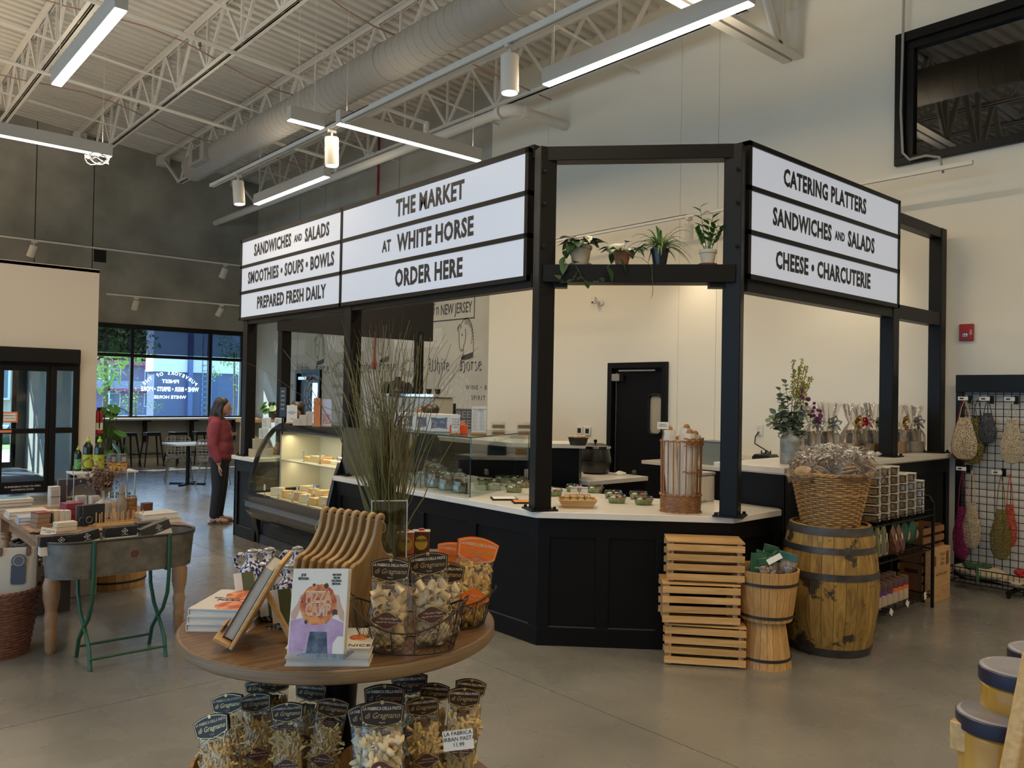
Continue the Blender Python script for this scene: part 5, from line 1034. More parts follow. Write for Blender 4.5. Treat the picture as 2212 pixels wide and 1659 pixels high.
# riser with bottles
pr = pxat(220, 1018, 6.75); RZ_ = pr.z
t = thing('display_riser', 'clear and white two-step display riser at the back of the table', 'riser', (pr.x, pr.y, TZ)); obj('riser_top', MB().bx(-.24, .26, -.1, .14, RZ_-TZ-.012, RZ_-TZ), mat('white_tray', (.6, .6, .62), .4), t)
for x in (-.23, .24):
 for y in (-.09, .13): obj('leg', MB().tube([(x, y, 0), (x, y, RZ_-TZ-.01)], .005, 6), M_chr, t)
obj('guard_wire', MB().tube([(-.24, -.1, .06+RZ_-TZ), (-.24, -.1, RZ_-TZ)], .003, 5).tube([(-.24, -.1, RZ_-TZ+.06), (-.1, -.1, RZ_-TZ+.12)], .003, 5), M_chr, t)
bp = [(.034, 0), (.037, .005), (.037, .17), (.034, .19), (.016, .215), (.015, .225)]
for k, (px, s, lab) in enumerate(((189, 1, 'dark bottle with lime nozzle cap and yellow label, left one'), (214, 1, 'dark bottle with lime nozzle cap and yellow label, right one'), (168, .72, 'smaller dark bottle with green label at the left end of the riser'))):
 p = pxat(px, 1012, 6.75); c = mat('label_lime', (.38, .40, .02), .5) if s == 1 else mat('label_green', (.10, .32, .10), .5)
 t = thing('oil_bottle', lab, 'bottle', (p.x, p.y, RZ_), 0, 'dark bottles with lime caps'); S_ = lambda pr_: [(r*s*1.05, z*s*1.12) for r, z in pr_]
 obj('bottle_body', MB().lathe(S_(bp), 24), mat('bottle_dark', (.012, .02, .012), .12), t); obj('label', MB().lathe(S_([(.0375, .02), (.0375, .125)]), 24, cap=False), c, t); obj('nozzle_cap', MB().lathe(S_([(.018, .22), (.018, .235), (.009, .24), (.006, .262), (0, .263)]), 12), mat('lime_cap', (.42, .55, .02), .4), t)
for k, (px, py, lab) in enumerate(((241, 998, 'gray and orange carton, upper left of the little stack'), (262, 998, 'gray and orange carton, upper right of the little stack'), (244, 1013, 'orange carton, lower left of the little stack'), (262, 1013, 'orange carton, lower right of the little stack'))):
 p = pxat(px, 1012, 6.75); z = RZ_+(.075 if k < 2 else 0)
 t = thing('tea_carton', lab, 'box', (p.x, p.y, z), .3, 'orange cartons on the riser'); obj('carton_body', MB().bx(-.032, .032, -.032, .032, 0, .073), mat('carton_orange', (.62, .28, .02), .5) if k > 1 else mat('carton_charcoal', (.12, .12, .12), .5), t, bevel=.002); obj('printed_face', MB().bx(.0325, .033, -.025, .025, .008, .065), mat('print_orange', (.7, .35, .05), .5), t); obj('printed_panel', MB().bx(-.02, .02, -.033, -.0325, .01, .05), MC['box_gray_print'], t)
tag(obj('twig_wreath', MB().tube([(.04*cos(a), .004*sin(3*a), .04*sin(a)+.04) for a in [i*.3 for i in range(22)]], .004, 5, closed=True), M_reed2), 'small twig ring lying in front of the lime-capped bottles', 'wreath').location = tuple(pxat(190, 1012, 6.6)-V((0, 0, .0)))
# ceramic bottle vase with dried flowers, driftwood bottle
p = ontab(232, 1124); t = lathe_thing('ceramic_vase', 'gray white bottle-shaped vase with dried flowers behind the dish rack', 'vase', 232, 1120, TZ, (('vase_body', [(.045, 0), (.058, .01), (.062, .09), (.055, .12), (.02, .14), (.013, .16), (.013, .2), (.016, .21)], mat('glazed_gray', (.42, .39, .34), .3)),), xyz=(p.x, p.y+.12, TZ))
t2 = thing('dried_bouquet', 'dried brown hydrangea bouquet standing in the ceramic vase', 'flowers', (p.x, p.y+.12, TZ+.2)); rnd = random.Random(4); M_dry = mat('dried_petal', (.20, .12, .07), .8, c2=(.30, .20, .13), ns=20)
for _ in range(14): a = (rnd.gauss(-.01, .06), rnd.gauss(0, .04), rnd.uniform(.08, .2)); obj('stem', MB().tube([(0, 0, -.1), (a[0]*.4, a[1]*.4, .02), a], .0015, 4), M_reed2, t2)
mb = MB()
for _ in range(420):
 c = V((rnd.gauss(-.01, .055), rnd.gauss(0, .035), .12+rnd.gauss(0, .05))); a = V((rnd.gauss(0, 1), rnd.gauss(0, 1), rnd.gauss(0, 1))).normalized()*.012; b = a.cross(V((rnd.random(), rnd.random(), rnd.random()))).normalized()*.009
 mb.add([c-a, c-b, c+a, c+b], [(0, 1, 2, 3)])
obj('petals', mb, M_dry, t2, smooth=0, stuff=True)
p = ontab(270, 1126); t = lathe_thing('driftwood_bottle', 'tall gray-brown wooden bottle shape beside the ceramic vase', 'ornament', 270, 1124, TZ, (('body', [(.03, 0), (.035, .05), (.04, .1), (.032, .15), (.02, .2), (.018, .24), (.012, .27), (0, .275)], wood('driftwood', (.20, .15, .11), (.33, .27, .2), sc=3, st=(10, 10, 1))),), xyz=(p.x, p.y+.1, TZ))
obj('leather_tie', MB().tube([(.022*cos(a), .022*sin(a), .19) for a in [i*.5 for i in range(13)]], .003, 5), M_reed2, t)
p = ontab(292, 1122); lathe_thing('wood_canister', 'tall striped wooden canister at the right of the table', 'canister', 292, 1120, TZ, (('body', [(.047, 0), (.047, .13)], wood('walnut_stripe', (.16, .07, .03), (.34, .18, .08), sc=2, st=(1, 1, 9))), ('lid', [(.048, .131), (.048, .15), (0, .151)], MC['walnut_stripe'])), xyz=(p.x, p.y+.13, TZ))
p = ontab(327, 1112); lathe_thing('wood_canister', 'short dark wooden canister at the right back of the table', 'canister', 327, 1110, TZ, (('body', [(.045, 0), (.045, .06)], wood('dark_walnut', (.09, .03, .02), (.16, .06, .035), sc=2, st=(1, 1, 9))), ('lid', [(.046, .061), (.046, .08), (0, .081)], MC['dark_walnut'])), xyz=(p.x, p.y+.12, TZ))
rnd = random.Random(9)
for k in range(9):
 p = ontab(240+(k % 5)*12, 1075-(k//5)*7); lathe_thing('silver_tin', 'flat round silver tin, %s row of the cluster, %s' % (('front', 'back')[k//5], ('leftmost', 'second from the left', 'third from the left', 'fourth from the left', 'rightmost')[k % 5]), 'tin', 0, 0, TZ, (('tin', [(.026, 0), (.026, .022), (0, .0225)], M_chr),), xyz=(p.x, p.y, TZ), group='flat silver tins')
t = thing('dish_rack', 'bamboo dish rack with upright pegs near the table front', 'rack', (ontab(262, 1134).x, ontab(262, 1134).y+.03, TZ), .08)
obj('rack_base', MB().bx(-.17, .17, -.04, -.02, 0, .018).bx(-.17, .17, .03, .05, 0, .018), M_bamboo, t, bevel=.002)
for k in range(9):
 for y in (-.03, .04): obj('rack_peg', MB().tube([(-.15+.0375*k, y, .018), (-.15+.0375*k, y, .095)], .004, 6), M_bamboo, t)
for k, (px, lab) in enumerate(((192, 'dark gray board standing upright, left of the pair'), (206, 'black board with rounded handle standing upright, right of the pair'))):
 p = ontab(px, 1135); t = thing('slate_board', lab, 'board', (p.x, p.y+.02, TZ), RZF+R(55), 'pair of dark upright boards')
 obj('board', MB().bx(-.09, .07, -.008, .008, 0, .15), mat('slate_%d' % k, ((.06, .06, .065), (.015, .018, .025))[k], .4), t, bevel=.004); obj('grip_ring', MB().tube([(-.05+.022*cos(a), -.02, .045+.022*sin(a)) for a in [i*.4 for i in range(16)]], .003, 5, closed=True), mat('gray_ring', (.2, .2, .2), .4, .6), t); obj('peg_foot', MB().bx(-.05, .06, -.03, .03, 0, .008), M_bamboo, t)
for k in range(2):
 p = ontab(312, 1134); b = book('display_book', 'thick white book at the right end of the table, %s of two' % ('lower', 'upper')[k], .26-.01*k, .2, .034, TR(p.x, p.y+.01*k, TZ+.001+k*.035, rz=-.05+.1*k), M_cream, group='thick white books at the right end')
p = ontab(70, 1160); t = thing('price_sign', 'small white price sign near the left corner of the table', 'sign', (ontab(102, 1158).x, ontab(102, 1158).y, TZ)); obj('card', MB().bx(-.045, .045, -.001, .001, .005, .055), M_paper, t, M=Matrix.Rotation(R(-20), 4, 'X') @ Matrix.Rotation(R(15), 4, 'Y')); txt('CARD HOLDER\n26.00', .011, M_inkb, t, Matrix.Rotation(R(-20), 4, 'X') @ Matrix.Rotation(R(15), 4, 'Y') @ face(0, -.002, .03), ext=.0002); obj('clip', MB().lathe([(.012, 0), (.008, .008)], 12), M_chr, t)
t = thing('black_pouch', 'small black pouch lying near the left corner of the table', 'pouch', tuple(ontab(80, 1154))); obj('pouch', MB().sph((0, 0, .012), .05, .025, .012), M_bbox, t)
# wicker
M_wick = mat('wicker_honey', (.30, .15, .045), .5, c2=(.50, .29, .10), ns=40, bump=.2); M_wickd = mat('wicker_redbrown', (.12, .04, .025), .55, c2=(.20, .075, .045), ns=40)
def wicker(name, lab, loc, r0, r1, h, m, rz=0, rows=26, n=22, ell=1, rim=.011, wob=.004, group=None, z0=0, band=None):
 t = thing(name, lab, 'basket', loc, rz, group); th = h/rows
 seg = n*4
 for k in range(rows):
  f = (k+.5)/rows; rr = r0+(r1-r0)*f**.9; pts = []
  for i in range(seg): a = 2*pi*i/seg; q = rr+wob*cos(a*n/2*1+pi*(k % 2)); pts.append((q*cos(a), q*ell*sin(a), h*f))
  obj('woven_row', MB().tube(pts, th*.5, 4, closed=True, sq=1), m, t)
 for i in range(n): a = 2*pi*i/n; obj('stake', MB().tube([(r0*cos(a), r0*ell*sin(a), 0), ((r0+(r1-r0)*.55)*cos(a), (r0+(r1-r0)*.55)*ell*sin(a), h*.5), (r1*cos(a), r1*ell*sin(a), h)], .0035, 4), m, t)
 for s in (0, 1):
  pts = [((r1+.004*cos(20*a+s*pi))*cos(a), (r1+.004*cos(20*a+s*pi))*ell*sin(a), h+.006*sin(20*a+s*pi)) for a in [2*pi*i/120 for i in range(120)]]; obj('rim_braid', MB().tube(pts, rim, 6, closed=True), m, t)
 if band is not None:
  for s in (0, 1):
   rr = r0+(r1-r0)*band; pts = [((rr+.006+.003*cos(24*a+s*pi))*cos(a), (rr+.006+.003*cos(24*a+s*pi))*ell*sin(a), h*band+.004*sin(24*a+s*pi)) for a in [2*pi*i/120 for i in range(120)]]; obj('band_braid', MB().tube(pts, .005, 5, closed=True), m, t)
 obj('basket_floor', MB().lathe([(0, .004), (r0, .004), (r0, .012), (0, .012)], 32, sx=1, sy=ell, cap=False), m, t)
 return t
p = at(12, 1425, z=0); wb_ = (p.x-.02, p.y+.17, 0)
wicker('wicker_basket', 'red-brown wicker basket on the floor, cut by the left edge', wb_, .17, .235, .42, M_wickd, rows=22)
def tote(name, lab, loc, rz, w, h, tilt, c, badge=True):
 M = TR(*loc, rz=rz, rx=tilt); t = thing(name, lab, 'bag', M=M, group='canvas bags in the floor basket')
 mb = MB(); vs = []; lv = [(0, .9, 1), (.1, 1, 1.1), (.5, 1, 1), (.85, .98, .7), (1, .95, .4)]
 for z, a, b in lv:
  for i in range(16): q = 2*pi*i/16; vs.append((w/2*a*math.copysign(abs(cos(q))**.5, cos(q)), .05*b*math.copysign(abs(sin(q))**.6, sin(q)), z*h))
 mb.add(vs, [(j*16+i, j*16+(i+1) % 16, (j+1)*16+(i+1) % 16, (j+1)*16+i) for j in range(4) for i in range(16)]+[tuple(range(15, -1, -1)), tuple(64+i for i in range(16))]); obj('canvas_body', mb, mat('canvas', (.46, .42, .35), .9, bump=.2, ns=200), t, bevel=0)
 if badge:
  b = MB(); b.T = Matrix.Translation((w*.12, -.058, 0)) @ Matrix.Rotation(pi/2, 4, 'X'); b.prism(rrect(-.042, .042, .1, .23, .015), -.001, .002); obj('printed_panel', b, mat('slate_blue', (.05, .06, .09), .6), t)
  b = MB(); b.T = Matrix.Translation((w*.12, -.062, .25)) @ Matrix.Rotation(pi/2, 4, 'X'); b.lathe([(0, 0), (.042, 0), (.044, -.004)], 28, cap=False); bo = obj('round_patch', b, mat('slate_patch', (.09, .09, .11), .6), t)
  obj('patch_ring', MB().tube([(w*.12+.03*cos(a), -.063, .25+.03*sin(a)) for a in [i*.3 for i in range(21)]], .0012, 4, closed=True), M_paper, bo)
 for s in (-1, 1): obj('leather_strap', MB().bx(s*w*.3-.012, s*w*.3+.012, -.045, -.028, h*.86, h*1.02), mat('leather', (.12, .06, .04), .5), t)
 return t
tote('canvas_tote', 'off-white canvas wine tote with a round dark badge, leaning in the floor basket', (wb_[0]+.07, wb_[1]-.08, .36), R(-22), .27, .33, R(-6), None)
tote('canvas_tote', 'smaller canvas tote behind the badged one in the floor basket', (wb_[0]+.17, wb_[1]+.06, .36), R(10), .15, .22, R(8), None, False)
p = at(58, 1215, z=.35); wicker('wicker_basket', 'gray wicker basket on a crate under the farmhouse table', (1.42, 7.15, .3), .17, .2, .24, mat('wicker_gray', (.10, .08, .07), .7), rows=14, n=18)
t = thing('white_crate', 'plain white wooden box on the floor under the table', 'crate', (1.72, 7.55, 0)); obj('box_body', MB().bx(-.18, .18, -.12, .12, 0, .22), mat('bleached_wood', (.42, .36, .28), .7), t, bevel=.004); obj('box_lid', MB().bx(-.185, .185, -.125, .125, .22, .235), MC['bleached_wood'], t, bevel=.003)
t = thing('floor_crate', 'low dark crate carrying the gray wicker basket under the table', 'crate', (1.42, 7.15, 0)); obj('crate_body', MB().bx(-.18, .18, -.16, .16, 0, .3), mat('dark_crate_wood', (.06, .035, .02), .7), t)
bushel('round wooden tub with a black hoop on the floor behind the trough', (2.12, 7.72), .27, .2, 0, rb=.92, group='floor tubs', hoops=(.3,))
# ------------------------------------------------------------------ curved glass display case
t = thing('display_case', 'black refrigerated display case with curved glass front full of cheeses', 'display case', (0, 0, 0))
YA, YB = 6.97, 8.87
def ext(poly, y0, y1, m, nm, par=None, bevel=0, closed=True, sm=35):
 mb = MB(); n = len(poly); vs = [(x, y0, z) for x, z in poly]+[(x, y1, z) for x, z in poly]
 fs = [(i, (i+1) % n, n+(i+1) % n, n+i) for i in range(n if closed else n-1)]
 if closed: fs += [tuple(range(n-1, -1, -1)), tuple(range(n, 2*n))]
 mb.add(vs, fs); return obj(nm, mb, m, par or t, bevel=bevel, smooth=sm, recalc=closed)
M_case = mat('case_black_gloss', (.010, .012, .016), .14, coat=.6); M_cin = mat('case_interior', (.62, .57, .42), .5)
GP = [(3.82, .60), (3.835, .74), (3.875, .90), (3.93, 1.06), (4.01, 1.20), (4.10, 1.31), (4.2, 1.37), (4.3, 1.39)]
side = [(3.80, .58)]+GP[1:]+[(4.74, 1.39), (4.74, .30), (3.90, .29), (3.79, .40), (3.78, .50)]
ext(side, YA, YA+.05, M_case, 'end_panel', bevel=.006)
inner = [(x+.035, z-.02) for x, z in GP]
ext(GP+inner[::-1], YB-.05, YB, M_case, 'end_frame')
ext([(x+.012, z-.004) for x, z in GP], YA+.05, YB-.05, glassy('case_glass', (.94, .98, .97), .09, .02), 'curved_glass', closed=False, sm=80)
ext(GP[-3:]+[(4.3, 1.37), (4.1, 1.29)], YA, YB, M_case, 'top_edge_rail')
obj('case_top', MB().bx(4.3, 4.75, YA, YB, 1.36, 1.395), M_case, t, bevel=.004)
obj('case_end_glass', MB().bx(3.9, 4.7, YB-.012, YB-.006, .6, 1.34), MC['case_glass'], t)
obj('rear_wall', MB().bx(4.70, 4.73, YA+.05, YB-.02, .5, 1.36), M_cin, t); obj('inner_end', MB().bx(4.2, 4.70, YB-.06, YB-.02, .62, 1.36), M_cin, t); obj('well_floor', MB().bx(3.85, 4.7, YA+.05, YB-.05, .56, .58), M_cin, t)
obj('canopy_light_bar', MB().bx(4.3, 4.42, YA+.06, YB-.3, 1.25, 1.275), M_cin, t, bevel=.003); obj('glass_shelf', MB().bx(4.18, 4.70, YA+.06, YB-.08, .94, .955), mat('case_shelf', (.45, .44, .38), .3), t, bevel=.002)
area('case_lamp', (4.3, (YA+YB)/2, 1.24), 1.7, .05, 7, (1, .86, .55), rz=pi/2)
area('case_lamp', (4.35, (YA+YB)/2, .93), 1.7, .05, 4, (1, .86, .6), rz=pi/2)
ext([(3.795, .60), (3.775, .56), (3.775, .50), (3.81, .50), (3.84, .60)], YA, YB, M_case, 'front_rail', bevel=.003)
ext([(3.79, .50), (3.785, .44), (3.80, .43), (3.84, .5)], YA+.02, YB-.02, mat('case_chrome_strip', (.25, .3, .36), .18, .8), 'bumper_strip')
ext([(3.80, .43), (3.80, .385), (3.88, .295), (4.70, .29), (4.70, .55), (3.85, .55)], YA+.02, YB-.02, M_case, 'base_panel')
g2 = MB()
for k in range(9): g2.bx(3.885+.006*k*0, 3.89, YA+.1, YB-.3, .16+.013*k, .167+.013*k)
obj('grille', g2, M_blk, t)
obj('kick_panel', MB().bx(3.98, 4.02, YA, YB, 0, .29), mat('kick_gloss', (.03, .035, .045), .2), t); obj('kick_frame', MB().bx(3.955, 3.98, YA, YB, 0, .10).bx(3.96, 3.98, YA, YB, .10, .104), MC['kick_gloss'], t)
for y in (YB-.03, YA+.03): obj('leg', MB().tube([(3.90, y, .34), (3.925, y, .22), (3.95, y, .12), (3.955, y, .0)], [.05, .038, .026, .018], 10), M_case, t)
def wedge(name, lab, x, y, z, r, h, a, c, group, rz=0):
 t = thing(name, lab, 'cheese', (x, y, z), rz, group); mb = MB(); n = 8
 vs = [(0, 0, 0)]+[(r*cos(a*i/n), r*sin(a*i/n), 0) for i in range(n+1)]; m_ = len(vs); vs += [(p[0], p[1], h) for p in vs]
 mb.add(vs, [tuple(range(m_-1, -1, -1)), tuple(range(m_, 2*m_))]+[(i, (i+1) % m_, m_+(i+1) % m_, m_+i) for i in range(m_)]); obj('wedge', mb, mat('cheese_%d' % int(c[2]*100), c, .5), t, bevel=.003); return t
CHC = ((.62, .42, .16), (.66, .50, .26), (.55, .30, .10), (.68, .58, .36))
rnd = random.Random(21); k = 0
def tagcard(lab, x, y, z, rz=-pi/2, h=.05, s='CHEESE', group='price cards in the display case'):
 t = thing('price_card', lab, 'card', (x, y, z), rz, group); obj('card', MB().bx(-.022, .022, -.001, .001, h-.0, h+.065), M_paper, t); obj('card_foot', MB().tube([(0, .002, 0), (0, .002, h+.01)], .002, 5).lathe([(.014, 0), (.014, .003)], 10), M_blk, t); txt(s, .009, M_inkb, t, face(0, -.0015, h+.045), ext=.0002); txt('per lb', .007, M_inkb, t, face(0, -.0015, h+.02), ext=.0002)
for row, (x, z, n) in enumerate(((4.32, .956, 8), (3.96, .581, 9), (4.25, .581, 8))):
 for i in range(n):
  y = YA+.16+i*(YB-YA-.35)/n; side_ = ('right', 'middle', 'left')[min(2, 3*i//n)]; rw = ('upper shelf', 'front of the well', 'back of the well')[row]; k += 1
  nth = ('nearest the right end', 'second from the right end', 'third from the right end', 'fourth from the right end', 'fifth from the right end', 'sixth from the right end', 'seventh from the right end', 'second from the left end', 'nearest the left end')[i if i < n-2 else 9-(n-i)]
  wedge('cheese_wedge', 'cheese wedge on the %s, %s of the case' % (rw, nth), x+rnd.uniform(-.03, .03), y, z, rnd.uniform(.12, .17), rnd.uniform(.05, .10), R(rnd.uniform(50, 90)), CHC[(k*7) % 4], 'cheeses in the display case', rnd.uniform(-2, -.6))
  if i % 2 == 0: tagcard('white price card on the %s, %s' % (rw, nth), x-.05, y+.1, z, s=('GOUDA', 'BRIE', 'MANCHEGO', 'CHEDDAR')[k % 4])
t = thing('porcelain_bowl', 'white bowl of grated cheese on the upper shelf of the case', 'bowl', (4.33, 7.22, .956)); obj('bowl', MB().lathe([(.06, 0), (.11, .07), (.115, .075), (.105, .07), (.055, .012), (0, .012)], 24, cap=False), M_quartz, t); obj('grated_cheese', MB().sph((0, 0, .055), .1, .1, .035), mat('grated', (.66, .56, .34), .8, bump=.8, ns=90), t, stuff=True)
# cards and boxes on top of the case
def card_sign(lab, px, py0, w, h, z, lines, rz=-pi/2+.35, x=4.4, foot=True, col=None, tcol=None, name='menu_card', group=None, sz=.012, xyz=None):
 p = xyz or at(px, py0, z=z); t = thing(name, lab, 'sign', (p[0], p[1], z), rz, group)
 obj('card', MB().bx(-w/2, w/2, -.001, .001, .012 if foot else 0, h), col or M_paper, t)
 if foot: obj('wood_foot', MB().bx(-w/2-.004, w/2+.004, -.018, .018, 0, .016), M_lwood, t, bevel=.002)
 for s, yy, k in lines: txt(s, sz*k, tcol or M_inkb, t, face(0, -.0016, yy*h), ext=.0002)
 return t
ZC = 1.396
def topc(px, py=918): return at(px, py, z=ZC)
RZC = RZF
card_sign('tall white refreshment card at the left end of the case top', 630, 915, .115, .2, ZC, (('TODAY\'S\nREFRESHMENT\nBOWLS', .6, 1.2), ('12 OZ\n16 OZ', .25, 1)), RZC)
for k, (px, h, lab) in enumerate(((640, .07, 'low white card box beside the refreshment card'), (654, .11, 'middle white card box on the case top'), (668, .145, 'tallest white card box beside the orange card'))):
 p = at(px, 919, z=ZC); t = thing('card_box', lab, 'box', (p.x, p.y, ZC), RZC+.3, 'white card boxes on the case top'); obj('box_body', MB().bx(-.035, .035, -.03, .03, 0, h), M_cream, t, bevel=.002); obj('box_flap', MB().bx(-.036, .036, -.031, -.03, h*.8, h), M_cream, t)
card_sign('tall orange card on a wooden foot, on the case top', 684, 922, .07, .29, ZC, (('\n'.join(['——']*14), .55, .8),), RZC, col=mat('orange_board', (.62, .19, .04), .5), tcol=mat('orange_dark', (.35, .08, .02), .6))
t = card_sign('tall card with a picture of pink drinks, right of the orange card', 705, 922, .095, .28, ZC, (), RZC, col=mat('pale_blue_card', (.55, .58, .72), .4)); obj('printed_picture', MB().bx(-.04, .04, -.0016, -.0011, .03, .13), mat('drink_picture', (.45, .14, .12), .5, c2=(.6, .5, .55), ns=40), t)
# items left of the case on the end counter
for k, (px, py, z, w, d, h, lab, c) in enumerate(((530, 993, .966, .26, .2, .09, 'long whitewashed crate on the end counter, bottom of the pile', (.45, .39, .32)), (548, 970, 1.057, .16, .18, .06, 'small whitewashed crate, second in the pile', (.45, .39, .32)), (551, 960, 1.118, .15, .17, .055, 'small whitewashed crate, third in the pile', (.45, .39, .32)))):
 p = at(px+12, py+4, z=z); t = thing('display_crate', lab, 'crate', (4.12, 9.20+.02*k, z), RZC+.4, 'whitewashed crates on the end counter')
 for s in (-1, 1): obj('crate_side', MB().bx(s*w/2-.006, s*w/2+.006, -d/2, d/2, 0, h), MC['bleached_wood'], t, bevel=.002); obj('crate_slat', MB().bx(-w/2, w/2, s*d/2-.006, s*d/2+.006, 0, h), MC['bleached_wood'], t, bevel=.002)
 obj('crate_floor', MB().bx(-w/2, w/2, -d/2, d/2, h-.012, h-.002), MC['bleached_wood'], t)
for k, (dx, dy, z, lab) in enumerate(((0, 0, 1.175, 'white printed carton on the crate pile, lower one'), (.05, .03, 1.30, 'white printed carton, upper left of the pair'), (.17, -.06, 1.30, 'white printed carton, upper right of the pair'))):
 t = thing('printed_carton', lab, 'box', (4.15+dx, 9.20+dy, z), RZC+.2, 'white printed cartons on the end counter'); obj('carton_body', MB().bx(-.05, .05, -.03, .03, 0, .124), M_paper, t, bevel=.002); obj('printed_panel', MB().bx(-.04, .0, -.031, -.03, .015, .11), mat('blue_print', (.30, .38, .50), .5, c2=(.65, .67, .7), ns=60), t)
t = thing('cracker_bag', 'open brown paper bag of crackers leaning at the crate pile', 'bag', (4.05, 9.34, 1.057), 0); obj('paper_bag', MB().bx(-.045, .045, -.03, .03, 0, .12), mat('kraft_paper', (.36, .22, .10), .7), t, bevel=.004)
for k in range(4): obj('cracker', MB().box((-.03+.02*k, 0, .13), (.035, .03, .05)), mat('cracker', (.52, .30, .12), .7, bump=.3, ns=60), t, M=Matrix.Rotation(R(10*(k-1.5)), 4, 'Y'))
# ------------------------------------------------------------------ glass guard and what is in it
gx = 3.945; gy = 4.95; ge = at(1143, 1052, z=ZS)
ge = V((5.0, 5.42, ZS))
t = thing('glass_guard', 'clear glass guard with glass top standing on the worktop', 'glass guard', (0, 0, 0)); GG = glassy('guard_glass', (.90, .95, .94), .10, .01); zt = 1.405
obj('front_pane', MB().bx(gx, gx+.008, gy, 6.95, ZS, zt), GG, t); a = math.atan2(ge.y-gy, ge.x-gx); L = math.hypot(ge.x-gx, ge.y-gy)
obj('side_pane', MB().bx(0, L, -.004, .004, ZS, zt), GG, t, M=TR(gx, gy, 0, rz=a))
obj('top_pane', MB().prism([(gx, gy), (ge.x, ge.y), (4.9, 6.95), (gx, 6.95)], zt, zt+.01), glassy('top_glass', (.80, .86, .84), .18, .02), t)
M_edge = mat('glass_edge', (.015, .05, .045), .2)
obj('glass_edge', MB().tube([(gx, 6.95, zt+.005), (gx, gy, zt+.005), (ge.x, ge.y, zt+.005)], .006, 4), M_edge, t)
for x, y in ((gx+.004, gy+.004), (gx+.004, 5.72), (ge.x-.01, ge.y-.01)): obj('glass_joint', MB().tube([(x, y, ZS), (x, y, zt)], .004, 4), M_edge, t)
def cookie_jar(px, py, s, lab, c):
 p = at(px, py, z=ZS); p = V((p.x, p.y, ZS)); t = thing('cookie_jar', lab, 'jar', (p.x, p.y, ZS+.001), RZF, 'glass cookie jars')
 q = lambda pr: [(r*s, z*s) for r, z in pr]
 obj('jar_glass', MB().lathe(q([(.06, 0), (.068, .01), (.068, .11), (.06, .125), (.062, .13)]), 28), glassy('cookie_jar_glass', (.93, .96, .94), .3, .03), t)
 obj('glass_lid', MB().lathe(q([(.066, .131), (.066, .138), (.05, .155), (.02, .165), (.012, .17), (.02, .182), (.016, .195), (0, .2)]), 28), MC['cookie_jar_glass'], t)
 obj('parchment', MB().tube([(0, 0, .005), (0, 0, .06*s)], [.055*s, .062*s], 5), M_paper, t); rnd = random.Random(int(px))
 for i in range(9): a = rnd.uniform(0, 6.28); obj('cookie', MB().lathe([(.0, -.004), (.022*s, -.004), (.024*s, 0), (.02*s, .005), (0, .006)], 10, cap=False), mat('cookie_%d' % int(c[0]*100), c, .8, bump=.4, ns=80), t, M=TR(.034*s*cos(a), .034*s*sin(a), (.06+.01*(i//2))*s, rx=rnd.uniform(-.8, .8), ry=rnd.uniform(-.8, .8)))
 obj('jar_label', MB().bx(-.03*s, .01*s, -.0715*s, -.0705*s, .06*s, .095*s), M_paper, t)
cookie_jar(938, 1052, 1.25, 'largest glass cookie jar with brown cookies, at the back', (.30, .14, .05)); cookie_jar(961, 1058, .95, 'middle glass cookie jar with broken cookies', (.38, .20, .08)); cookie_jar(992, 1064, 1.0, 'right glass cookie jar with dark biscuits in parchment', (.16, .09, .05))
for px, py, s, lab in ((908, 1054, 'MARBLE', 'small card on a black loop stand left of the jars'), (1007, 1067, 'SALADS', 'small card on a black loop stand by the glass corner'), (1183, 1056, 'MARKET', 'thin card on a wire stand right of the first post')):
 p = at(px, py, z=ZS); t = thing('loop_stand', lab, 'sign', (p.x, p.y, ZS), RZF+.2, 'loop stands on the worktop'); obj('stand', MB().lathe([(.02, 0), (.02, .003), (.004, .005), (.003, .10)], 14).tube([(.011*cos(a), .0, .112+.011*sin(a)) for a in [i*.5 for i in range(13)]], .002, 5, closed=True), M_blk, t); obj('card', MB().bx(-.024, .024, .002, .003, .09, .14), M_paper, t); txt(s, .009, M_inkb, t, face(0, .0015, .12), ext=.0002)
card_sign('white card reading cheese storage bags, behind the glass', 902, 1044, .12, .075, ZS, (('CHEESE', .68, 1.1), ('STORAGE BAGS', .4, 1.1)), RZF, foot=False, sz=.014)
M_clam = glassy('clamshell_plastic', (.93, .95, .93), .2, .06); M_let = mat('lettuce', (.10, .20, .03), .7, c2=(.35, .40, .12), ns=60, bump=.6)
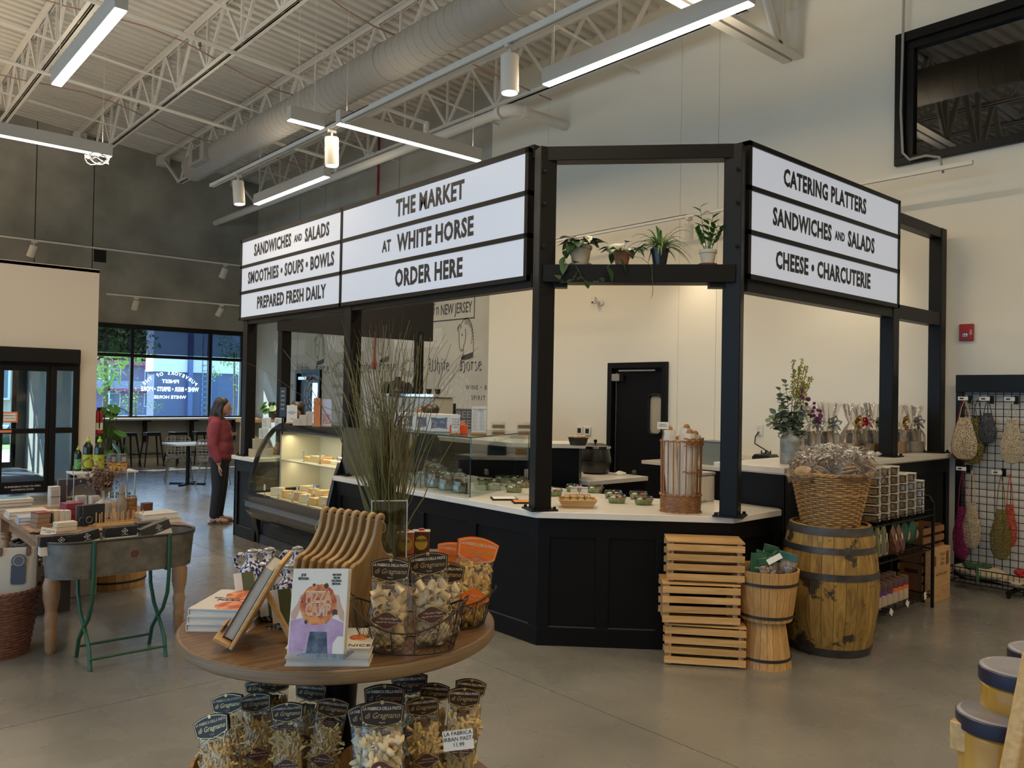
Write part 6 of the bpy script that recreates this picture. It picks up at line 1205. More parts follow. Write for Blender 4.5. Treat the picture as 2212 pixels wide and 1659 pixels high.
def salad(p, lab, group, dup_of=None, rz=0):
 if dup_of: return dup(dup_of, loc=(p.x, p.y, p.z+.001), rz=rz, label=lab, group=group)
 t = thing('salad_container', lab, 'food container', (p.x, p.y, p.z+.001), rz, group); ov = lambda f: [(.07*f*math.copysign(abs(cos(a))**.6, cos(a)), .055*f*math.copysign(abs(sin(a))**.6, sin(a))) for a in [2*pi*i/24 for i in range(24)]]
 def shell(fs): 
  mb = MB(); n = 24; vs = []
  for f, z in fs: vs += [(x, y, z) for x, y in ov(f)]
  mb.add(vs, [(k*n+i, k*n+(i+1) % n, (k+1)*n+(i+1) % n, (k+1)*n+i) for k in range(len(fs)-1) for i in range(n)]+[tuple(range(n-1, -1, -1)), tuple((len(fs)-1)*n+i for i in range(n))]); return mb
 obj('container_base', shell([(.85, 0), (1, .04), (1.06, .042)]), M_clam, t); obj('container_lid', shell([(1.06, .043), (1.0, .048), (.95, .062), (.9, .064)]), M_clam, t)
 obj('salad_leaves', shell([(.8, .003), (.92, .03), (.85, .038)]), M_let, t, stuff=True); obj('tomato', MB().sph((.03, -.02, .04), .02, .016, .012), mat('tomato', (.50, .06, .03), .4), t); obj('egg', MB().sph((-.03, -.01, .04), .022, .02, .012), mat('egg_white', (.66, .60, .45), .5), t)
 return t
s0 = None
for i, (px, py, lab) in enumerate(((1332, 1090, 'salad container beside the cake tray, lower one'), (1390, 1094, 'salad container left of the baguette basket, lower one'), (1066, 1062, 'salad container behind the glass, front left'), (1110, 1067, 'salad container behind the glass, front centre'), (1048, 1050, 'salad container behind the glass, far left'), (1128, 1057, 'salad container behind the glass, right'), (1085, 1046, 'salad container behind the glass, back row left'), (1118, 1046, 'salad container behind the glass, back row right'), (1196, 1075, 'salad container partly hidden behind the first post'), (1240, 1066, 'salad container behind the cake tray, left'), (1285, 1068, 'salad container behind the cake tray, right'))):
 p = at(px, py-4, z=ZS); p.z = ZS; o = salad(p, lab, 'salad containers on the worktop', s0, RZF+.1*(i % 3)); s0 = s0 or o
for px, py, lab in ((1330, 1088, 'salad container beside the cake tray, stacked on top'), (1385, 1090, 'salad container left of the baguette basket, stacked on top')):
 p = at(px, py-8, z=ZS); p.z = ZS+.066; p += V((.06, .08, 0)); p.z = ZS; salad(p, lab.replace('stacked on top', 'one behind'), 'salad containers on the worktop', s0, RZF)
for px, py, lab, w in ((1098, 1080, 'black framed tablet lying flat near the first post, left one', .2), (1140, 1087, 'black framed tablet lying flat at the first post', .17)):
 p = at(px, py, z=ZS); t = thing('flat_frame', lab, 'frame', (p.x, p.y+.05, ZS), RZF+.15, 'flat frames near the first post'); obj('frame', MB().bx(-w/2, w/2, -.08, .08, 0, .012), M_blk, t, bevel=.003); obj('sheet', MB().bx(-w/2+.012, w/2-.012, -.068, .068, .012, .013), M_paper if w > .18 else mat('orange_sheet', (.7, .25, .05), .5), t)
# cake tray
p = at(1253, 1096, z=ZS); t = thing('cake_tray', 'shallow wicker tray of wrapped cake slices on the worktop', 'tray', (p.x, p.y+.03, ZS), RZF); mb = MB()
for k in range(9):
 f = k/8; a, b = .105+.03*f, .06+.03*f; z = .004+.055*f; pts = [(a, b), (-a, b), (-a, -b), (a, -b)]; q = []
 for i in range(4):
  A1 = V((*pts[i], 0)); B1_ = V((*pts[(i+1) % 4], 0))
  for j in range(8): r_ = A1.lerp(B1_, j/8); q.append((r_.x*(1+.02*((j+k) % 2)), r_.y*(1+.02*((j+k) % 2)), z))
 obj('woven_row', MB().tube(q, .0042 if k < 8 else .006, 4, closed=True), M_bamboo, t)
obj('tray_floor', MB().bx(-.105, .105, -.06, .06, 0, .006), M_bamboo, t)
for k in range(4): 
 s = obj('cake_slice', MB().bx(-.022, .022, -.04, .04, 0, .05), mat('yellow_cake', (.68, .47, .15), .8, bump=.3, ns=90), t, bevel=.008, M=TR(-.075+.05*k, 0, .03, rx=.25, rz=.1*(k-2))); obj('dark_icing', MB().bx(-.023, .023, -.036, .036, .048, .056), mat('chocolate', (.06, .025, .015), .5, c2=(.5, .3, .12), ns=60), s, bevel=.003)
t = thing('wire_card', 'white card reading marble cake on a wire loop above the cake tray', 'sign', (p.x+.03, p.y+.04, ZS), RZF); obj('wire', MB().tube([(0, 0, .05), (0, 0, .11)]+[(.011*sin(a), 0, .122-.011*cos(a)) for a in [i*.6 for i in range(11)]], .0018, 5), M_blk, t); obj('card', MB().bx(-.065, .065, .002, .003, .10, .145), M_paper, t); txt('MARBLE CAKE / ICED LEMON\nLOAF', .011, M_inkb, t, face(0, .0012, .127), ext=.0002)
# baguette basket
p = at(1479, 1108, z=ZS); t = thing('baguette_basket', 'tall open wicker basket of wrapped baguettes on the worktop', 'basket', (p.x+.03, p.y+.06, ZS), RZF-.1); r = .138; mb = MB()
M_cane = mat('cane_brown', (.24, .095, .03), .45, c2=(.34, .15, .05), ns=30)
for k in range(11):
 pts = [((r+.003*cos(14*a+pi*(k % 2)))*cos(a), (r+.003*cos(14*a+pi*(k % 2)))*.8*sin(a), .008+k*.011) for a in [2*pi*i/84 for i in range(84)]]; obj('woven_row', MB().tube(pts, .0058, 4, closed=True), M_cane, t)
for k, z in enumerate((0.0, .125)): obj('rim_braid', MB().tube([((r+.008)*cos(a), (r+.008)*.8*sin(a), z+.005*sin(20*a)) for a in [2*pi*i/80 for i in range(80)]], .006, 5, closed=True), M_cane, t)
for k in range(20): a = 2*pi*k/20+.16; hh = .50; obj('cane_upright', MB().tube([(r*cos(a), r*.8*sin(a), .1), (r*cos(a)*1.02, r*.8*sin(a)*1.02, .3), (r*cos(a)*1.04, r*.8*sin(a)*1.04, hh)], .0048, 5), M_cane, t)
a0, a1 = R(-65), R(248); a0, a1 = R(-88), R(20)
for s in (0, .016, .03, .044): obj('rim_braid', MB().tube([((r+.008+.003*sin(18*a+s*200))*1.04*cos(a), (r+.008)*1.04*.8*sin(a), .48+s+.004*sin(18*a+s*200)) for a in [a0+(a1-a0)*i/50 for i in range(51)]], .0058, 5), M_cane, t)
obj('top_hoop', MB().tube([((r+.004)*1.04*cos(a), (r+.004)*1.04*.8*sin(a), .505+.004*sin(18*a)) for a in [2*pi*i/60 for i in range(60)]], .0065, 5, closed=True), M_cane, t)
obj('mid_braid', MB().tube([((r+.004)*1.02*cos(a), (r+.004)*1.02*.8*sin(a), .29+.005*sin(16*a)) for a in [R(-90)+R(120)*i/50 for i in range(51)]], .0065, 5), M_cane, t)
q = V((p.x+.03, p.y+.06, ZS+.012)); M_bag = mat('baguette_paper', (.66, .60, .52), .8, bump=.3, ns=26)
for k, (dx, tip, L, lab) in enumerate(((-.075, -.02, .57, 'white paper baguette sleeve at the left of the wicker basket'), (-.03, .02, .50, 'white paper sleeve second from the left in the basket'), (.01, .035, .585, 'paper sleeve with the crust showing, in the middle of the basket'), (.045, .01, .55, 'paper sleeve in front right with a crust tip'), (.075, .03, .54, 'crumpled paper sleeve at the right of the wicker basket'))):
 tb = thing('baguette', lab, 'bread', M=Matrix.Translation(q) @ Matrix.Rotation(RZF-.1, 4, 'Z'), group='wrapped baguettes'); y = (-.02, .03, .0, -.045, .01)[k]
 obj('paper_sleeve', MB().tube([(dx*.5, y*.5, 0), (dx*.6, y*.6, .02), (dx, y, L*.6), (dx+tip*.6, y, L*.93), (dx+tip*.7, y, L)], [.024, .046, .05, .047, .043], 7), M_bag, tb, smooth=0); obj('crust', MB().sph((dx+tip*.7, y, L+.0), .026, .022, .03), mat('bread_crust', (.34, .16, .06), .6), tb)
t = thing('clip_card', 'small white card clipped to the left rim of the baguette basket', 'sign', tuple(pxat(1432, 920, at(1432, 1108, z=ZS).dot(F_) if 0 else 5.15)), RZF); obj('card', MB().bx(-.036, .036, -.001, .001, -.02, .025), M_paper, t); txt('FRENCH\nBAGUETTE', .011, M_inkb, t, face(0, -.0015, .003), ext=.0002); obj('clip', MB().tube([(0, 0, -.02), (.005, .0, -.05), (0, .01, -.09)], .006, 6), M_chr, t)
# white bin, kettle, bucket and things on the inner counters
p = at(1620, 1090, z=ZS); t = thing('storage_bin', 'white plastic ingredient bin with clear lid on the worktop end', 'bin', (5.33, 3.82, ZS), R(0)); obj('bin_body', MB().bx(-.16, .12, -.1, .17, 0, .2), mat('white_plastic', (.62, .60, .54), .35), t, bevel=.008); obj('bin_lid', MB().bx(-.165, .125, -.105, .175, .205, .23), mat('gray_lid', (.35, .36, .34), .3), t, bevel=.006); obj('bin_handle', MB().bx(-.09, .0, -.108, -.1, .004, .018), MC['gray_lid'], t)
p = at(1297, 1024, z=.92); t = thing('soup_kettle', 'black soup kettle with steel lid on the island counter', 'kettle', (p.x, p.y+.08, .92), 0); obj('kettle_body', MB().lathe([(.12, 0), (.15, .02), (.172, .1), (.172, .16), (.155, .25), (.15, .27)], 32), mat('kettle_black', (.012, .012, .012), .3), t)
obj('kettle_ring', MB().lathe([(.173, .12), (.176, .125), (.173, .13)], 32, cap=False), M_blk, t); obj('steel_rim', MB().lathe([(.15, .27), (.168, .275), (.168, .3), (.15, .305)], 32), M_chr, t); obj('kettle_lid', MB().lathe([(.15, .305), (.08, .325), (0, .33)], 32), MC['kettle_black'], t); obj('lid_knob', MB().lathe([(.01, .33), (.02, .35), (.018, .365), (0, .368)], 14), M_blk, t)
p = at(1340, 1026, z=.92); t = thing('cloth', 'white crumpled cloth beside the soup kettle', 'cloth', (p.x, p.y, .92), 0); mb = MB()
for i in range(7): mb.sph((.04*cos(i*1.9), .03*sin(i*2.3), .014), .05, .022, .016+.002*i, 10, 6)
obj('fold', mb, M_paper, t)
t = thing('avocado', 'dark green avocado beside the cloth', 'fruit', (p.x+.12, p.y-.09, .92)); obj('skin', MB().sph((0, 0, .028), .03, .024, .028), mat('avocado_skin', (.03, .06, .02), .6, bump=.3, ns=60), t)
p = at(1252, 962, z=1.285); t = thing('galvanised_bucket', 'small galvanised tub of bread rolls on the high counter', 'bucket', (p.x, p.y+.02, 1.285)); obj('tub', MB().lathe([(.07, 0), (.09, .07), (.095, .075), (.088, .07), (.066, .006), (0, .006)], 28, sx=1.15, cap=False), mat('tub_metal', (.14, .14, .13), .35, .8), t)
for k in range(5): obj('bread_roll', MB().sph((-.05+.025*k, .02*((k % 2)*2-1), .078), .03, .026, .02), mat('bread_crust2', (.50, .34, .20), .7), t)
# back counter goods
p = at(1655, 1005, z=.95); t = thing('blender_base', 'black blender base plugged in at the wall', 'blender', (8.4, at(1655, 1004, z=.95).y-.0, .95), -pi/2); t.location.y = at(1655, 960, x=8.4).y
obj('base_body', MB().prism([(-.13, 0), (.13, 0), (.12, .13), (.09, .17), (-.09, .17), (-.125, .14)], -.1, .1), M_bbox, t, bevel=.008, M=Matrix.Rotation(pi/2, 4, 'X')); obj('jar_seat', MB().lathe([(.06, .165), (.055, .18), (.03, .185)], 8), M_bbox, t)
for a in range(4): obj('seat_prong', MB().lathe([(.014, .18), (.002, .22)], 6, (.05*cos(a*pi/2+.4), .05*sin(a*pi/2+.4), 0)), M_bbox, t)
for k in (-1, 0, 1): obj('dial', MB().lathe([(.018, 0), (.015, .015)], 12), M_blk, t, M=Matrix.Translation((k*.07, -.1, .09)) @ Matrix.Rotation(pi/2, 4, 'X'))
yo = at(1640, 935, x=XW-.02).y; yb = at(1655, 985, x=8.4).y
t = thing('power_outlet', 'white double power outlet on the wall above the back counter', 'outlet', (XW-.02, yo, 1.38), -pi/2); obj('cover_plate', MB().bx(-.045, .045, -.006, .004, -.065, .065), M_paper, t, bevel=.002); obj('socket', MB().bx(-.02, .02, -.009, -.005, .01, .045).bx(-.02, .02, -.009, -.005, -.045, -.01), MC['white_trim'], t, bevel=.002)
tag(obj('power_cord', MB().tube([(XW-.035, yo, 1.36), (XW-.07, yo+.02, 1.30), (XW-.1, yo+.01, 1.22), (8.55, yb+.05, 1.13), (8.42, yb, 1.1)], .008, 6), M_blk), 'black power cord drooping from the outlet to the blender base', 'cord')
t = thing('clear_bin', 'clear gray plastic food bin on the back counter behind the baguettes', 'bin', (8.35, at(1548, 990, x=8.35).y, .95), 0); obj('bin_walls', MB().prism(rrect(-.12, .12, -.16, .16, .03), 0, .27), mat('smoke_plastic', (.20, .23, .23), .2), t); obj('bin_lid', MB().bx(-.125, .125, -.17, .17, .27, .29), mat('smoke_lid', (.1, .13, .15), .3), t, bevel=.01); obj('handle', MB().tube([(0, .17, .25), (0, .24, .22), (0, .24, .1), (0, .17, .05)], .012, 6), MC['smoke_lid'], t)
t = thing('wood_block', 'small light wooden block against the upstand', 'block', (8.5, at(1612, 1005, x=8.5).y, .95), 0); obj('block', MB().bx(-.04, .04, -.07, .07, 0, .08), M_lwood, t, bevel=.004)
for k in range(5): tag(obj('paper_slip', MB().bx(-.05, .05, -.03, .03, 0, .004), M_paper), 'white paper slip lying on the back counter, %s' % ('nearest the wall', 'second from the wall', 'in the middle', 'near the front edge', 'at the front edge by the white bin')[k], 'paper', 'paper slips on the back counter').matrix_world = TR(8.5-.09*k, 4.7-.06*k, .951, rz=k*.7)
for k, px in enumerate((1253, 1270)):
 y = at(px, 930, x=XW-.02).y; t = thing('thermostat', 'square white wall control with dark display, %s of the pair' % ('left', 'right')[k], 'control panel', (XW-.012, y, 1.24), -pi/2, 'pair of wall controls'); obj('housing', MB().bx(-.06, .06, -.025, .0, -.065, .065), M_paper, t, bevel=.008); obj('display', MB().bx(-.035, .035, -.028, -.025, -.035, .035), mat('lcd_dark', (.02, .03, .035), .2), t)
y = at(1296, 655, x=XW-.05).y; t = thing('security_camera', 'small white wall-mounted camera above the kitchen door', 'camera', (XW-.012, y, 3.13), -pi/2); obj('mount', MB().lathe([(.05, 0), (.045, .02), (.02, .03)], 16), M_paper, t, M=Matrix.Rotation(pi/2, 4, 'X')); obj('arm', MB().tube([(0, -.02, 0), (-.03, -.07, .02)], .014, 8), M_paper, t); obj('camera_head', MB().box((-.07, -.09, .03), (.07, .07, .10)), M_paper, t, bevel=.015); obj('camera_lens', MB().lathe([(.014, 0), (.014, .006), (0, .006)], 12), M_bbox, t, M=Matrix.Translation((-.07, -.125, .0)) @ Matrix.Rotation(pi/2, 4, 'X'))
# goods on the glass top
ZG = 1.416
for k, (px, lab) in enumerate(((882, 'white cake box with a dark window and round sticker, left of three'), (925, 'white cake box with a dark window, middle of three'), (955, 'white cake box, right of three, mostly hidden'))):
 p = at(px, 936-3*k, z=ZG); p = V((4.27+.0*k, 0, ZG)); p.y = at(px, 925, x=4.27).y
 t = thing('cake_box', lab, 'box', (4.27, p.y, ZG), R(-52), 'white cake boxes on the glass top'); obj('box_body', MB().bx(-.115, .115, -.1, .1, 0, .155), M_cream, t, bevel=.003)
 wn = MB(); wn.T = Matrix.Translation((0, -.1005, .078)) @ Matrix.Rotation(pi/2, 4, 'X'); wn.prism([(-.075, -.05), (0, -.042), (.075, -.05), (.068, 0), (.075, .05), (0, .042), (-.075, .05), (-.068, 0)], -.0003, .0008); obj('window', wn, mat('chocolates', (.03, .015, .01), .2, c2=(.25, .12, .07), ns=45, pos=(.5, .6)), t)
 if k == 0: st = MB(); st.T = Matrix.Translation((.0, -.102, .078)) @ Matrix.Rotation(pi/2, 4, 'X'); st.lathe([(0, 0), (.036, 0)], 24, cap=False); so = obj('round_sticker', st, M_paper, t); txt('WHITE HORSE', .01, M_inkb, so, face(0, -.1026, .078), ext=.0002)
 obj('printed_mark', MB().bx(.1155, .116, -.03, .02, .05, .1), mat('box_mark', (.25, .23, .2), .6), t)
def gt(px, py=938, x=4.2): q = at(px, py, z=ZG); return (q.x, q.y)
card_sign('white card reading place your order here', 984, 941, .07, .165, ZG, (('PLACE\nYOUR\nORDER\nHERE', .55, 1.5), ('THANK YOU', .15, .8)), RZF, foot=True, xyz=(*gt(984), ZG), sz=.015)
t = thing('orange_box', 'orange card holder behind the order-here card', 'box', (gt(990)[0]+.05, gt(990)[1]+.06, ZG), RZF); obj('holder', MB().bx(-.075, .075, -.03, .03, 0, .075), mat('bright_orange', (.72, .09, .01), .5), t, bevel=.002); obj('folded_flyer', MB().bx(-.06, .05, -.01, .0, .075, .11), mat('pink_flyer', (.62, .28, .22), .6), t)
t = card_sign('tall menu card headed the market, on a wooden foot', 1034, 941, .125, .235, ZG, (('THE MARKET', .88, 1.3), ('AT WHITE HORSE', .82, .6)), RZF, xyz=(*gt(1034), ZG), sz=.015)
for cx_ in (-.03, .03):
 for r_ in range(15): obj('menu_line', MB().bx(cx_-.024, cx_+.024-.01*(r_ % 3), -.0016, -.0011, .035+r_*.0105, .0375+r_*.0105), mat('menu_ink', (.28, .26, .24), .6), t)
cb = MB().bx(-.055, .055, -.04, .04, 0, .052)
for k in range(4):
 p = gt(1060+24*(k % 2), 941); t = thing('pastry_box', 'clear box of layered pastry right of the menu card, %s' % ('bottom left', 'bottom right', 'top left', 'top right')[k], 'food container', (p[0]+.10+.09*(k % 2), p[1]+.02-.08*(k % 2), ZG+.056*(k//2)), RZF, 'clear pastry boxes'); obj('clear_shell', MB().bx(-.058, .058, -.045, .045, 0, .054), M_clam, t, bevel=.006); obj('pastry', MB().bx(-.05, .05, -.038, .038, .004, .03), mat('pastry_brown', (.40, .22, .09), .8), t, bevel=.004); obj('cream_layer', MB().bx(-.051, .051, -.039, .039, .03, .036), M_cream, t)
# ------------------------------------------------------------------ right side: crates, tubs, barrel
M_pine = wood('pine_slat', (.50, .27, .09), (.66, .41, .17), sc=1.6, st=(1, 10, 10), r=.5)
M_pine2 = wood('pine_end', (.40, .23, .11), (.58, .37, .20), sc=1.8, st=(1, 10, 10), r=.55)
def crate(name, lab, x, y, z, rz, w=.50, d=.27, h=.262, group='stacked slatted pine crates', m=None, m2=None, top=True, n=4):
 t = thing(name, lab, 'crate', (x, y, z), rz, group); m = m or M_pine; m2 = m2 or M_pine2; th = .012; sh = (h-.006)/n
 slat = MB().bx(-w/2, w/2, -th/2, th/2, 0, sh*.66).mesh('slat', m, 0)
 for s in (-1, 1):
  for k in range(n): link('slat', slat, t, TR(0, s*(d/2-th/2), .003+k*sh+sh*.17))
  e = MB(); e.T = Matrix.Translation((s*(w/2-.022), 0, 0)); e.bx(-.008, .008, -d/2+th, d/2-th, .004, h-.09).bx(-.008, .008, -d/2+th, -.06, h-.09, h-.05).bx(-.008, .008, .06, d/2-th, h-.09, h-.05).bx(-.008, .008, -d/2+th, d/2-th, h-.05, h-.004); obj('end_board', e, m2, t, smooth=0)
 for s in (-1, 1):
  for q in (-1, 1): obj('corner_post', MB().box((s*(w/2-.03), q*(d/2-th-.011), h/2), (.03, .022, h-.01)), m2, t, smooth=0)
 if top:
  ts = MB().bx(-w/2, w/2, -.024, .024, 0, .01).mesh('slat', m, 0)
  for k in range(5): link('slat', ts, t, TR(0, -d/2+.026+k*(d-.052)/4, h-.002))
 return t
q0 = at(1530, 1443, z=0); o = V((.66, .75, 0))*.145
crate('pine_crate', 'slatted pine crate, bottom one of the stack of three', q0.x+o.x, q0.y+o.y, 0, R(-50), w=.52)
crate('pine_crate', 'slatted pine crate, middle one of the stack, darker and pushed left', q0.x+o.x-.035, q0.y+o.y+.02, .272, R(-46))
crate('pine_crate', 'slatted pine crate, top one of the stack of three', q0.x+o.x-.0, q0.y+o.y+.01, .544, R(-48))
q1 = at(1669, 1452, z=0)+V((.661, .75, 0))*.18
bushel('upturned wooden tub carrying the basket of bagged nuts', q1, .178, .30, 0, rb=.74, group='wooden tubs beside the barrel', hoops=(.2,), inv=True, n=24)
bushel('wooden tub full of green and clear bags beside the barrel', (q1.x+.01, q1.y, 0), .215, .33, .302, rb=.80, group='wooden tubs beside the barrel', hoops=(.75, .10), n=24)
rnd = random.Random(5); M_gfoil = mat('green_foil', (.02, .10, .05), .3)
for k, (dx, dy, hh, rz, lab) in enumerate(((-.10, .02, .46, .3, 'green foil bag at the left back of the wooden tub'), (-.03, .08, .47, -.2, 'green foil bag at the back of the wooden tub'), (.05, .05, .43, .5, 'green and clear bag in the middle of the wooden tub'), (-.05, -.08, .37, .1, 'clear bag of nuts with white price card in the tub'), (.06, -.07, .40, -.5, 'clear bag with pink beans at the right of the tub'), (.12, .02, .39, .9, 'clear and black bag leaning at the right rim of the tub'))):
 t = thing('snack_bag', lab, 'bag', M=TR(q1.x+.01+dx, q1.y+dy, .302+.12+(.05 if k > 1 else -.02), rz=RZF+rz, rx=rnd.uniform(-.3, .1), ry=rnd.uniform(-.3, .3)), group='snack bags in the wooden tub'); w, h = .07, hh-.13
 mb = MB(); vs = []; lv = [(0, 1, .5), (.2, 1.05, 1), (.6, 1, .9), (.9, .95, .3), (1, 1, .05)]
 for z, a, b in lv:
  for i in range(14): q = 2*pi*i/14; vs.append((w*a*math.copysign(abs(cos(q))**.7, cos(q)), .03*b*sin(q), z*h))
 mb.add(vs, [(j*14+i, j*14+(i+1) % 14, (j+1)*14+(i+1) % 14, (j+1)*14+i) for j in range(4) for i in range(14)]+[tuple(range(13, -1, -1))]); obj('bag_film', mb, M_gfoil if k < 2 else film('snack_film', (.85, .86, .84), .25), t)
 if k >= 2:
  nm = MB()
  for i in range(26): nm.sph((rnd.uniform(-.05, .05), rnd.uniform(-.015, .012), rnd.uniform(.02, h*.75)), .012, .009, .012, 7, 5)
  obj('contents', nm, mat('beans_%d' % (k % 2), ((.55, .45, .32), (.50, .28, .20))[k % 2], .6), t, stuff=True); obj('front_label', MB().bx(-.045, .045, -.033, -.031, .02, .09), mat('label_pinkish', (.62, .50, .44), .5), t); txt('ORGANIC\nBEANS', .017, M_inkb, t, face(0, -.0335, .055), bold=.02, ext=.0002)
  obj('green_top', MB().bx(-.06, .06, -.02, .005, h*.82, h*.98), M_gfoil, t)
 else: txt('HARVEST SNAPS', .014, M_paper, t, face(0, -.032, h*.72), ext=.0002)
tag(obj('price_label', MB().bx(-.05, .05, -.001, .001, -.018, .018), M_paper), 'white price label lying on the bags in the wooden tub', 'label').matrix_world = TR(q1.x-.09, q1.y-.12, .72, rz=RZF, ry=-.5, rx=-.5)
# barrel
M_barrel = wood('barrel_stave', (.20, .108, .022), (.42, .255, .06), sc=2.2, st=(5, 5, 1.2), r=.6, bump=.3)
def stain(m):
 T = m.node_tree; b = T.nodes['Principled BSDF']; src = b.inputs['Base Color'].links[0].from_socket
 nz = T.nodes.new('ShaderNodeTexNoise'); nz.inputs['Scale'].default_value = 4.5; nz.inputs['Detail'].default_value = 8; nz.inputs['Roughness'].default_value = .65
 g_ = T.nodes.new('ShaderNodeNewGeometry'); T.links.new(g_.outputs['Position'], nz.inputs[0]); rp = T.nodes.new('ShaderNodeValToRGB'); rp.color_ramp.elements[0].position = .57; rp.color_ramp.elements[1].position = .61; T.links.new(nz.outputs[0], rp.inputs[0])
 mx = T.nodes.new('ShaderNodeMixRGB'); mx.inputs[2].default_value = (.035, .025, .015, 1); T.links.new(rp.outputs[0], mx.inputs[0]); T.links.new(src, mx.inputs[1]); T.links.new(mx.outputs[0], b.inputs['Base Color'])
stain(M_barrel)
q2 = at(1812, 1421, z=0)+V((.661, .75, 0))*.285; q2.y = min(q2.y, 2.80)
t = thing('oak_barrel', 'old stained oak barrel with dark iron hoops, carrying the big wicker basket', 'barrel', (q2.x, q2.y, 0), .2); HB = .885; NS = 26; dw = 2*pi/NS
rad = lambda f: .272+.058*(1-(2*f-1)**2); mb = MB(); st = []
for k in range(13):
 f = k/12; r = rad(f)
 for q in (-dw/2+.004, dw/2-.004): st.append((r*cos(q), r*sin(q), f*HB))
 for q in (dw/2-.004, -dw/2+.004): st.append(((r-.02)*cos(q), (r-.02)*sin(q), f*HB))
fs = [(4*k+i, 4*k+(i+1) % 4, 4*(k+1)+(i+1) % 4, 4*(k+1)+i) for k in range(12) for i in range(4)]+[(3, 2, 1, 0), (48, 49, 50, 51)]
mb.add(st, fs); sm = mb.mesh('stave', M_barrel, 40)
for i in range(NS): link('stave', sm, t, Matrix.Rotation(i*dw, 4, 'Z'))
for f0, f1 in ((.935, .995), (.80, .845), (.60, .65), (.35, .40), (.155, .20), (.005, .065)):
 if f0 in (.35, .155): continue
 obj('iron_hoop', MB().lathe([(rad(f0)+.001, f0*HB), (rad(f0)+.004, f0*HB), (rad(f1)+.004, f1*HB), (rad(f1)+.001, f1*HB)], 64, cap=False), mat('iron_hoop', (.05, .045, .045), .45, .5, c2=(.09, .08, .075), ns=12), t)
for k in range(6): 
 y0 = -.24+.08*k; w_ = math.sqrt(max(.001, .252**2-max(abs(y0), abs(y0+.078))**2)); obj('head_plank', MB().bx(-w_, w_, y0, y0+.078, HB-.03, HB-.012), M_barrel, t, smooth=0)
# wicker laundry-style basket with bagged bread on the barrel
q3 = (q2.x+.0, q2.y+.0, HB-.01)
wicker('wicker_basket', 'big honey-coloured wicker basket on top of the barrel, full of bagged bread', q3, .185, .262, .36, M_wick, rows=24, n=26, wob=.0075, band=.62)
for k in range(11):
 a = k*2.4; rr = .05+.019*k; x, y = q3[0]+rr*cos(a), q3[1]+rr*sin(a); z = q3[2]+.33+rnd.uniform(0, .07)
 t = thing('bagged_bread', 'clear bag of flatbread in the barrel basket, %s' % ('at the centre', 'behind the centre', 'on the left inside', 'near the price card', 'at the back rim', 'at the right inside', 'in front left', 'on the far right', 'at the front rim', 'hanging over the left rim', 'hanging over the right rim')[k], 'bread', (x, y, z), a, 'bagged breads in the barrel basket')
 for j in range(3): obj('flatbread', MB().lathe([(0, -.006), (.055, -.005), (.06, 0), (.055, .006), (0, .008)], 14, cap=False), mat('flatbread', (.50, .30, .13), .8, c2=(.66, .48, .26), ns=20, bump=.4), t, M=TR(.01*j, 0, .022*j, rx=rnd.uniform(-.5, .5), ry=rnd.uniform(-.6, .6)))
 fm = MB(); n = 18; vs = []; ph = rnd.uniform(0, 6)
 for j in range(6):
  f = j/5; r = (.10, .13, .125, .08, .05, .11)[j]
  for i in range(n): q = 2*pi*i/n; w_ = 1+.16*sin(5*q+ph+j)+.09*sin(9*q+j*2); vs.append((r*w_*cos(q)+.05*f*cos(ph), r*w_*sin(q)+.05*f*sin(ph), -.04+f*.21+.01*sin(7*q)))
 fm.add(vs, [(j*n+i, j*n+(i+1) % n, (j+1)*n+(i+1) % n, (j+1)*n+i) for j in range(5) for i in range(n)]); obj('cellophane', fm, film('crinkled_film', (.93, .90, .88), .22, 1.0, 24), t, smooth=30)
t = thing('price_tag', 'white price card standing among the bagged breads', 'sign', (q3[0]-.02, q3[1]-.12, q3[2]+.42), RZF+.3); obj('card', MB().bx(-.045, .045, -.001, .001, -.03, .03), M_paper, t, M=Matrix.Rotation(R(-18), 4, 'Y') @ Matrix.Rotation(R(-20), 4, 'X')); txt('FOCACCIA CHIPS\n8.99', .012, M_inkb, t, Matrix.Rotation(R(-18), 4, 'Y') @ Matrix.Rotation(R(-20), 4, 'X') @ face(0, -.0016, 0), ext=.0002)
# black wire rack
t = thing('wire_rack', 'black metal wire display rack right of the barrel', 'rack', (0, 0, 0)); RX0, RX1, RY0, RY1 = 5.95, 7.28, 2.77, 3.12
for y in (RY0, RY1):
 for x in (RX0, RX1): obj('upright', MB().tube([(x, y, 0), (x, y, .9)], .014, 8), M_blk, t)
for x in (RX0, RX1): obj('top_arch', MB().tube([(x, RY0, .88), (x, RY0+.03, .94), (x, (RY0+RY1)/2, .965), (x, RY1-.03, .94), (x, RY1, .88)], .014, 8), M_blk, t)
for z in (.10, .50, .79):
 f = MB(); f.tube([(RX0, RY0, z), (RX1, RY0, z), (RX1, RY1, z+.02), (RX0, RY1, z+.02)], .007, 6, closed=True); f.tube([(RX0, RY0, z+.05), (RX1, RY0, z+.05)], .004, 5); sh = obj('shelf', f, M_blk, t)
 wr = MB().tube([(0, RY0, 0), (0, RY1, .02)], .0022, 4).mesh('shelf_wire', M_blk, 0)
 for k in range(34): link('shelf_wire', wr, sh, TR(RX0+.02+k*.039, 0, z))
 up = MB().tube([(0, RY0, 0), (0, RY0, .05)], .003, 4).mesh('lip_wire', M_blk, 0)
 for k in range(8): link('lip_wire', up, sh, TR(RX0+.1+k*.165, 0, z))
ct = None; rows = [(5, 0), (5, 1), (5, 2), (5, 3), (4, 4), (3, 5)]
colx = [7.10-.165*i for i in range(6)]
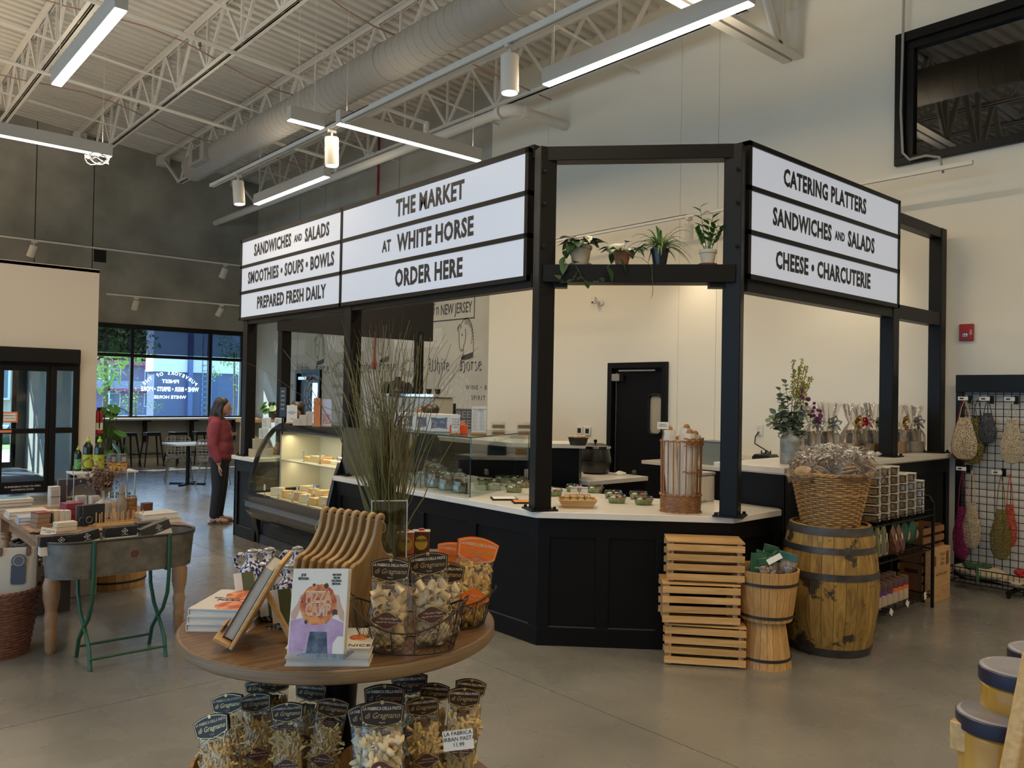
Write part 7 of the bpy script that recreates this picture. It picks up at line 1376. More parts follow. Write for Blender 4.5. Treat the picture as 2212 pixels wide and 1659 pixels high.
for n_, lv in rows:
 for i in range(6):
  ci = i if n_ == 5 else i+(5-n_)
  if ci > 5 or (lv == 5 and ci < 3): continue
  x = colx[ci]; z = .815+lv*.071; nm = 'clear cracker container with white wrap label, %s, %s' % (('bottom layer', 'second layer up', 'third layer up', 'fourth layer up', 'fifth layer up', 'top layer')[lv], ('rightmost', 'second from the right', 'third from the right', 'fourth from the right', 'fifth from the right', 'leftmost')[ci])
  if ct is None:
   ct = thing('cracker_container', nm, 'food container', (x, 2.86, z), .25, 'cracker containers on the rack'); obj('clear_box', MB().prism([(-.055, -.07), (.055, -.07), (.06, .07), (-.06, .07)], 0, .055), M_clam, ct, bevel=.005); obj('lid', MB().bx(-.064, .064, -.076, .076, .055, .064), mat('lid_clear', (.45, .43, .40), .3), ct, bevel=.004)
   obj('crackers', MB().bx(-.05, .05, -.06, .06, .004, .05), mat('cracker_brown', (.30, .16, .06), .7, c2=(.55, .36, .18), ns=45, bump=.5), ct); lb = MB(); lb.bx(-.036, .036, -.078, .0, .0645, .066).add([(-.036, -.0785, .065), (.036, -.0785, .065), (.032, -.072, .04), (.038, -.076, .006), (-.032, -.076, .006), (-.038, -.072, .04)], [(0, 1, 2, 5), (5, 2, 3, 4)]); lo = obj('wrap_label', lb, M_paper, ct, smooth=0); obj('label_print', MB().bx(-.014, .014, -.0805, -.0795, .022, .052), MC['box_mark'], lo)
  else: dup(ct, loc=(x, 2.86, z), label=nm)
for k in range(5):
 x = 6.35+.11*k; t = thing('coffee_pouch', 'pouch on the middle shelf of the wire rack, %s' % ('pale green one at the left', 'pale green one with purple print', 'pale green one with a white tag', 'brown one leaning left of the post', 'brown one nearest the post')[k], 'pouch', M=TR(x+(.1 if k > 2 else 0), 2.88, .52, rz=.2, ry=-.5 if k > 2 else 0), group='pouches on the middle shelf')
 mb = MB(); vs = []
 for z, a, b in ((0, .045, .03), (.08, .05, .03), (.2, .045, .01), (.24, .045, .002)):
  vs += [(-a, -b, z), (a, -b, z), (a, b, z), (-a, b, z)]
 mb.add(vs, [(j*4+i, j*4+(i+1) % 4, (j+1)*4+(i+1) % 4, (j+1)*4+i) for j in range(3) for i in range(4)]+[(3, 2, 1, 0)]); obj('pouch_body', mb, mat('pouch_sage', (.33, .32, .18), .45) if k < 3 else mat('pouch_brown', (.22, .08, .05), .4, c2=(.4, .2, .12), ns=22), t); obj('printed_panel', MB().bx(-.03, .02, -.0315, -.0305, .02, .1), mat('purple_print', (.14, .06, .16), .5), t); obj('top_tag', MB().bx(-.02, .02, -.028, -.026, .12, .17), M_paper, t)
def can(x, y, z, c, lab, G='canisters on the bottom shelf'):
 t = thing('tea_canister', lab, 'canister', (x, y, z), 0, G); obj('canister_body', MB().lathe([(.04, 0), (.041, .095)], 20), mat('can_kraft', (.50, .40, .30), .6), t); obj('colour_band', MB().lathe([(.0415, .095), (.0415, .125)], 20, cap=False), c, t); obj('canister_top', MB().lathe([(.041, .125), (.041, .19), (.038, .195), (0, .193)], 20), mat('can_plum', (.10, .04, .05), .5), t); obj('gold_lid', MB().lathe([(.037, .1955), (0, .196)], 20, cap=False), M_gold, t)
k = 0
for r_ in range(2):
 for i in range(6): k += 1; can(6.36+.1*i+.05*r_, 2.84+.12*r_, .125, mat('band_orange', (.75, .15, .02), .5) if i > 2 else mat('band_purple', (.12, .04, .20), .5), 'plum and kraft tea canister, %s row, %s' % (('front', 'back')[r_], ('leftmost', 'second from the left', 'third from the left', 'third from the right', 'second from the right', 'rightmost')[i]))
t = thing('red_canister', 'red and white canister behind the barrel edge on the bottom shelf', 'canister', (6.24, 2.84, .125)); obj('canister_body', MB().lathe([(.045, 0), (.045, .2), (.04, .21), (0, .21)], 20), mat('red_white', (.6, .04, .03), .5, c2=(.7, .65, .6), ns=14, pos=(.5, .52)), t)
for k in range(3): t = thing('green_chip_bag', 'green snack bag lying behind the rack top, %s' % ('left', 'middle', 'right')[k], 'bag', M=TR(7.0+.17*k, 2.98, .60, rz=.4, ry=1.2, rx=.2), group='green bags behind the rack'); obj('bag_body', MB().sph((0, 0, 0), .11, .05, .13, 12, 8), M_gfoil, t); obj('printed_label', MB().sph((.02, -.03, .03), .05, .03, .05, 10, 6), mat('label_tan', (.5, .35, .2), .5), t)
for k, (x, z, s) in enumerate(((6.45, .10, 'left'), (6.75, .12, 'middle'), (7.1, .13, 'right'))): tag(obj('shelf_tag', MB().bx(-.03, .03, -.001, .001, -.022, .022), M_paper), 'white price tag on the bottom rack shelf, %s' % s, 'tag', 'price tags on the bottom shelf').matrix_world = TR(x, RY0-.012, z, ry=R(35 if k < 2 else 80))
for k in range(2): crate('slatted_crate', 'brown slatted crate at the right of the rack, %s of two' % ('lower', 'upper')[k], 7.62, 3.0, .33*k, .0, w=.46, d=.22, h=.325, group='brown crates at the right of the rack', m=mat('crate_brown', (.22, .10, .035), .6, c2=(.30, .15, .06), ns=6), m2=mat('crate_dark', (.14, .06, .025), .6), top=False)
t = thing('wine_box_panel', 'wooden wine box panel with branded print leaning in front of the brown crates', 'box', (7.58, 2.84, 0), 0); obj('panel_board', MB().bx(-.2, .2, -.03, .03, 0, .47), M_lwood, t, bevel=.003)
for s, x, z, k in (('TERRA\nCASA\nVINO', .02, .37, 1), ('ANTONIO NESSI', 0, .24, .8)): txt(s, .04*k, mat('burnt_print', (.16, .07, .03), .7), t, face(x, -.0305, z), bold=.01, ext=.0003)
obj('burnt_emblem', MB().bx(.10, .16, -.031, -.0302, .31, .43), MC['burnt_print'], t); obj('burnt_emblem', MB().bx(-.17, -.12, -.031, -.0302, .32, .41), MC['burnt_print'], t)
# grid wall with string bags
t = thing('grid_wall', 'black grid panel with header board and bottom basket, hung with string bags', 'display panel', (8.58, 0, 0))
obj('header_board', MB().bx(-.02, .06, 1.3, 3.06, 1.86, 2.03), M_blk, t, bevel=.004); obj('side_post', MB().bx(-.01, .04, 3.0, 3.06, .05, 1.86), M_blk, t); obj('back_board', MB().bx(.10, .13, 1.3, 3.0, .12, 1.86), mat('white_backing', (.75, .73, .68), .6), t)
vw = MB().tube([(0, 0, .12), (0, 0, 1.86)], .0035, 5).mesh('vertical_wire', M_blk, 0); hw_ = MB().tube([(0, 1.3, 0), (0, 3.0, 0)], .0035, 5).mesh('horizontal_wire', M_blk, 0)
for k in range(25): link('vertical_wire', vw, t, TR(0, 2.98-.068*k, 0))
for k in range(25): link('horizontal_wire', hw_, t, TR(-.004, 0, .14+.071*k))
bk = MB()
for z in (.06, .13, .20): bk.tube([(0, 2.98, z), (-.34, 2.98, z), (-.34, 1.9, z), (0, 1.9, z)], .005, 5)
obj('basket_rails', bk, M_blk, t)
bw = MB().tube([(-.34, 0, .06), (-.34, 0, .20)], .003, 4).mesh('basket_wire', M_blk, 0); bw2 = MB().tube([(0, 0, .06), (0, 0, .20)], .003, 4).mesh('basket_wire', M_blk, 0)
for k in range(24): link('basket_wire', bw, t, TR(0, 2.98-.045*k, 0))
for k in range(8): link('basket_wire', bw2, t, TR(-.04*k, 2.98, 0)); link('basket_wire', bw2, t, TR(-.04*k, 1.9, 0))
obj('base_frame', MB().bx(-.42, .1, 2.44, 2.48, .035, .06).bx(-.42, .1, 1.5, 1.54, .035, .06).bx(-.05, 0, 1.5, 2.99, .035, .06), M_blk, t)
for y in (2.46, 1.52):
 for x in (-.40, .05): obj('caster', MB().tube([(x, y-.012, .022), (x, y+.012, .022)], .022, 12), M_blk, t)
def netmat(n, c):
 m = mat(n, c, .9)
 if 'net' in m.node_tree.nodes: return m
 T = m.node_tree; b = T.nodes['Principled BSDF']; vo = T.nodes.new('ShaderNodeTexVoronoi'); vo.name = 'net'; vo.feature = 'DISTANCE_TO_EDGE'; vo.inputs['Scale'].default_value = 75
 tcn = T.nodes.new('ShaderNodeTexCoord'); T.links.new(tcn.outputs['Object'], vo.inputs['Vector']); mt = T.nodes.new('ShaderNodeMath'); mt.operation = 'LESS_THAN'; mt.inputs[1].default_value = .16; T.links.new(vo.outputs['Distance'], mt.inputs[0]); T.links.new(mt.outputs[0], b.inputs['Alpha']); return m
def netbag(y, ztop, zbot, w, c, lab, x=-.05, strap=.35):
 t = thing('string_bag', lab, 'bag', (8.58+x, y, ztop), -pi/2, 'string bags on the grid wall'); H = ztop-zbot; n = 16; vs = []
 lv = [(strap*H, .42, .35), ((strap+.12)*H, .62, .6), (H*.72, 1, 1), (H*.9, .9, .95), (H*.98, .55, .6), (H, .1, .1)]
 for z, a, b in lv:
  for i in range(n): q = 2*pi*i/n; vs.append((w/2*a*cos(q), .035*b*sin(q), -z))
 mb = MB().add(vs, [(j*n+i, j*n+(i+1) % n, (j+1)*n+(i+1) % n, (j+1)*n+i) for j in range(5) for i in range(n)]); nm = 'net_%02d%02d%02d' % tuple(int(q*99) for q in c); obj('net_pouch', mb, netmat(nm, c), t, stuff=True); sm = mat(nm+'s', c, .9)
 for s in (-1, 1): obj('strap', MB().tube([(0, 0, -.0), (s*w*.12, 0, -strap*H*.4), (s*w*.2, 0, -strap*H), (s*w*.26, .0, -(strap+.12)*H)], .007, 5, sq=.5), sm, t)
 obj('top_band', MB().tube([(w/2*.42*cos(q), .035*.35*sin(q), -strap*H) for q in [2*pi*i/n for i in range(n)]], .005, 5, closed=True), sm, t)
CRM = (.52, .42, .28); OLV = (.16, .13, .03); PLM = (.22, .015, .09); CHR = (.03, .035, .05); REDB = (.45, .06, .03)
for a in ((2.99, 1.78, 1.18, .22, (.25, .02, .03), 'dark red string bag at the top left, behind the cream one', -.02), (2.90, 1.79, 1.16, .22, OLV, 'olive string bag in the top left bunch', -.04), (2.86, 1.79, 1.24, .17, CHR, 'dark blue string bag at the right of the top left bunch', -.02), (2.95, 1.78, 1.20, .24, CRM, 'cream string bag in front of the top left bunch', -.09), (2.76, 1.78, 1.37, .17, (.05, .055, .07), 'small charcoal string bag with cream handles', -.05), (2.55, 1.78, 1.19, .20, CRM, 'cream string bag cut by the right edge, top row', -.06), (2.98, 1.10, .22, .17, PLM, 'plum string bag, lower row left', -.05), (2.89, 1.10, .34, .17, CRM, 'cream string bag, lower row beside the plum one', -.06), (2.63, 1.09, .28, .19, OLV, 'olive string bag, lower row right', -.08), (2.57, 1.09, .40, .13, REDB, 'orange-red string bag, lower row behind the olive one', -.03)): netbag(*a[:6], x=a[6], strap=.3 if a[0] > 2 and a[1] > 1.5 else .42)
for k, (y, z, s) in enumerate(((2.93, 1.79, 'over the top left bunch'), (2.74, 1.79, 'over the charcoal bag'), (2.53, 1.79, 'at the top right edge'), (2.94, 1.11, 'over the plum bag'), (2.63, 1.10, 'over the lower olive bag'))):
 t = thing('peg_hook', 'black hook with white price strip '+s, 'hook', (8.58, y, z), -pi/2, 'hooks on the grid wall'); obj('hook', MB().tube([(0, 0, 0), (0, -.14, 0), (0, -.15, .02)], .004, 5), M_blk, t); obj('back_plate', MB().bx(-.02, .02, -.012, -.006, -.04, .04), M_blk, t); obj('price_strip', MB().bx(-.06, .03, -.152, -.15, -.01, .025), M_paper, t); obj('strip_print', MB().bx(-.045, -.01, -.1535, -.152, .0, .015), M_inkb, t)
t = thing('cloth_heap', 'cream cloth bags heaped in the bottom basket of the grid wall', 'cloth', (8.40, 2.5, .07)); mb = MB(); rnd = random.Random(2)
for k in range(16): mb.sph((rnd.uniform(-.08, .06), rnd.uniform(-.5, .40), rnd.uniform(.04, .1)), .1, .12, .05, 10, 6)
obj('folded_cloth', mb, mat('heap_cream', (.50, .42, .30), .9, bump=.5, ns=18), t, stuff=True)
for y, c, s in ((2.36, (.40, .02, .02), 'red'), (2.78, (.03, .08, .04), 'dark green')):
 t = thing('crumpled_bag', '%s crumpled string bag on top of the cloth heap' % s, 'bag', (8.38, y, .18)); mb = MB()
 for k in range(7): mb.sph((rnd.uniform(-.06, .06), rnd.uniform(-.09, .09), rnd.uniform(0, .04)), .06, .05, .03, 8, 5)
 obj('bundle', mb, mat('bundle_'+s.replace(' ', ''), c, .9, bump=.6, ns=60), t, stuff=True); obj('loose_strap', MB().tube([(-.05, 0, .02), (-.12, -.03, .05), (-.17, -.05, 0), (-.19, -.06, -.08)], .012, 5, sq=.3), mat('bundle_'+s.replace(' ', ''), c, .9), t)
t = thing('fire_alarm', 'red fire alarm strobe on the white wall beside the frame', 'alarm', (XW-.012, 3.02, 2.46), -pi/2); obj('housing', MB().bx(-.065, .065, -.04, 0, -.085, .085), MC['fire_red'], t, bevel=.008); obj('strobe_lens', MB().bx(-.03, .02, -.055, -.04, -.05, -.01), M_chr, t, bevel=.006); txt('FIRE', .03, M_paper, t, face(.045, -.0415, .0, '-Y') @ Matrix.Rotation(-pi/2, 4, 'Z'), ext=.0002)
# jars on the wooden stand in the right corner
p0 = pxat(2203, 1512, 1.02); base = V((p0.x, p0.y, p0.z-.045)); t = thing('candle_stand', 'stepped wooden stand of golden jars in the bottom right corner', 'stand', (base.x, base.y, 0))
obj('upper_shelf', MB().bx(-.075, .45, -.055, .055, base.z-.014, base.z), M_bamboo, t, bevel=.002); obj('upper_lip', MB().bx(-.078, -.055, -.055, .055, base.z-.014, base.z+.022), M_bamboo, t, bevel=.002); p2 = pxat(2155, 1612, 1.0); dz = p2.z-.045
obj('lower_shelf', MB().bx(-.12, .4, -.2, -.055, dz-.10, dz-.088), M_bamboo, t, bevel=.002); obj('side_panel', MB().prism([(-.13, .2), (-.13, dz-.1), (.0, dz-.1), (.02, base.z-.01), (.06, base.z-.01), (.06, .2)], 0, .012), M_bamboo, t, M=Matrix.Translation((-.0, -.0, 0)) @ Matrix.Rotation(pi/2, 4, 'Z') @ Matrix.Rotation(pi/2, 4, 'X')); obj('stand_base', MB().bx(-.1, .42, -.2, .08, 0, .2), M_bamboo, t, bevel=.003)
sg = pxat(2210, 1560, .93); t2 = thing('stand_sign', 'tall black sign in a wooden frame beside the golden jars, at the right edge', 'sign', (sg.x+.02, sg.y-.0, 0), RZF+.35); zq = sg.z+.075; RX = Matrix.Rotation(pi/2, 4, 'X'); obj('wood_frame', MB().prism([(-.27*(zq-.2), .2), (.25, .2), (.25, zq), (.0, zq)], -.01, .01), M_bamboo, t2, bevel=.003, M=RX); obj('black_panel', MB().prism([(-.27*(zq-.22)+.03, .22), (.22, .22), (.22, zq-.02), (.024, zq-.02)], .0105, .012), M_blk, t2, M=RX)
for k, ch in enumerate('LOCAL'): txt(ch, .022, M_paper, t2, face(.045, -.0135, sg.z-.02-.03*k), bold=.02, ext=.0002)
gj = None
for k, (q, lab) in enumerate(((V((p0.x, p0.y, base.z)), 'golden jar with black lid, front one on the upper step'), (V((p0.x+.11, p0.y+.0, base.z)), 'golden jar with black lid, second on the upper step'), (V((p0.x+.22, p0.y, base.z)), 'golden jar with black lid, third on the upper step'), (V((p2.x, p2.y, dz)), 'golden jar with black lid, lower step, upper of two'), (V((p2.x, p2.y, dz-.087)), 'golden jar with black lid, lower step, bottom of two'))):
 if gj is None:
  gj = thing('golden_jar', lab, 'jar', tuple(q), .4, 'golden jars on the stand'); obj('jar_body', MB().lathe([(.041, 0), (.044, .004), (.044, .062), (.041, .066)], 32), mat('amber_paste', (.42, .20, .02), .25, c2=(.52, .28, .05), ns=20, coat=.6), gj); obj('jar_lid', MB().lathe([(.046, .066), (.0465, .068), (.0465, .084), (.045, .085)], 40), mat('lid_navy', (.012, .012, .03), .35), gj); obj('lid_top', MB().lathe([(.045, .0853), (.041, .087), (.0385, .0855), (0, .0857)], 40, cap=False), mat('lid_gray', (.22, .22, .25), .35), gj)
  obj('barcode_label', MB().lathe([(.0446, .008), (.0446, .058)], 8, cap=False, a0=R(185), a1=R(215)), M_paper, gj)
  for j in range(7): a = R(190+3*j); obj('barcode_bar', MB().bx(-.0003*(1+j % 2), .0003*(1+j % 2), -.0003, .0003, .016, .05), M_inkb, gj, M=TR(.0449*cos(a), .0449*sin(a), 0, rz=a+pi/2))
 else: dup(gj, loc=tuple(q), rz=.4+.3*k, label=lab)
# gift baskets and milk-can bouquet on the raised counter
ZU = 1.251
q = at(1722, 1003, z=ZU); t = thing('milk_can', 'galvanised milk can vase with two ear handles on the raised counter end', 'vase', (q.x, q.y+.06, ZU), RZF); MCm = mat('can_zinc', (.26, .27, .26), .5, .5, c2=(.36, .37, .35), ns=16)
obj('can_body', MB().lathe([(.075, 0), (.078, .01), (.078, .185), (.07, .21), (.05, .235), (.05, .25), (.06, .265)], 30), MCm, t)
for k in range(14): a = R(200+10*k); obj('ridge', MB().tube([(.079*cos(a), .079*sin(a), .09), (.079*cos(a), .079*sin(a), .18)], .0018, 4), MCm, t)
for s in (-1, 1): obj('ear_handle', MB().tube([(s*.055, 0, .245), (s*.09, 0, .24), (s*.095, 0, .215), (s*.075, 0, .20)], .005, 6), MCm, t)
b = thing('bouquet', 'bouquet of eucalyptus, goldenrod and purple blooms in the milk can', 'flowers', (q.x, q.y+.06, ZU+.24), RZF); rnd = random.Random(31)
M_euc = mat('eucalyptus', (.15, .19, .13), .7, c2=(.24, .28, .20), ns=8); M_gr = mat('goldenrod', (.26, .24, .03), .8); M_grn = mat('stem_green', (.08, .12, .03), .7); M_pur = mat('purple_bloom', (.13, .01, .09), .7); lf = MB(); n = 10
lf.add([(0, 0, 0)]+[(.019*cos(2*pi*i/n), .019*sin(2*pi*i/n)+.019, .004*cos(4*pi*i/n)) for i in range(n)], [(0, 1+i, 1+(i+1) % n) for i in range(n)]); lfm = lf.mesh('leaf', M_euc, 60)
for s in range(15):
 a = rnd.uniform(-1, 1); tip = V((-.04+a*.14, rnd.uniform(-.08, .08), rnd.uniform(.12, .42)-.12*abs(a))); obj('stem', MB().tube([(0, 0, -.05), tip*.5+V((0, 0, .03)), tip], .002, 4), M_grn, b)
 for j in range(15): f = .2+.8*j/14; p = V((0, 0, -.05)).lerp(tip, f); link('leaf', lfm, b, Matrix.Translation(p) @ Matrix.Rotation(j*2.4, 4, 'Z') @ Matrix.Rotation(rnd.uniform(-1, 1), 4, 'X') @ Matrix.Scale(rnd.uniform(1.15, 1.6), 4))
gm = MB()
for s in range(9):
 a = rnd.uniform(-.3, 1); tip = V((.02+a*.16, rnd.uniform(-.05, .05), rnd.uniform(.45, .62)-.1*a)); obj('stem', MB().tube([(0, 0, 0), tip*.6, tip], .002, 4), M_grn, b)
 for j in range(60): f = rnd.uniform(.5, 1); p = tip*f+V((rnd.gauss(0, .02*(1.3-f)), rnd.gauss(0, .02*(1.3-f)), 0)); gm.add([p+V((-.006, 0, 0)), p+V((0, .003, .008)), p+V((.006, 0, .002)), p+V((0, -.003, -.006))], [(0, 1, 2, 3)])
obj('goldenrod_plumes', gm, M_gr, b, smooth=0, stuff=True); pb = MB().sph((0, 0, 0), .017, n=8, m=5).mesh('bloom', M_pur)
for s in range(22): p = V((rnd.uniform(.06, .24), rnd.uniform(-.06, .05), 0)); p.z = .36-1.1*p.x+rnd.uniform(-.05, .08); obj('stem', MB().tube([(0, 0, 0), (p.x*.5, p.y*.5, p.z*.7), p], .0015, 4), M_grn, b); link('bloom', pb, b, Matrix.Translation(p) @ Matrix.Scale(rnd.uniform(.7, 1.2), 4))
def gift(px, lab, bow, pot, hgt=.42, dy=.0):
 q = at(px, 996, z=ZU); q.y = 3.42+dy; q.x = at(px, 960, y=q.y).x; t = thing('gift_basket', lab, 'gift basket', (q.x, q.y, ZU), rnd.uniform(-.5, .2), 'cellophane gift baskets'); t.scale = (1.16, 1.16, 1.1)
 obj('container', MB().prism([(-.075, -.055), (.075, -.055), (.085, .06), (-.085, .06)], 0, .10), mat('kraft_pot', (.36, .23, .10), .7) if pot else mat('gray_wood_pot', (.30, .25, .22), .7, c2=(.42, .38, .34), ns=10), t, bevel=.005)
 for k in range(5): c = ((.02, .02, .025), (.16, .04, .03), (.38, .32, .2), (.05, .05, .07), (.5, .46, .38))[k]; obj('packed_item', MB().box((-.055+.027*k, .02*(k % 2)-.01, .13+.015*(k % 3)), (.032, .03, .11+.02*(k % 2))), mat('packed_%d' % k, c, .4), t, bevel=.003)
 fm = MB(); n = 20; vs = []; prof = [(.105, 0), (.115, .08), (.10, .16), (.055, .235), (.022, .27), (.05, .33), (.08, hgt)]
 for j, (r, z) in enumerate(prof):
  for i in range(n): a = 2*pi*i/n; w_ = 1+(.05+.05*j)*sin(6*a+j*.7)*(.5 if j < 2 else 1); vs.append((r*w_*cos(a), r*w_*sin(a)*.75, z+(.015*sin(7*a) if j == 6 else 0)))
 fm.add(vs, [(j*n+i, j*n+(i+1) % n, (j+1)*n+(i+1) % n, (j+1)*n+i) for j in range(6) for i in range(n)]); obj('cellophane', fm, film('gift_film', (.94, .92, .9), .20, 1.0, 18), t, smooth=30)
 for k in range(6): a = k*pi/3; obj('bow_loop', MB().tube([(0, -.04, .27), (.04*cos(a), -.075, .27+.04*sin(a)), (.065*cos(a+.3), -.065, .27+.065*sin(a+.3)), (.045*cos(a+.7), -.05, .27+.045*sin(a+.7)), (0, -.04, .27)], .014, 4, sq=.3), bow, t)
SIL = mat('silver_ribbon', (.35, .35, .35), .25, .8); GLD = mat('gold_ribbon', (.40, .24, .04), .3, .7); RDR = mat('red_ribbon', (.50, .01, .04), .4)
for px, s, c, pt, h, dy in ((1752, 'behind the purple blooms', SIL, True, .40, .1), (1790, 'leftmost with a silver bow', SIL, False, .44, .03), (1838, 'with a gold bow, left of the red one', GLD, True, .43, .12), (1862, 'with a red bow, at the back', RDR, True, .40, .16), (1884, 'with a silver bow, in front of the second post', SIL, True, .44, 0), (1940, 'with a gold bow, between the two right posts', GLD, True, .43, .02), (1972, 'with a silver bow in a gray wooden pot, nearest the wall', SIL, False, .42, -.02)): gift(px, 'cellophane gift basket '+s, c, pt, h, dy)
# ------------------------------------------------------------------ lettering and emblems on the concrete wall
MURAL = bpy.data.objects['wall_right_far']; XM = XW-.003; M_mi = mat('mural_ink', (.05, .055, .065), .8); M_mw = mat('mural_white', (.62, .62, .60), .8)
def wallp(name, mb, m): return obj(name, mb, m, MURAL, smooth=0)
def W(u, v): return (XM, -u, v)        # u grows to the reader's right (towards -Y)
GL = {'W': [[(.0, 1.4), (.25, 1.5), (.2, .2), (.45, 0), (.75, .2), (.75, 1.35)], [(.5, 1.5), (.75, 1.35)], [(.75, .2), (1.0, 0), (1.3, .3), (1.3, 1.3), (1.1, 1.5)], [(0, .8), (.2, .9)]],
 'H': [[(.0, 1.5), (.35, 1.4), (.35, .2), (.1, 0)], [(.35, .9), (.8, 1.0), (.95, .7), (.9, .1), (.7, -.2)], [(.0, .2), (.5, .1)], [(.15, 1.2), (.15, .4)], [(.35, 1.4), (.75, 1.5)]],
 'Q': [[(.35, 1.5), (.1, 1.2), (.1, .3), (.45, 0), (.85, .3), (.85, 1.2), (.5, 1.45), (.35, 1.5)], [(.45, 1.4), (.45, .1)], [(.6, .25), (.95, -.2)]], 'I': [[(.6, 1.5), (.1, 1.35), (.1, 1.1)], [(.35, 1.4), (.35, .3), (.1, .0)], [(.1, .8), (.6, .8)]],
 'h': [[(.15, 1.6), (.15, .15), (.25, 0)], [(.15, .85), (.45, 1), (.6, .8), (.6, .2), (.45, -.3)]], 'i': [[(.05, .85), (.18, 1), (.25, .85), (.25, .15), (.38, 0)], [(.18, 1.3), (.28, 1.38)]],
 't': [[(.2, 1.35), (.2, .15), (.4, 0)], [(.0, .95), (.42, .95)]], 'e': [[(.55, .2), (.35, 0), (.12, .2), (.12, .8), (.4, 1), (.55, .75), (.15, .5)]], 'o': [[(.12, .2), (.12, .8), (.38, 1), (.58, .8), (.58, .2), (.32, 0), (.12, .2)]],
 'r': [[(.05, .85), (.18, 1), (.22, .85), (.22, .1), (.35, 0)], [(.22, .8), (.45, 1), (.55, .85)]], 's': [[(.5, .85), (.3, 1), (.12, .8), (.5, .35), (.45, .12), (.2, 0), (.08, .15)]], 'u': [[(.05, .9), (.18, 1), (.18, .2), (.35, 0), (.55, .15)], [(.55, 1), (.55, .1), (.68, 0)]],
 'a': [[(.12, .85), (.35, 1), (.55, .8), (.55, .15), (.68, 0)], [(.55, .5), (.2, .5), (.12, .2), (.3, 0), (.55, .15)]], 'l': [[(.15, 1.6), (.15, .15), (.3, 0)]], 'y': [[(.1, 1), (.15, .25), (.35, .05), (.55, .2)], [(.55, 1), (.55, -.2), (.25, -.5)]], 'n': [[(.05, .85), (.18, 1), (.2, .8), (.2, 0)], [(.2, .8), (.45, 1), (.58, .8), (.58, .1), (.7, 0)]]}
ADV = {'W': 1.5, 'H': 1.15, 'Q': 1.1, 'I': .75, 'h': .78, 'i': .45, 't': .5, 'e': .68, 'o': .75, 'r': .62, 's': .62, 'u': .8, 'a': .78, 'l': .4, 'y': .75, 'n': .8, ' ': .9}
def gothic(s, u0, v0, sz):
 mb = MB(); nx, nz = .062*sz, .045*sz; u = u0
 for ch in s:
  for st in GL.get(ch, []):
   for (a, b), (c, d) in zip(st, st[1:]):
    p = (u+a*sz, v0+b*sz); q = (u+c*sz, v0+d*sz); mb.add([W(p[0]-nx, p[1]+nz), W(p[0]+nx, p[1]-nz), W(q[0]+nx, q[1]-nz), W(q[0]-nx, q[1]+nz)], [(0, 1, 2, 3)])
  u += ADV[ch]*sz
 return mb, u-u0
def flat(s, y, z, sz, m, **k): return txt(s, sz, m, MURAL, face(XM, y, z, '-X'), name='mural_lettering', ext=.0003, **k)
def line(mb, pts, w):
 for p, q in zip(pts, pts[1:]):
  d = V((q[0]-p[0], q[1]-p[1])); n_ = V((-d.y, d.x)).normalized()*w/2; mb.add([W(p[0]+n_.x, p[1]+n_.y), W(p[0]-n_.x, p[1]-n_.y), W(q[0]-n_.x, q[1]-n_.y), W(q[0]+n_.x, q[1]+n_.y)], [(0, 1, 2, 3)])
def horse(yc, z0, s):
 mb = MB(); P = lambda L: [(-yc+a*s, z0+b*s) for a, b in L]
 line(mb, P([(-.22, .62), (-.26, .58), (-.24, .52), (-.2, .5), (-.19, .3), (-.17, .12), (-.12, .05), (-.06, .05), (-.02, .1), (0, .2), (.04, .3), (.05, .45), (.03, .55)]), .014)
 line(mb, P([(-.24, .52), (-.19, .66), (-.15, .64), (-.1, .7), (0, .78), (.1, .79), (.2, .72), (.28, .58), (.32, .4), (.34, .2), (.34, .0)]), .014); line(mb, P([(-.02, .1), (-.04, -.05)]), .012)
 line(mb, P([(-.15, .64), (-.1, .58)]), .012); line(mb, P([(-.17, .62), (-.13, .54)]), .012)
 for k in range(11): a = R(100-13*k); line(mb, P([(.06+.27*cos(a)*.95, .42+.36*sin(a)), (.07+.2*cos(a), .36+.29*sin(a))]), .014)
 mb.add([W(*p) for p in P([(-.1, .44), (-.07, .45), (-.055, .40), (-.09, .39)])], [(0, 1, 2, 3)]); mb.add([W(*p) for p in P([(-.1, .1), (-.075, .11), (-.075, .08), (-.1, .075)])], [(0, 1, 2, 3)])
 mb.add([W(*p) for p in P([(-.12, -.2), (-.07, -.05), (.1, -.03), (.34, .02), (.34, -.1), (.2, -.14), (0, -.16), (-.1, -.15)])], [(0, 1, 2, 3, 4, 5, 6, 7)]); wallp('painted_horse_head', mb, M_mi)
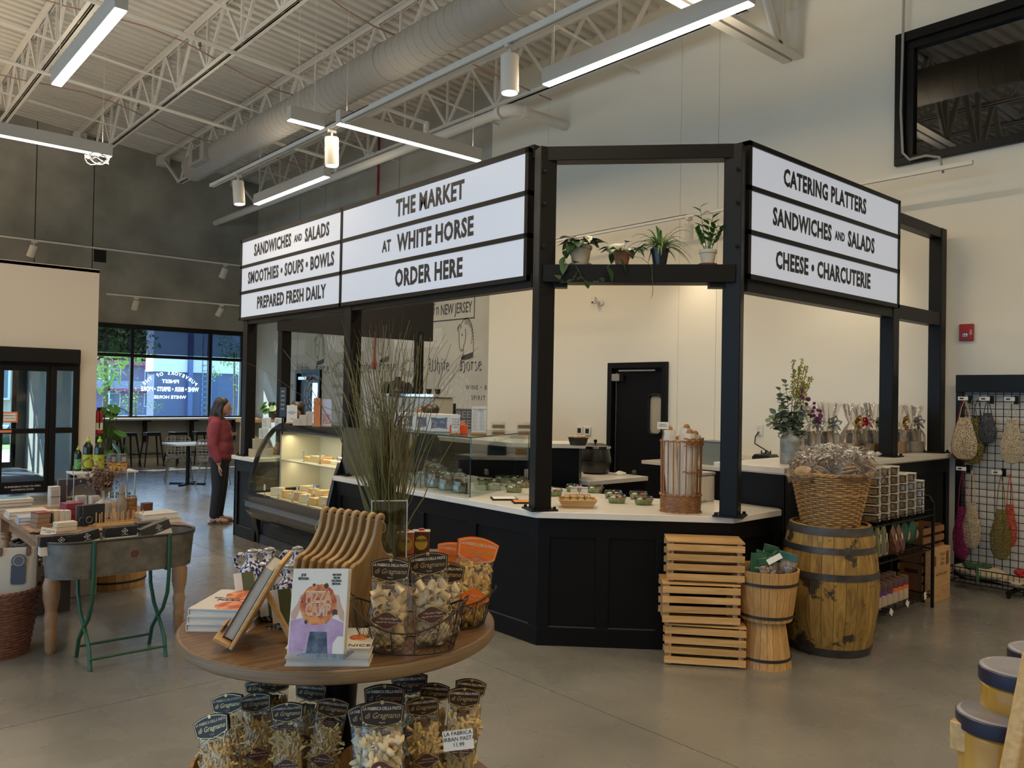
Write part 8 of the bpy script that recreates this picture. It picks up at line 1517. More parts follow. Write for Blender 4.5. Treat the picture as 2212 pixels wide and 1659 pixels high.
for k in range(3):
 o = 2.68*k; horse(11.22+o, 2.48, .78); mb, L = gothic('White  Horse', -(12.28+o), 2.16, .165); wallp('painted_gothic_words', mb, M_mi)
 y0 = 11.9+o; mb = MB()
 for j in range(12): mb.add([W(-(y0)-.055*j, 2.62), W(-(y0)-.055*j-.032, 2.62), W(-(y0)-.055*j-.032, 2.96), W(-(y0)-.055*j, 2.96)], [(0, 1, 2, 3)])
 for j in range(12): uu = -(y0)-.68-.05*j; mb.add([W(uu, 2.62), W(uu+.028, 2.62), W(uu-.01, 2.96), W(uu-.038, 2.96)], [(0, 1, 2, 3)])
 wallp('painted_stripe_emblem', mb, M_mw); flat('W', y0+1.42, 2.79, .5, M_mw, bold=.02, sx=.8); 
 if k < 2: flat('H', y0+.70, 2.79, .2, M_mi, bold=.01)
 for rr, nn in ((.43, 8), (.31, 6), (.19, 4)):
  for j in range(nn*4+nn):
   if (j % 5) == 4: continue
   a = 2*pi*j/(nn*5); ch = 'WINE'[j % 5]; link('mural_lettering', tmesh(ch, .085, M_mw, ext=.0003, bold=.01), MURAL, Matrix.Translation((XM, 11.43+o-rr*sin(a), 1.68+rr*cos(a))) @ Matrix.Rotation(-pi/2, 4, 'Z') @ Matrix.Rotation(pi/2, 4, 'X') @ Matrix.Rotation(-a, 4, 'Z'))
 yc = 12.84+o
 for j, ch in enumerate('OPEN DAILY'): a = R((j-4.5)*11); link('mural_lettering', tmesh(ch, .13, M_mi, ext=.0003), MURAL, Matrix.Translation((XM, yc-.48*sin(a), 1.92+.48*cos(a))) @ Matrix.Rotation(-pi/2, 4, 'Z') @ Matrix.Rotation(pi/2, 4, 'X') @ Matrix.Rotation(-a, 4, 'Z'))
 mb, L = gothic('Quality', -(yc+.30), 2.06, .115); wallp('painted_gothic_words', mb, M_mi); flat('WINE • BEER', yc, 1.87, .115, M_mi, sp=1.3); flat('SPIRITS', yc, 1.69, .115, M_mi, sp=1.3)
 mb = MB(); line(mb, [(-(yc-.25), 1.3), (-(yc-.3), 1.42), (-(yc-.4), 1.5), (-(yc-.55), 1.56), (-(yc-.42), 1.45), (-(yc-.36), 1.3)], .012); line(mb, [(-(yc+.1), 1.2), (-(yc+.05), 1.4), (-(yc-.05), 1.45)], .012); wallp('painted_hand', mb, M_mi)
flat('WINE • B', 10.86, 1.87, .115, M_mi, sp=1.3); flat('SPIRIT', 10.80, 1.69, .115, M_mi, sp=1.3)
mb = MB(); line(mb, [(-10.95, 3.09), (-13.1, 3.09), (-13.1, 3.47), (-10.95, 3.47), (-10.95, 3.075)], .022); wallp('painted_sign_border', mb, M_mi); flat('NEW JERSEY', 11.48, 3.28, .27, M_mi, sx=.62, bold=.01); mb, L = gothic('In', -12.2, 3.2, .15); wallp('painted_gothic_words', mb, M_mi)
# ------------------------------------------------------------------ cafe corner
t = thing('window_bar', 'long thin wooden bar along the far window', 'bar', (6.25, 19.75, 0)); obj('bar_top', MB().bx(-2.4, 2.4, -.27, .22, 1.02, 1.062), mat('bar_pale', (.55, .50, .44), .35), t, bevel=.003)
for px in (322, 424, 515): x = at(px, 930, y=19.6).x-6.25; obj('bracket', MB().bx(x-.03, x+.03, -.2, .2, .98, 1.02).bx(x-.04, x+.04, .12, .2, .5, .98), M_blk, t)
def stool(px, lab, dup_of=None, py=1008):
 x = at(px, 1000, y=19.0).x
 if dup_of: return dup(dup_of, loc=(x, 19.0, 0), rz=.2*(px % 3), label=lab)
 t = thing('metal_stool', lab, 'stool', (x, 19.0, 0), 0, 'black metal stools at the window bar'); obj('seat', MB().prism(rrect(-.16, .16, -.16, .16, .05), .74, .765), M_blk, t, bevel=.004)
 obj('seat_skirt', MB().prism(rrect(-.155, .155, -.155, .155, .04), .69, .74), M_blk, t)
 for sx_ in (-1, 1):
  for sy in (-1, 1): obj('leg', MB().tube([(sx_*.13, sy*.13, .72), (sx_*.21, sy*.21, 0)], [.022, .014], 4), M_blk, t)
 for a, b in (((-.18, -.18), (.18, -.18)), ((.18, -.18), (.18, .18)), ((.18, .18), (-.18, .18)), ((-.18, .18), (-.18, -.18))): obj('foot_rail', MB().tube([(*a, .28), (*b, .28)], .009, 5), M_blk, t)
 return t
s0_ = stool(327, 'black metal stool in the centre of the window bar, fully seen')
for px, lab in ((274, 'black metal stool left of the fully seen one'), (236, 'black metal stool behind the monstera leaves'), (383, 'black metal stool behind the bistro table'), (432, 'black metal stool behind the right-hand chair')): stool(px, lab, s0_)
q = at(405, 1046, z=0); t = thing('bistro_table', 'square cafe table with white top on a black cross foot', 'table', (q.x, q.y, 0), R(3)); obj('table_top', MB().bx(-.35, .35, -.35, .35, .73, .76), mat('bistro_white', (.6, .58, .55), .3), t, bevel=.003); obj('column', MB().tube([(0, 0, .02), (0, 0, .73)], .035, 12), M_blk, t)
for a in (R(45), R(135)): obj('foot_bar', MB().bx(-.33, .33, -.035, .035, 0, .03), M_blk, t, bevel=.008, M=Matrix.Rotation(a, 4, 'Z'))
M_cg = mat('chair_gray', (.20, .20, .18), .5)
def chair(x, y, rz, lab):
 t = thing('wire_chair', lab, 'chair', (x, y, 0), rz, 'gray wire mesh chairs')
 for sx_ in (-1, 1):
  for sy in (-1, 1): obj('leg', MB().tube([(sx_*.17, sy*.17, .43), (sx_*.24, sy*.24, 0)], .012, 6), M_cg, t)
 obj('seat_ring', MB().tube([(x_, y_, .445) for x_, y_ in rrect(-.22, .22, -.21, .21, .07)], .009, 6, closed=True), M_cg, t); obj('back_ring', MB().tube([(a_*1.0, .21+.10*(b_-.44)/.4, b_) for a_, b_ in rrect(-.22, .22, .46, .84, .09)], .010, 6, closed=True), M_cg, t)
 sw = MB(); 
 for k in range(7): sw.tube([(-.19+.063*k, -.2, .445), (-.19+.063*k, .2, .445)], .009, 4); sw.tube([(-.21, -.18+.06*k, .445), (.21, -.18+.06*k, .445)], .009, 4)
 obj('seat_mesh', sw, M_cg, t, stuff=True); bw_ = MB()
 for k in range(7): bw_.tube([(-.19+.063*k, .215, .47), (-.19+.063*k, .305, .83)], .009, 4); bw_.tube([(-.215, .22+.014*k, .49+.052*k), (.215, .22+.014*k, .49+.052*k)], .009, 4)
 obj('back_mesh', bw_, M_cg, t, stuff=True)
chair(q.x+.05, q.y+.62, R(-15), 'gray wire mesh chair behind the bistro table'); chair(q.x+.34, q.y-.35, R(140), 'gray wire mesh chair in front right of the bistro table')
# plant and extinguisher at the partition corner
t = thing('potted_monstera', 'large-leaved green plant in a black pot at the end of the partition', 'plant', (4.02, 15.45, 0)); obj('pot', MB().lathe([(.14, 0), (.18, .35), (.17, .35), (.13, .02)], 24), M_blk, t); rnd = random.Random(8); lm_ = MB(); n = 15
pts = [(0, 0)]+[(.16*cos(R(a))*(1+.22*(i % 2)), .17+.19*sin(R(a))*(1+.16*(i % 2))) for i, a in enumerate(range(-80, 261, 24))]; lm_.add([(x, y, .03*abs(x)*4) for x, y in pts]+[(0, .17, 0)], [(len(pts), i, i+1) for i in range(len(pts)-1)]); lme = lm_.mesh('leaf', mat('monstera_green', (.05, .16, .04), .3, c2=(.12, .30, .05), ns=3), 60)
for k in range(16):
 a = k*2.4; h = rnd.uniform(.55, 1.45); r = rnd.uniform(.06, .22); p = V((r*cos(a)+.05, r*sin(a)-.1, h)); obj('leaf_stem', MB().tube([(0, 0, .3), p*.6+V((0, 0, .2)), p], .007, 4), M_grn, t); link('leaf', lme, t, Matrix.Translation(p) @ Matrix.Rotation(a-pi/2, 4, 'Z') @ Matrix.Rotation(rnd.uniform(-1.2, -.4), 4, 'X') @ Matrix.Scale(.62, 4))
t = thing('fire_extinguisher', 'red fire extinguisher mounted on the partition end', 'extinguisher', (3.81, 15.05, .95)); obj('cylinder', MB().lathe([(.05, 0), (.07, .02), (.07, .34), (.05, .4), (.02, .42)], 20), MC['fire_red'], t); obj('valve', MB().bx(-.02, .02, -.05, .03, .42, .46), M_blk, t); obj('hose', MB().tube([(0, -.03, .44), (0, -.09, .3), (0, -.07, .1)], .01, 6), M_blk, t); obj('label', MB().lathe([(.0705, .08), (.0705, .2)], 20, cap=False), M_paper, t); obj('wall_bracket', MB().bx(-.08, -.06, -.03, .03, .1, .3), M_blk, t)
# far-end goods behind the counter
def far(px, py, d): return pxat(px, py, d)
q = far(600, 760, 10.0)
t = thing('wall_plant', 'leafy potted plant on a wall shelf behind the case', 'plant', tuple(far(590, 905, 12.6))); obj('pot', MB().lathe([(.06, 0), (.08, .12), (.07, .12)], 16), mat('slate_pot', (.10, .11, .10), .6), t)
for k in range(18): a = k*2.4; p = V((.13*cos(a), .13*sin(a), .16+.05*(k % 3))); link('leaf', lme, t, Matrix.Translation(p) @ Matrix.Rotation(a-pi/2, 4, 'Z') @ Matrix.Rotation(-.8, 4, 'X') @ Matrix.Scale(.32, 4))
q = far(590, 905, 12.6); tag(obj('wall_shelf', MB().bx(q.x-.5, q.x+.6, q.y-.15, q.y+.25, q.z-.05, q.z-.001).bx(q.x-.45, q.x-.4, q.y-.1, q.y+.2, 0, q.z-.05).bx(q.x+.5, q.x+.55, q.y-.1, q.y+.2, 0, q.z-.05), M_lwood), 'pale wooden shelf table behind the display case', 'shelf')
c0 = V((6.9, 8.75, 0)); t = thing('beer_cabinet', 'gray cabinet printed with the word beer, behind the coffee machine', 'cabinet', (c0.x, c0.y, 0), RZF); obj('cabinet_body', MB().bx(-.55, .25, -.2, .2, 0, 1.55), mat('cabinet_gray', (.12, .125, .13), .6), t, bevel=.004)
for k in range(4): txt('BEER', .13, mat('cabinet_print', (.36, .37, .38), .7), t, face(-.0, -.201, 1.47-.12*k), bold=.02)
t = thing('store_monitor', 'black screen seen from behind at the end of the high counter', 'monitor', tuple(far(958, 905, 9.2)), RZF); obj('screen_back', MB().bx(-.19, .14, -.02, .02, -.03, .18), M_bbox, t, bevel=.005); obj('stand', MB().tube([(0, 0, -.03), (0, 0, -.25)], .02, 8).lathe([(.09, -.27), (.09, -.25)], 16), M_blk, t)
t = thing('register_screen', 'register with light blue screen beside the post', 'monitor', tuple(far(900, 893, 9.6)), RZF-.3); obj('screen_body', MB().bx(-.1, .13, -.02, .03, -.14, .14), mat('register_gray', (.08, .10, .12), .5), t, bevel=.005); obj('screen_face', MB().bx(-.075, .11, -.022, -.0205, -.11, .11), mat('screen_blue', (.2, .4, .5), .3, emit=.5, ec=(.3, .6, .75)), t); obj('stand', MB().tube([(0, .02, -.14), (0, .04, -.4)], .03, 8), M_blk, t)
q = far(858, 868, 10.8); t = thing('mannequin_torso', 'black torso form wearing a black printed t-shirt', 'mannequin', (q.x, q.y, q.z), RZF); t.scale = (.78,)*3
mb = MB()
for z, a, b in ((0, .15, .09), (.12, .14, .09), (.25, .17, .105), (.33, .19, .09), (.37, .12, .07), (.385, .06, .05)): pass
n = 20; lv = [(-.02, .15, .09), (.1, .14, .09), (.22, .165, .105), (.31, .185, .095), (.35, .13, .07), (.37, .065, .055)]; mb.add([(a*cos(2*pi*i/n), b*sin(2*pi*i/n), z) for z, a, b in lv for i in range(n)], [(j*n+i, j*n+(i+1) % n, (j+1)*n+(i+1) % n, (j+1)*n+i) for j in range(5) for i in range(n)]); 
for s in (-1, 1): mb.tube([(s*.15, 0, .31), (s*.205, 0, .25), (s*.225, 0, .14)], [.06, .065, .07], 10)
obj('tshirt', mb, mat('black_jersey', (.012, .012, .015), .85), t); obj('neck', MB().lathe([(.05, .36), (.045, .42), (.05, .43), (0, .435)], 16), mat('torso_black', (.02, .02, .022), .4), t); txt('WHITE HORSE', .03, M_paper, t, face(0, -.108, .2), ext=.0003); obj('shirt_emblem', MB().box((0, -.108, .235), (.03, .002, .035)), M_paper, t); obj('stand', MB().tube([(0, 0, 0), (0, 0, -.6)], .03, 10), M_blk, t)
t = thing('sign_stand', 'small white notice standing before the black t-shirt', 'sign', tuple(far(845, 868, 10.4)), RZF); obj('card', MB().bx(-.05, .05, -.002, .002, -.08, .07), M_paper, t); obj('stand', MB().tube([(0, .01, -.08), (0, .01, -.2)], .008, 6), M_blk, t)
for k, px in enumerate((868, 890)): t = thing('baseball_hat', 'black cap on the gray cabinet, %s' % ('left', 'right')[k], 'cap', tuple(far(px, 872, 10.0)), RZF, 'black hats'); obj('crown', MB().sph((0, 0, .0), .07, .07, .06), MC['black_jersey'], t); obj('brim', MB().prism([(.07*cos(R(a)), -.03+.1*sin(R(a))) for a in range(180, 361, 20)], -.03, -.022), MC['black_jersey'], t)
q = V((4.78, 6.55, 0)); t = thing('coffee_machine', 'steel and black coffee machine behind the reeds', 'coffee machine', (4.62, 6.62, 1.416), R(-75)); obj('machine_body', MB().bx(-.3, .3, -.16, .16, .09, .3), mat('machine_cream', (.42, .40, .36), .35), t, bevel=.02); obj('drip_tray', MB().bx(-.3, .3, -.18, .16, 0, .05), M_chr, t, bevel=.006); obj('machine_top', MB().bx(-.31, .31, -.17, .17, .30, .33), M_chr, t, bevel=.004)
for k in (-1, 1): obj('group_head', MB().tube([(k*.14, -.18, .11), (k*.14, -.18, .06)], .03, 12), M_chr, t); obj('handle', MB().tube([(k*.14, -.19, .075), (k*.14, -.3, .07)], .012, 8), M_bbox, t)
obj('machine_back', MB().bx(-.28, .28, .05, .16, .05, .09), M_bbox, t); 
for k in range(5): obj('cup', MB().lathe([(.022, 0), (.032, .05), (.03, .05), (.02, .004)], 14), M_bbox, t, M=TR(-.22+.11*k, 0, .331))
t = thing('tower_card', 'narrow black menu strip mounted on the left rear post', 'sign', tuple(far(611, 872, 9.2)), RZF); obj('strip', MB().bx(-.035, .035, -.005, .005, -.15, .19), M_bbox, t)
for k in range(5): obj('strip_print', MB().bx(-.022, .02, -.0062, -.0055, .13-.05*k, .15-.05*k), MC['box_mark'], t)
obj('pole', MB().tube([(0, .0, -.15), (0, 0, -.35)], .01, 6), M_blk, t)
# ------------------------------------------------------------------ plants on the beam shelf
ZP = ZB+.076; PD = V((PB[0]-PA[0], PB[1]-PA[1], 0)).normalized(); PN = V((-.707, -.707, 0))
def onbeam(px): # point on the beam top in line with a pixel
 r = F_+R_*((px-1106)/FPX); a = V((r.x, r.y)); p = V(PA); d = V((PD.x, PD.y)); den = a.x*(-d.y)-a.y*(-d.x); s = (a.x*(-p.y)+a.y*p.x)/(-(a.x*d.y-a.y*d.x)) if 0 else (p.x*a.y-p.y*a.x)/(d.y*a.x-d.x*a.y); return (p.x+d.x*s, p.y+d.y*s)
def pot(px, lab, name, m, r0, r1, h, rim=.022, sau=None):
 x, y = onbeam(px); t = thing(name, lab, 'plant', (x, y, ZP), RZF); z = .012 if sau else 0
 if sau: obj('saucer', MB().lathe([(r0+.012, 0), (r0+.022, .014), (r0+.018, .014), (r0, .006), (0, .006)], 28), sau, t)
 obj('pot', MB().lathe([(r0, z), (r1*.97, h-rim), (r1*1.06, h-rim), (r1*1.08, h), (r1*.98, h), (r1*.9, h-.015), (0, h-.016)], 28, cap=False), m, t); return t, h
M_terra = mat('terracotta', (.30, .10, .035), .75, c2=(.36, .15, .07), ns=14); M_tan = mat('tan_pot', (.36, .29, .19), .7, c2=(.42, .36, .25), ns=9); M_cpot = mat('pale_pot', (.52, .46, .36), .75, c2=(.58, .52, .43), ns=9)
def leafmesh(name, L, w, m, fold=.25, n=6, point=1):
 mb = MB(); vs = []
 for k in range(n+1): f = k/n; ww = w*math.sin(pi*min(1, f*.96+.04)**.75)*(1-.15*f); vs += [(-ww/2, L*f, fold*ww*.5-L*.12*f*f), (0, L*f, -L*.12*f*f), (ww/2, L*f, fold*ww*.5-L*.12*f*f)]
 fs = []
 for k in range(n): fs += [(3*k, 3*k+1, 3*k+4, 3*k+3), (3*k+1, 3*k+2, 3*k+5, 3*k+4)]
 return mb.add(vs, fs).mesh(name, m, 60)
M_pl = mat('pothos_green', (.022, .065, .018), .35, c2=(.06, .12, .04), ns=18); M_zz = mat('zz_green', (.03, .11, .015), .3, c2=(.06, .17, .03), ns=12); M_sp = mat('spider_green', (.12, .22, .04), .5, c2=(.30, .38, .16), ns=5)
pl_m = leafmesh('leaf', .085, .066, M_pl); pl_b = leafmesh('leaf', .125, .095, M_pl); zz_m = leafmesh('leaf', .07, .036, M_zz)
def vine(t, pts, lmesh, step=1, sz=1, seed=1):
 rnd = random.Random(seed); obj('vine_stem', MB().tube(pts, .002, 4), M_grn, t)
 for i, p in enumerate(pts[1::step]): link('leaf', lmesh, t, Matrix.Translation(p) @ Matrix.Rotation(rnd.uniform(-3.1, 3.1), 4, 'Z') @ Matrix.Rotation(rnd.uniform(-1.2, .3), 4, 'X') @ Matrix.Scale(sz*rnd.uniform(.7, 1.1), 4))
rnd = random.Random(12)
def crown(t, h, n, r, up, lm, sc=1):
 for k in range(n):
  a = k*2.4+rnd.uniform(-.3, .3); rr = r*rnd.uniform(.35, 1); p = V((rr*cos(a), rr*sin(a)*.8, h+up*rnd.uniform(.1, 1))); obj('leaf_stem', MB().tube([(rr*.2*cos(a), rr*.2*sin(a), h-.015), p*.7+V((0, 0, h*.3+.01)), p], .0016, 4), M_grn, t)
  link('leaf', lm, t, Matrix.Translation(p) @ Matrix.Rotation(a-pi/2, 4, 'Z') @ Matrix.Rotation(rnd.uniform(-.9, .2), 4, 'X') @ Matrix.Scale(sc*rnd.uniform(.7, 1.15), 4))
t, h = pot(1249, 'trailing dark green pothos in a tan glazed pot, leftmost on the beam shelf', 'potted_pothos', M_tan, .058, .078, .14, sau=M_cpot); crown(t, h, 30, .10, .07, pl_b, .85)
vine(t, [(-.03, -.07, h), (-.07, -.10, .08), (-.05, -.13, 0), (-.02, -.14, -.06), (.0, -.14, -.10), (.03, -.14, -.13), (.10, -.14, -.14), (.14, -.14, -.10)], pl_m, 1, .8, 2); vine(t, [(-.03, -.14, -.06), (-.06, -.14, -.12), (-.12, -.14, -.14), (-.17, -.14, -.09)], pl_m, 1, .7, 5); vine(t, [(-.07, -.02, h), (-.11, -.05, .10), (-.12, -.07, .05), (-.11, -.1, 0)], pl_b, 1, .8, 9)
t, h = pot(1339, 'small pothos in a terracotta pot, second from the left on the beam shelf', 'potted_pothos', M_terra, .042, .058, .095); crown(t, h, 18, .12, .07, pl_b, .8); vine(t, [(-.02, -.06, h), (-.03, -.11, .03), (-.08, -.13, -.0), (-.12, -.13, -.03)], pl_b, 2, 1.1, 4); vine(t, [(.03, -.05, h), (.07, -.10, .05), (.12, -.12, .04), (.19, -.13, -.02), (.195, -.13, -.1), (.2, -.13, -.19), (.195, -.13, -.23)], leafmesh('leaf', .03, .012, M_zz), 1, .8, 6)
t, h = pot(1421, 'spider plant with long arching striped leaves in a black pot', 'spider_plant', M_bbox, .045, .062, .118)
for k in range(56):
 a = rnd.uniform(0, 2*pi); L = rnd.uniform(.14, .34); st = rnd.uniform(.15, 1); pts = []; 
 for j in range(8): f = j/7; pts.append(V((L*f*cos(a)*(1.1-st*.6), L*f*sin(a)*.7*(1.1-st*.6)-.03*f, h-.01+L*(f*(.5+st*.75)-f*f*(1.15-st*.5)))))
 mb = MB(); vs = []
 for j, p in enumerate(pts): ww = .010*(1-(j/7)**2)+.001; sdv = V((-sin(a), cos(a), 0))*ww; vs += [p-sdv+V((0, 0, .002)), p, p+sdv+V((0, 0, .002))]
 mb.add(vs, [q for j in range(7) for q in ((3*j, 3*j+1, 3*j+4, 3*j+3), (3*j+1, 3*j+2, 3*j+5, 3*j+4))]); obj('leaf', mb, M_sp, t)
t, h = pot(1525, 'upright zamioculcas in a pale clay pot, rightmost on the beam shelf', 'potted_plant', M_cpot, .042, .058, .11, sau=M_terra)
for k, (dx, hh) in enumerate(((-.06, .30), (.0, .20), (.04, .17), (-.09, .14), (.08, .15), (.02, .24))):
 tip = V((dx, -.01*k, h+hh)); obj('leaf_stem', MB().tube([(dx*.15, 0, h-.02), (dx*.6, -.005*k, h+hh*.5), tip], [.004, .003, .0015], 5), M_zz, t)
 for j in range(9):
  f = .3+.7*j/8; p = V((dx*.15, 0, h-.02)).lerp(tip, f); link('leaf', zz_m, t, Matrix.Translation(p) @ Matrix.Rotation((j % 2)*pi+.5*k-pi/2, 4, 'Z') @ Matrix.Rotation(.6, 4, 'X'))
# ------------------------------------------------------------------ people
def capsules(items):
 mb = MB()
 for it in items:
  if it[0] == 'c':
   _, p, q, r0, r1 = it[:5]; p = V(p); q = V(q); d = (q-p).normalized(); fl = it[5] if len(it) > 5 else 1; pts = [p-d*r0*.95, p-d*r0*.7, p-d*r0*.3]+[p.lerp(q, k/4) for k in range(5)]+[q+d*r1*.3, q+d*r1*.7, q+d*r1*.95]; rr = [r0*.25, r0*.72, r0*.95]+[r0+(r1-r0)*k/4 for k in range(5)]+[r1*.95, r1*.72, r1*.25]; mb.tube(pts, rr, 14, sq=fl)
  else: _, c, rx, ry, rz = it; mb.sph(c, rx, ry, rz, 18, 12)
 return mb
def blend(name, items, m, par, vox=.010, sm=6, fac=.5):
 me = capsules(items).mesh('tmp', m); o = bpy.data.objects.new('tmp', me); COL.objects.link(o); rm = o.modifiers.new('r', 'REMESH'); rm.mode = 'VOXEL'; rm.voxel_size = vox; s_ = o.modifiers.new('s', 'SMOOTH'); s_.iterations = sm; s_.factor = fac
 bpy.context.view_layer.update(); m2 = bpy.data.meshes.new_from_object(o.evaluated_get(bpy.context.evaluated_depsgraph_get())); bpy.data.objects.remove(o); m2.materials.clear(); m2.materials.append(m); m2.polygons.foreach_set('use_smooth', [True]*len(m2.polygons)); m2.name = name
 return link(name, m2, par)
M_sk = mat('skin', (.46, .25, .17), .5); M_sk2 = mat('skin_tan', (.34, .17, .10), .5); M_hair = mat('dark_hair', (.014, .008, .006), .45, c2=(.03, .016, .010), ns=30, nst=(4, 4, .4)); M_hood = mat('red_sweatshirt', (.22, .035, .05), .85, c2=(.28, .055, .07), ns=7, bump=.2); M_jean = mat('dark_trousers', (.012, .014, .022), .8)
def hand(c, side, curl=.4, s=1):
 c = V(c); it = [('c', c, c+V((.005, 0, -.055))*s, .024*s, .026*s, .6)]
 for k, L in enumerate((.062, .072, .068, .052)):
  b_ = c+V((.010-.0*k, (-.026+.0175*k), -.075))*s; m_ = b_+V((curl*.02, 0, -L*.5))*s; e_ = m_+V((curl*.045, 0, -L*.42))*s; it += [('c', b_, m_, .0088*s, .008*s), ('c', m_, e_, .008*s, .0065*s)]
 b_ = c+V((.012, -.028, -.025))*s; it += [('c', b_, b_+V((.022, -.010, -.03))*s, .011*s, .0095*s), ('c', b_+V((.022, -.01, -.03))*s, b_+V((.032, -.004, -.055))*s, .0095*s, .008*s)]
 return it
# local frame: faces +X, Z up
fw = at(462, 1133, z=0); W_ = thing('person', 'woman in a red hooded sweatshirt, dark trousers and sandals, looking down into the display case', 'person', (fw.x+.10, fw.y+.1, 0), R(-33)); SC = 1.0
face_ = [('e', (.03, 0, 1.52), .092, .074, .112), ('e', (.075, 0, 1.475), .045, .05, .055), ('c', (.118, 0, 1.535), (.136, 0, 1.50), .010, .014), ('e', (.122, 0, 1.462), .012, .024, .008), ('e', (.12, 0, 1.45), .012, .02, .008), ('e', (.104, .028, 1.53), .014, .016, .010), ('e', (.104, -.028, 1.53), .014, .016, .010), ('e', (.105, 0, 1.425), .022, .026, .02), ('e', (.01, .074, 1.50), .016, .009, .028), ('e', (.01, -.074, 1.50), .016, .009, .028)]
body = face_+[('c', (.0, 0, 1.42), (-.02, 0, 1.33), .052, .06), ('e', (-.02, 0, 1.18), .125, .165, .20), ('e', (.0, 0, .95), .13, .165, .17), ('c', (-.02, .15, 1.27), (-.04, .20, 1.02), .055, .045), ('c', (-.04, .20, 1.02), (.04, .21, .80), .042, .030), ('c', (-.02, -.15, 1.27), (-.05, -.20, 1.02), .055, .045), ('c', (-.05, -.20, 1.02), (.03, -.21, .80), .042, .030), ('c', (.0, .085, .85), (.01, .09, .47), .09, .06), ('c', (.01, .09, .47), (-.02, .09, .09), .057, .040), ('c', (.0, -.085, .85), (.0, -.09, .47), .09, .06), ('c', (.0, -.09, .47), (-.04, -.09, .09), .057, .040)]
for s, x in ((1, -.02), (-1, -.04)): body += [('c', (x-.02, s*.09, .055), (x+.10, s*.095, .045), .036, .032), ('c', (x+.10, s*.095, .045), (x+.16, s*.095, .04), .034, .024)]
body += hand((.045, .212, .775), 1)+hand((.035, -.212, .775), -1)
blend('body', body, M_sk, W_, .0075, 3)
blend('sweatshirt', [('e', (-.02, 0, 1.20), .155, .195, .20), ('e', (.035, 0, 1.13), .125, .17, .13), ('e', (.01, 0, .98), .165, .195, .17), ('e', (.02, 0, .88), .155, .19, .08), ('c', (-.03, -.11, 1.34), (-.03, .11, 1.34), .062, .062), ('c', (-.03, .16, 1.30), (-.05, .215, 1.03), .078, .066), ('c', (-.05, .215, 1.03), (.03, .225, .85), .064, .050), ('c', (-.03, -.16, 1.30), (-.06, -.215, 1.03), .078, .066), ('c', (-.06, -.215, 1.03), (.02, -.225, .85), .064, .050), ('e', (-.08, 0, 1.36), .08, .11, .07)], M_hood, W_, .012, 5)
blend('trousers', [('e', (.0, 0, .84), .145, .18, .11), ('c', (.0, .085, .82), (.01, .092, .47), .108, .078), ('c', (.01, .092, .47), (-.02, .092, .12), .076, .062), ('c', (.0, -.085, .82), (.0, -.092, .47), .108, .078), ('c', (.0, -.092, .47), (-.04, -.092, .12), .076, .062)], M_jean, W_, .012, 4)
for s in (-1, 1): obj('eye', MB().sph((.108, s*.03, 1.525), .009, .013, .007, 8, 6), mat('eye_dark', (.02, .012, .01), .3), W_); obj('eyebrow', MB().tube([(.118, s*.018, 1.55), (.112, s*.045, 1.553)], .004, 4), mat('brow', (.03, .018, .012), .8), W_)
blend('hair', [('e', (-.0, 0, 1.57), .100, .09, .087), ('e', (-.035, 0, 1.50), .085, .088, .11), ('c', (-.06, 0, 1.46), (-.12, 0, 1.13), .09, .06, .9), ('c', (-.03, .065, 1.46), (-.04, .10, 1.24), .035, .028), ('c', (-.0, -.068, 1.47), (.03, -.10, 1.26), .034, .026), ('c', (.03, -.07, 1.55), (.0, -.075, 1.45), .02, .03)], M_hair, W_, .009, 3)
for s, x in ((1, -.02), (-1, -.04)):
 sn = obj('sandal', MB().prism([(x-.07+a*.27, s*.095+b*.05) for a, b in ((0, -.6), (.3, -.7), (.7, -.95), (.95, -.7), (1.0, 0), (.95, .7), (.7, .95), (.3, .7), (0, .6))], 0, .022), mat('sandal_sole', (.10, .05, .03), .7), W_, bevel=.006)
 for a, b in ((.0, .11), (.11, .0)): obj('strap', MB().tube([(x+a, s*.095-.045, .02), (x+.055, s*.095, .088), (x+b, s*.095+.045, .02)], .011, 5, sq=.5), M_blk, sn)
txt('STOCKTON', .055, mat('print_pink', (.55, .35, .33), .7), W_, Matrix.Translation((.172, 0, 1.17)) @ Matrix.Rotation(pi/2, 4, 'Z') @ Matrix.Rotation(R(84), 4, 'X'), bold=.02, name='chest_lettering'); obj('hood_cord', MB().tube([(.10, -.03, 1.33), (.16, -.035, 1.18)], .004, 5).tube([(.10, .03, 1.33), (.16, .035, 1.2)], .004, 5), M_hood, W_)
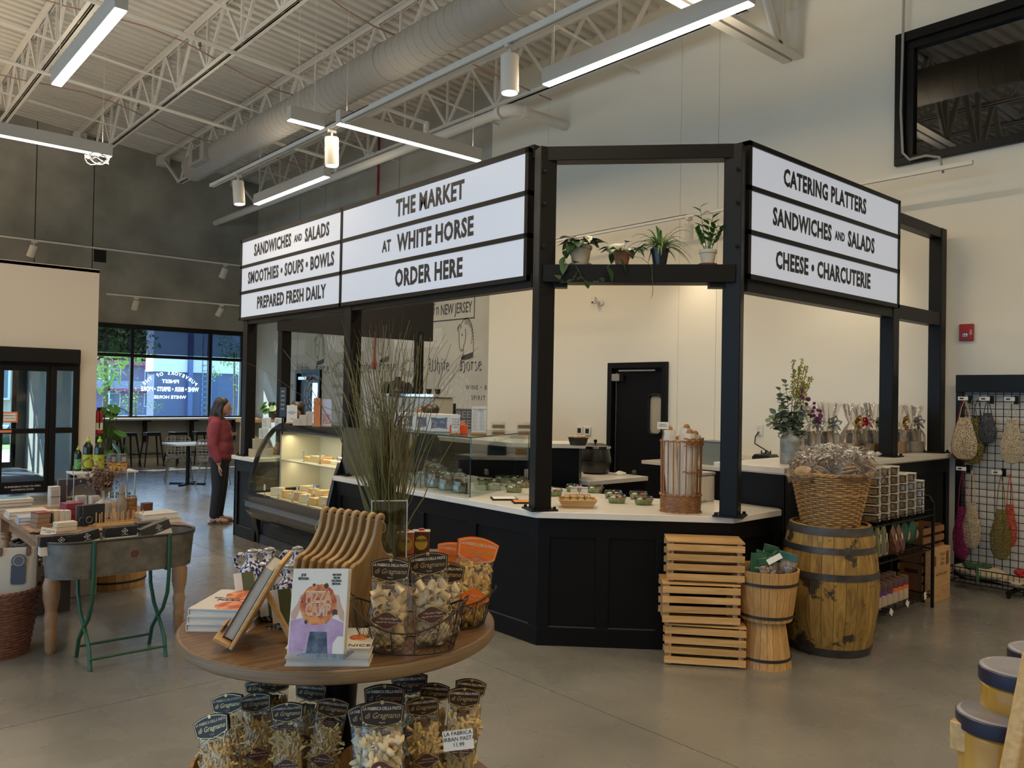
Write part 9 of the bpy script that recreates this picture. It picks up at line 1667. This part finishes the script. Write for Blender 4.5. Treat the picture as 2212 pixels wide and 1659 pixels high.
def worker(px, py, d, rz, lab, arm=True):
 q = pxat(px, py, d); t = thing('person', lab, 'person', (q.x, q.y, 0), rz); k = q.z/1.62
 it = [(a[0], tuple(V(a[1])*k), *( (tuple(V(a[2])*k), *a[3:]) if a[0] == 'c' else tuple(x*k for x in a[2:]))) for a in face_]+[('c', (0, 0, 1.42*k), (-.02, 0, 1.33*k), .052, .06), ('e', (-.02, 0, 1.14*k), .11, .16, .24), ('e', (0, 0, .9*k), .12, .16, .16), ('c', (0, .085, .85), (0, .09, .07), .09, .045), ('c', (0, -.085, .85), (0, -.09, .07), .09, .045), ('c', (-.02, .15, 1.27*k), (.05, .2, 1.02*k), .055, .045), ('c', (.05, .2, 1.02*k), (.2, .15, .98*k), .04, .03)]
 a0 = V((0, -.16, 1.28*k)); el = V((.08, -.24, 1.02*k)); hd = V((.30, -.22, 1.10*k)); it += [('c', a0, el, .052, .045), ('c', el, hd, .043, .028)]; hh = hd+V((.03, 0, 0)); it += [('c', hh, hh+V((.05, 0, .0)), .026, .026, .6)]
 for j in range(4): b_ = hh+V((.07, -.025+.017*j, 0)); it += [('c', b_, b_+V((.035, 0, -.012)), .0088, .008), ('c', b_+V((.035, 0, -.012)), b_+V((.05, 0, -.035)), .008, .0068)]
 it += [('c', hh+V((.02, .028, 0)), hh+V((.055, .045, -.02)), .010, .008), ('c', (0, .085, .06), (.15, .09, .04), .045, .035), ('c', (0, -.085, .06), (.15, -.09, .04), .045, .035)]
 blend('body', it, M_sk2, t, .0085, 3); blend('black_shirt', [('e', (-.02, 0, 1.17*k), .135, .185, .24), ('e', (0, 0, .92*k), .14, .18, .17), ('c', (-.02, -.13, 1.30*k), (-.02, .13, 1.30*k), .06, .06), ('c', a0, a0.lerp(el, .45), .068, .064), ('c', (-.02, .15, 1.28*k), (.01, .18, 1.16*k), .068, .064)], MC['black_jersey'], t, .012, 4); blend('trousers', [('c', (0, .085, .85), (0, .09, .1), .105, .062), ('c', (0, -.085, .85), (0, -.09, .1), .105, .062), ('e', (0, 0, .85), .14, .175, .1)], M_jean, t, .014, 3)
 for s in (-1, 1): obj('shoe', MB().sph((.06, s*.09, .042), .14, .05, .042, 14, 8), M_blk, t)
 blend('hair', [('e', (-.01*k, 0, 1.575*k), .094, .084, .078), ('e', (-.035, 0, 1.52*k), .08, .084, .10), ('e', (-.075, 0, 1.60*k), .055, .06, .055)], M_hair, t, .009, 3); return t
worker(921, 880, 7.6, R(165), 'worker behind the counter, only the dark hair bun, forehead and bare forearm showing'); worker(640, 873, 9.9, R(200), 'second worker behind the display case, mostly hidden by the cards')
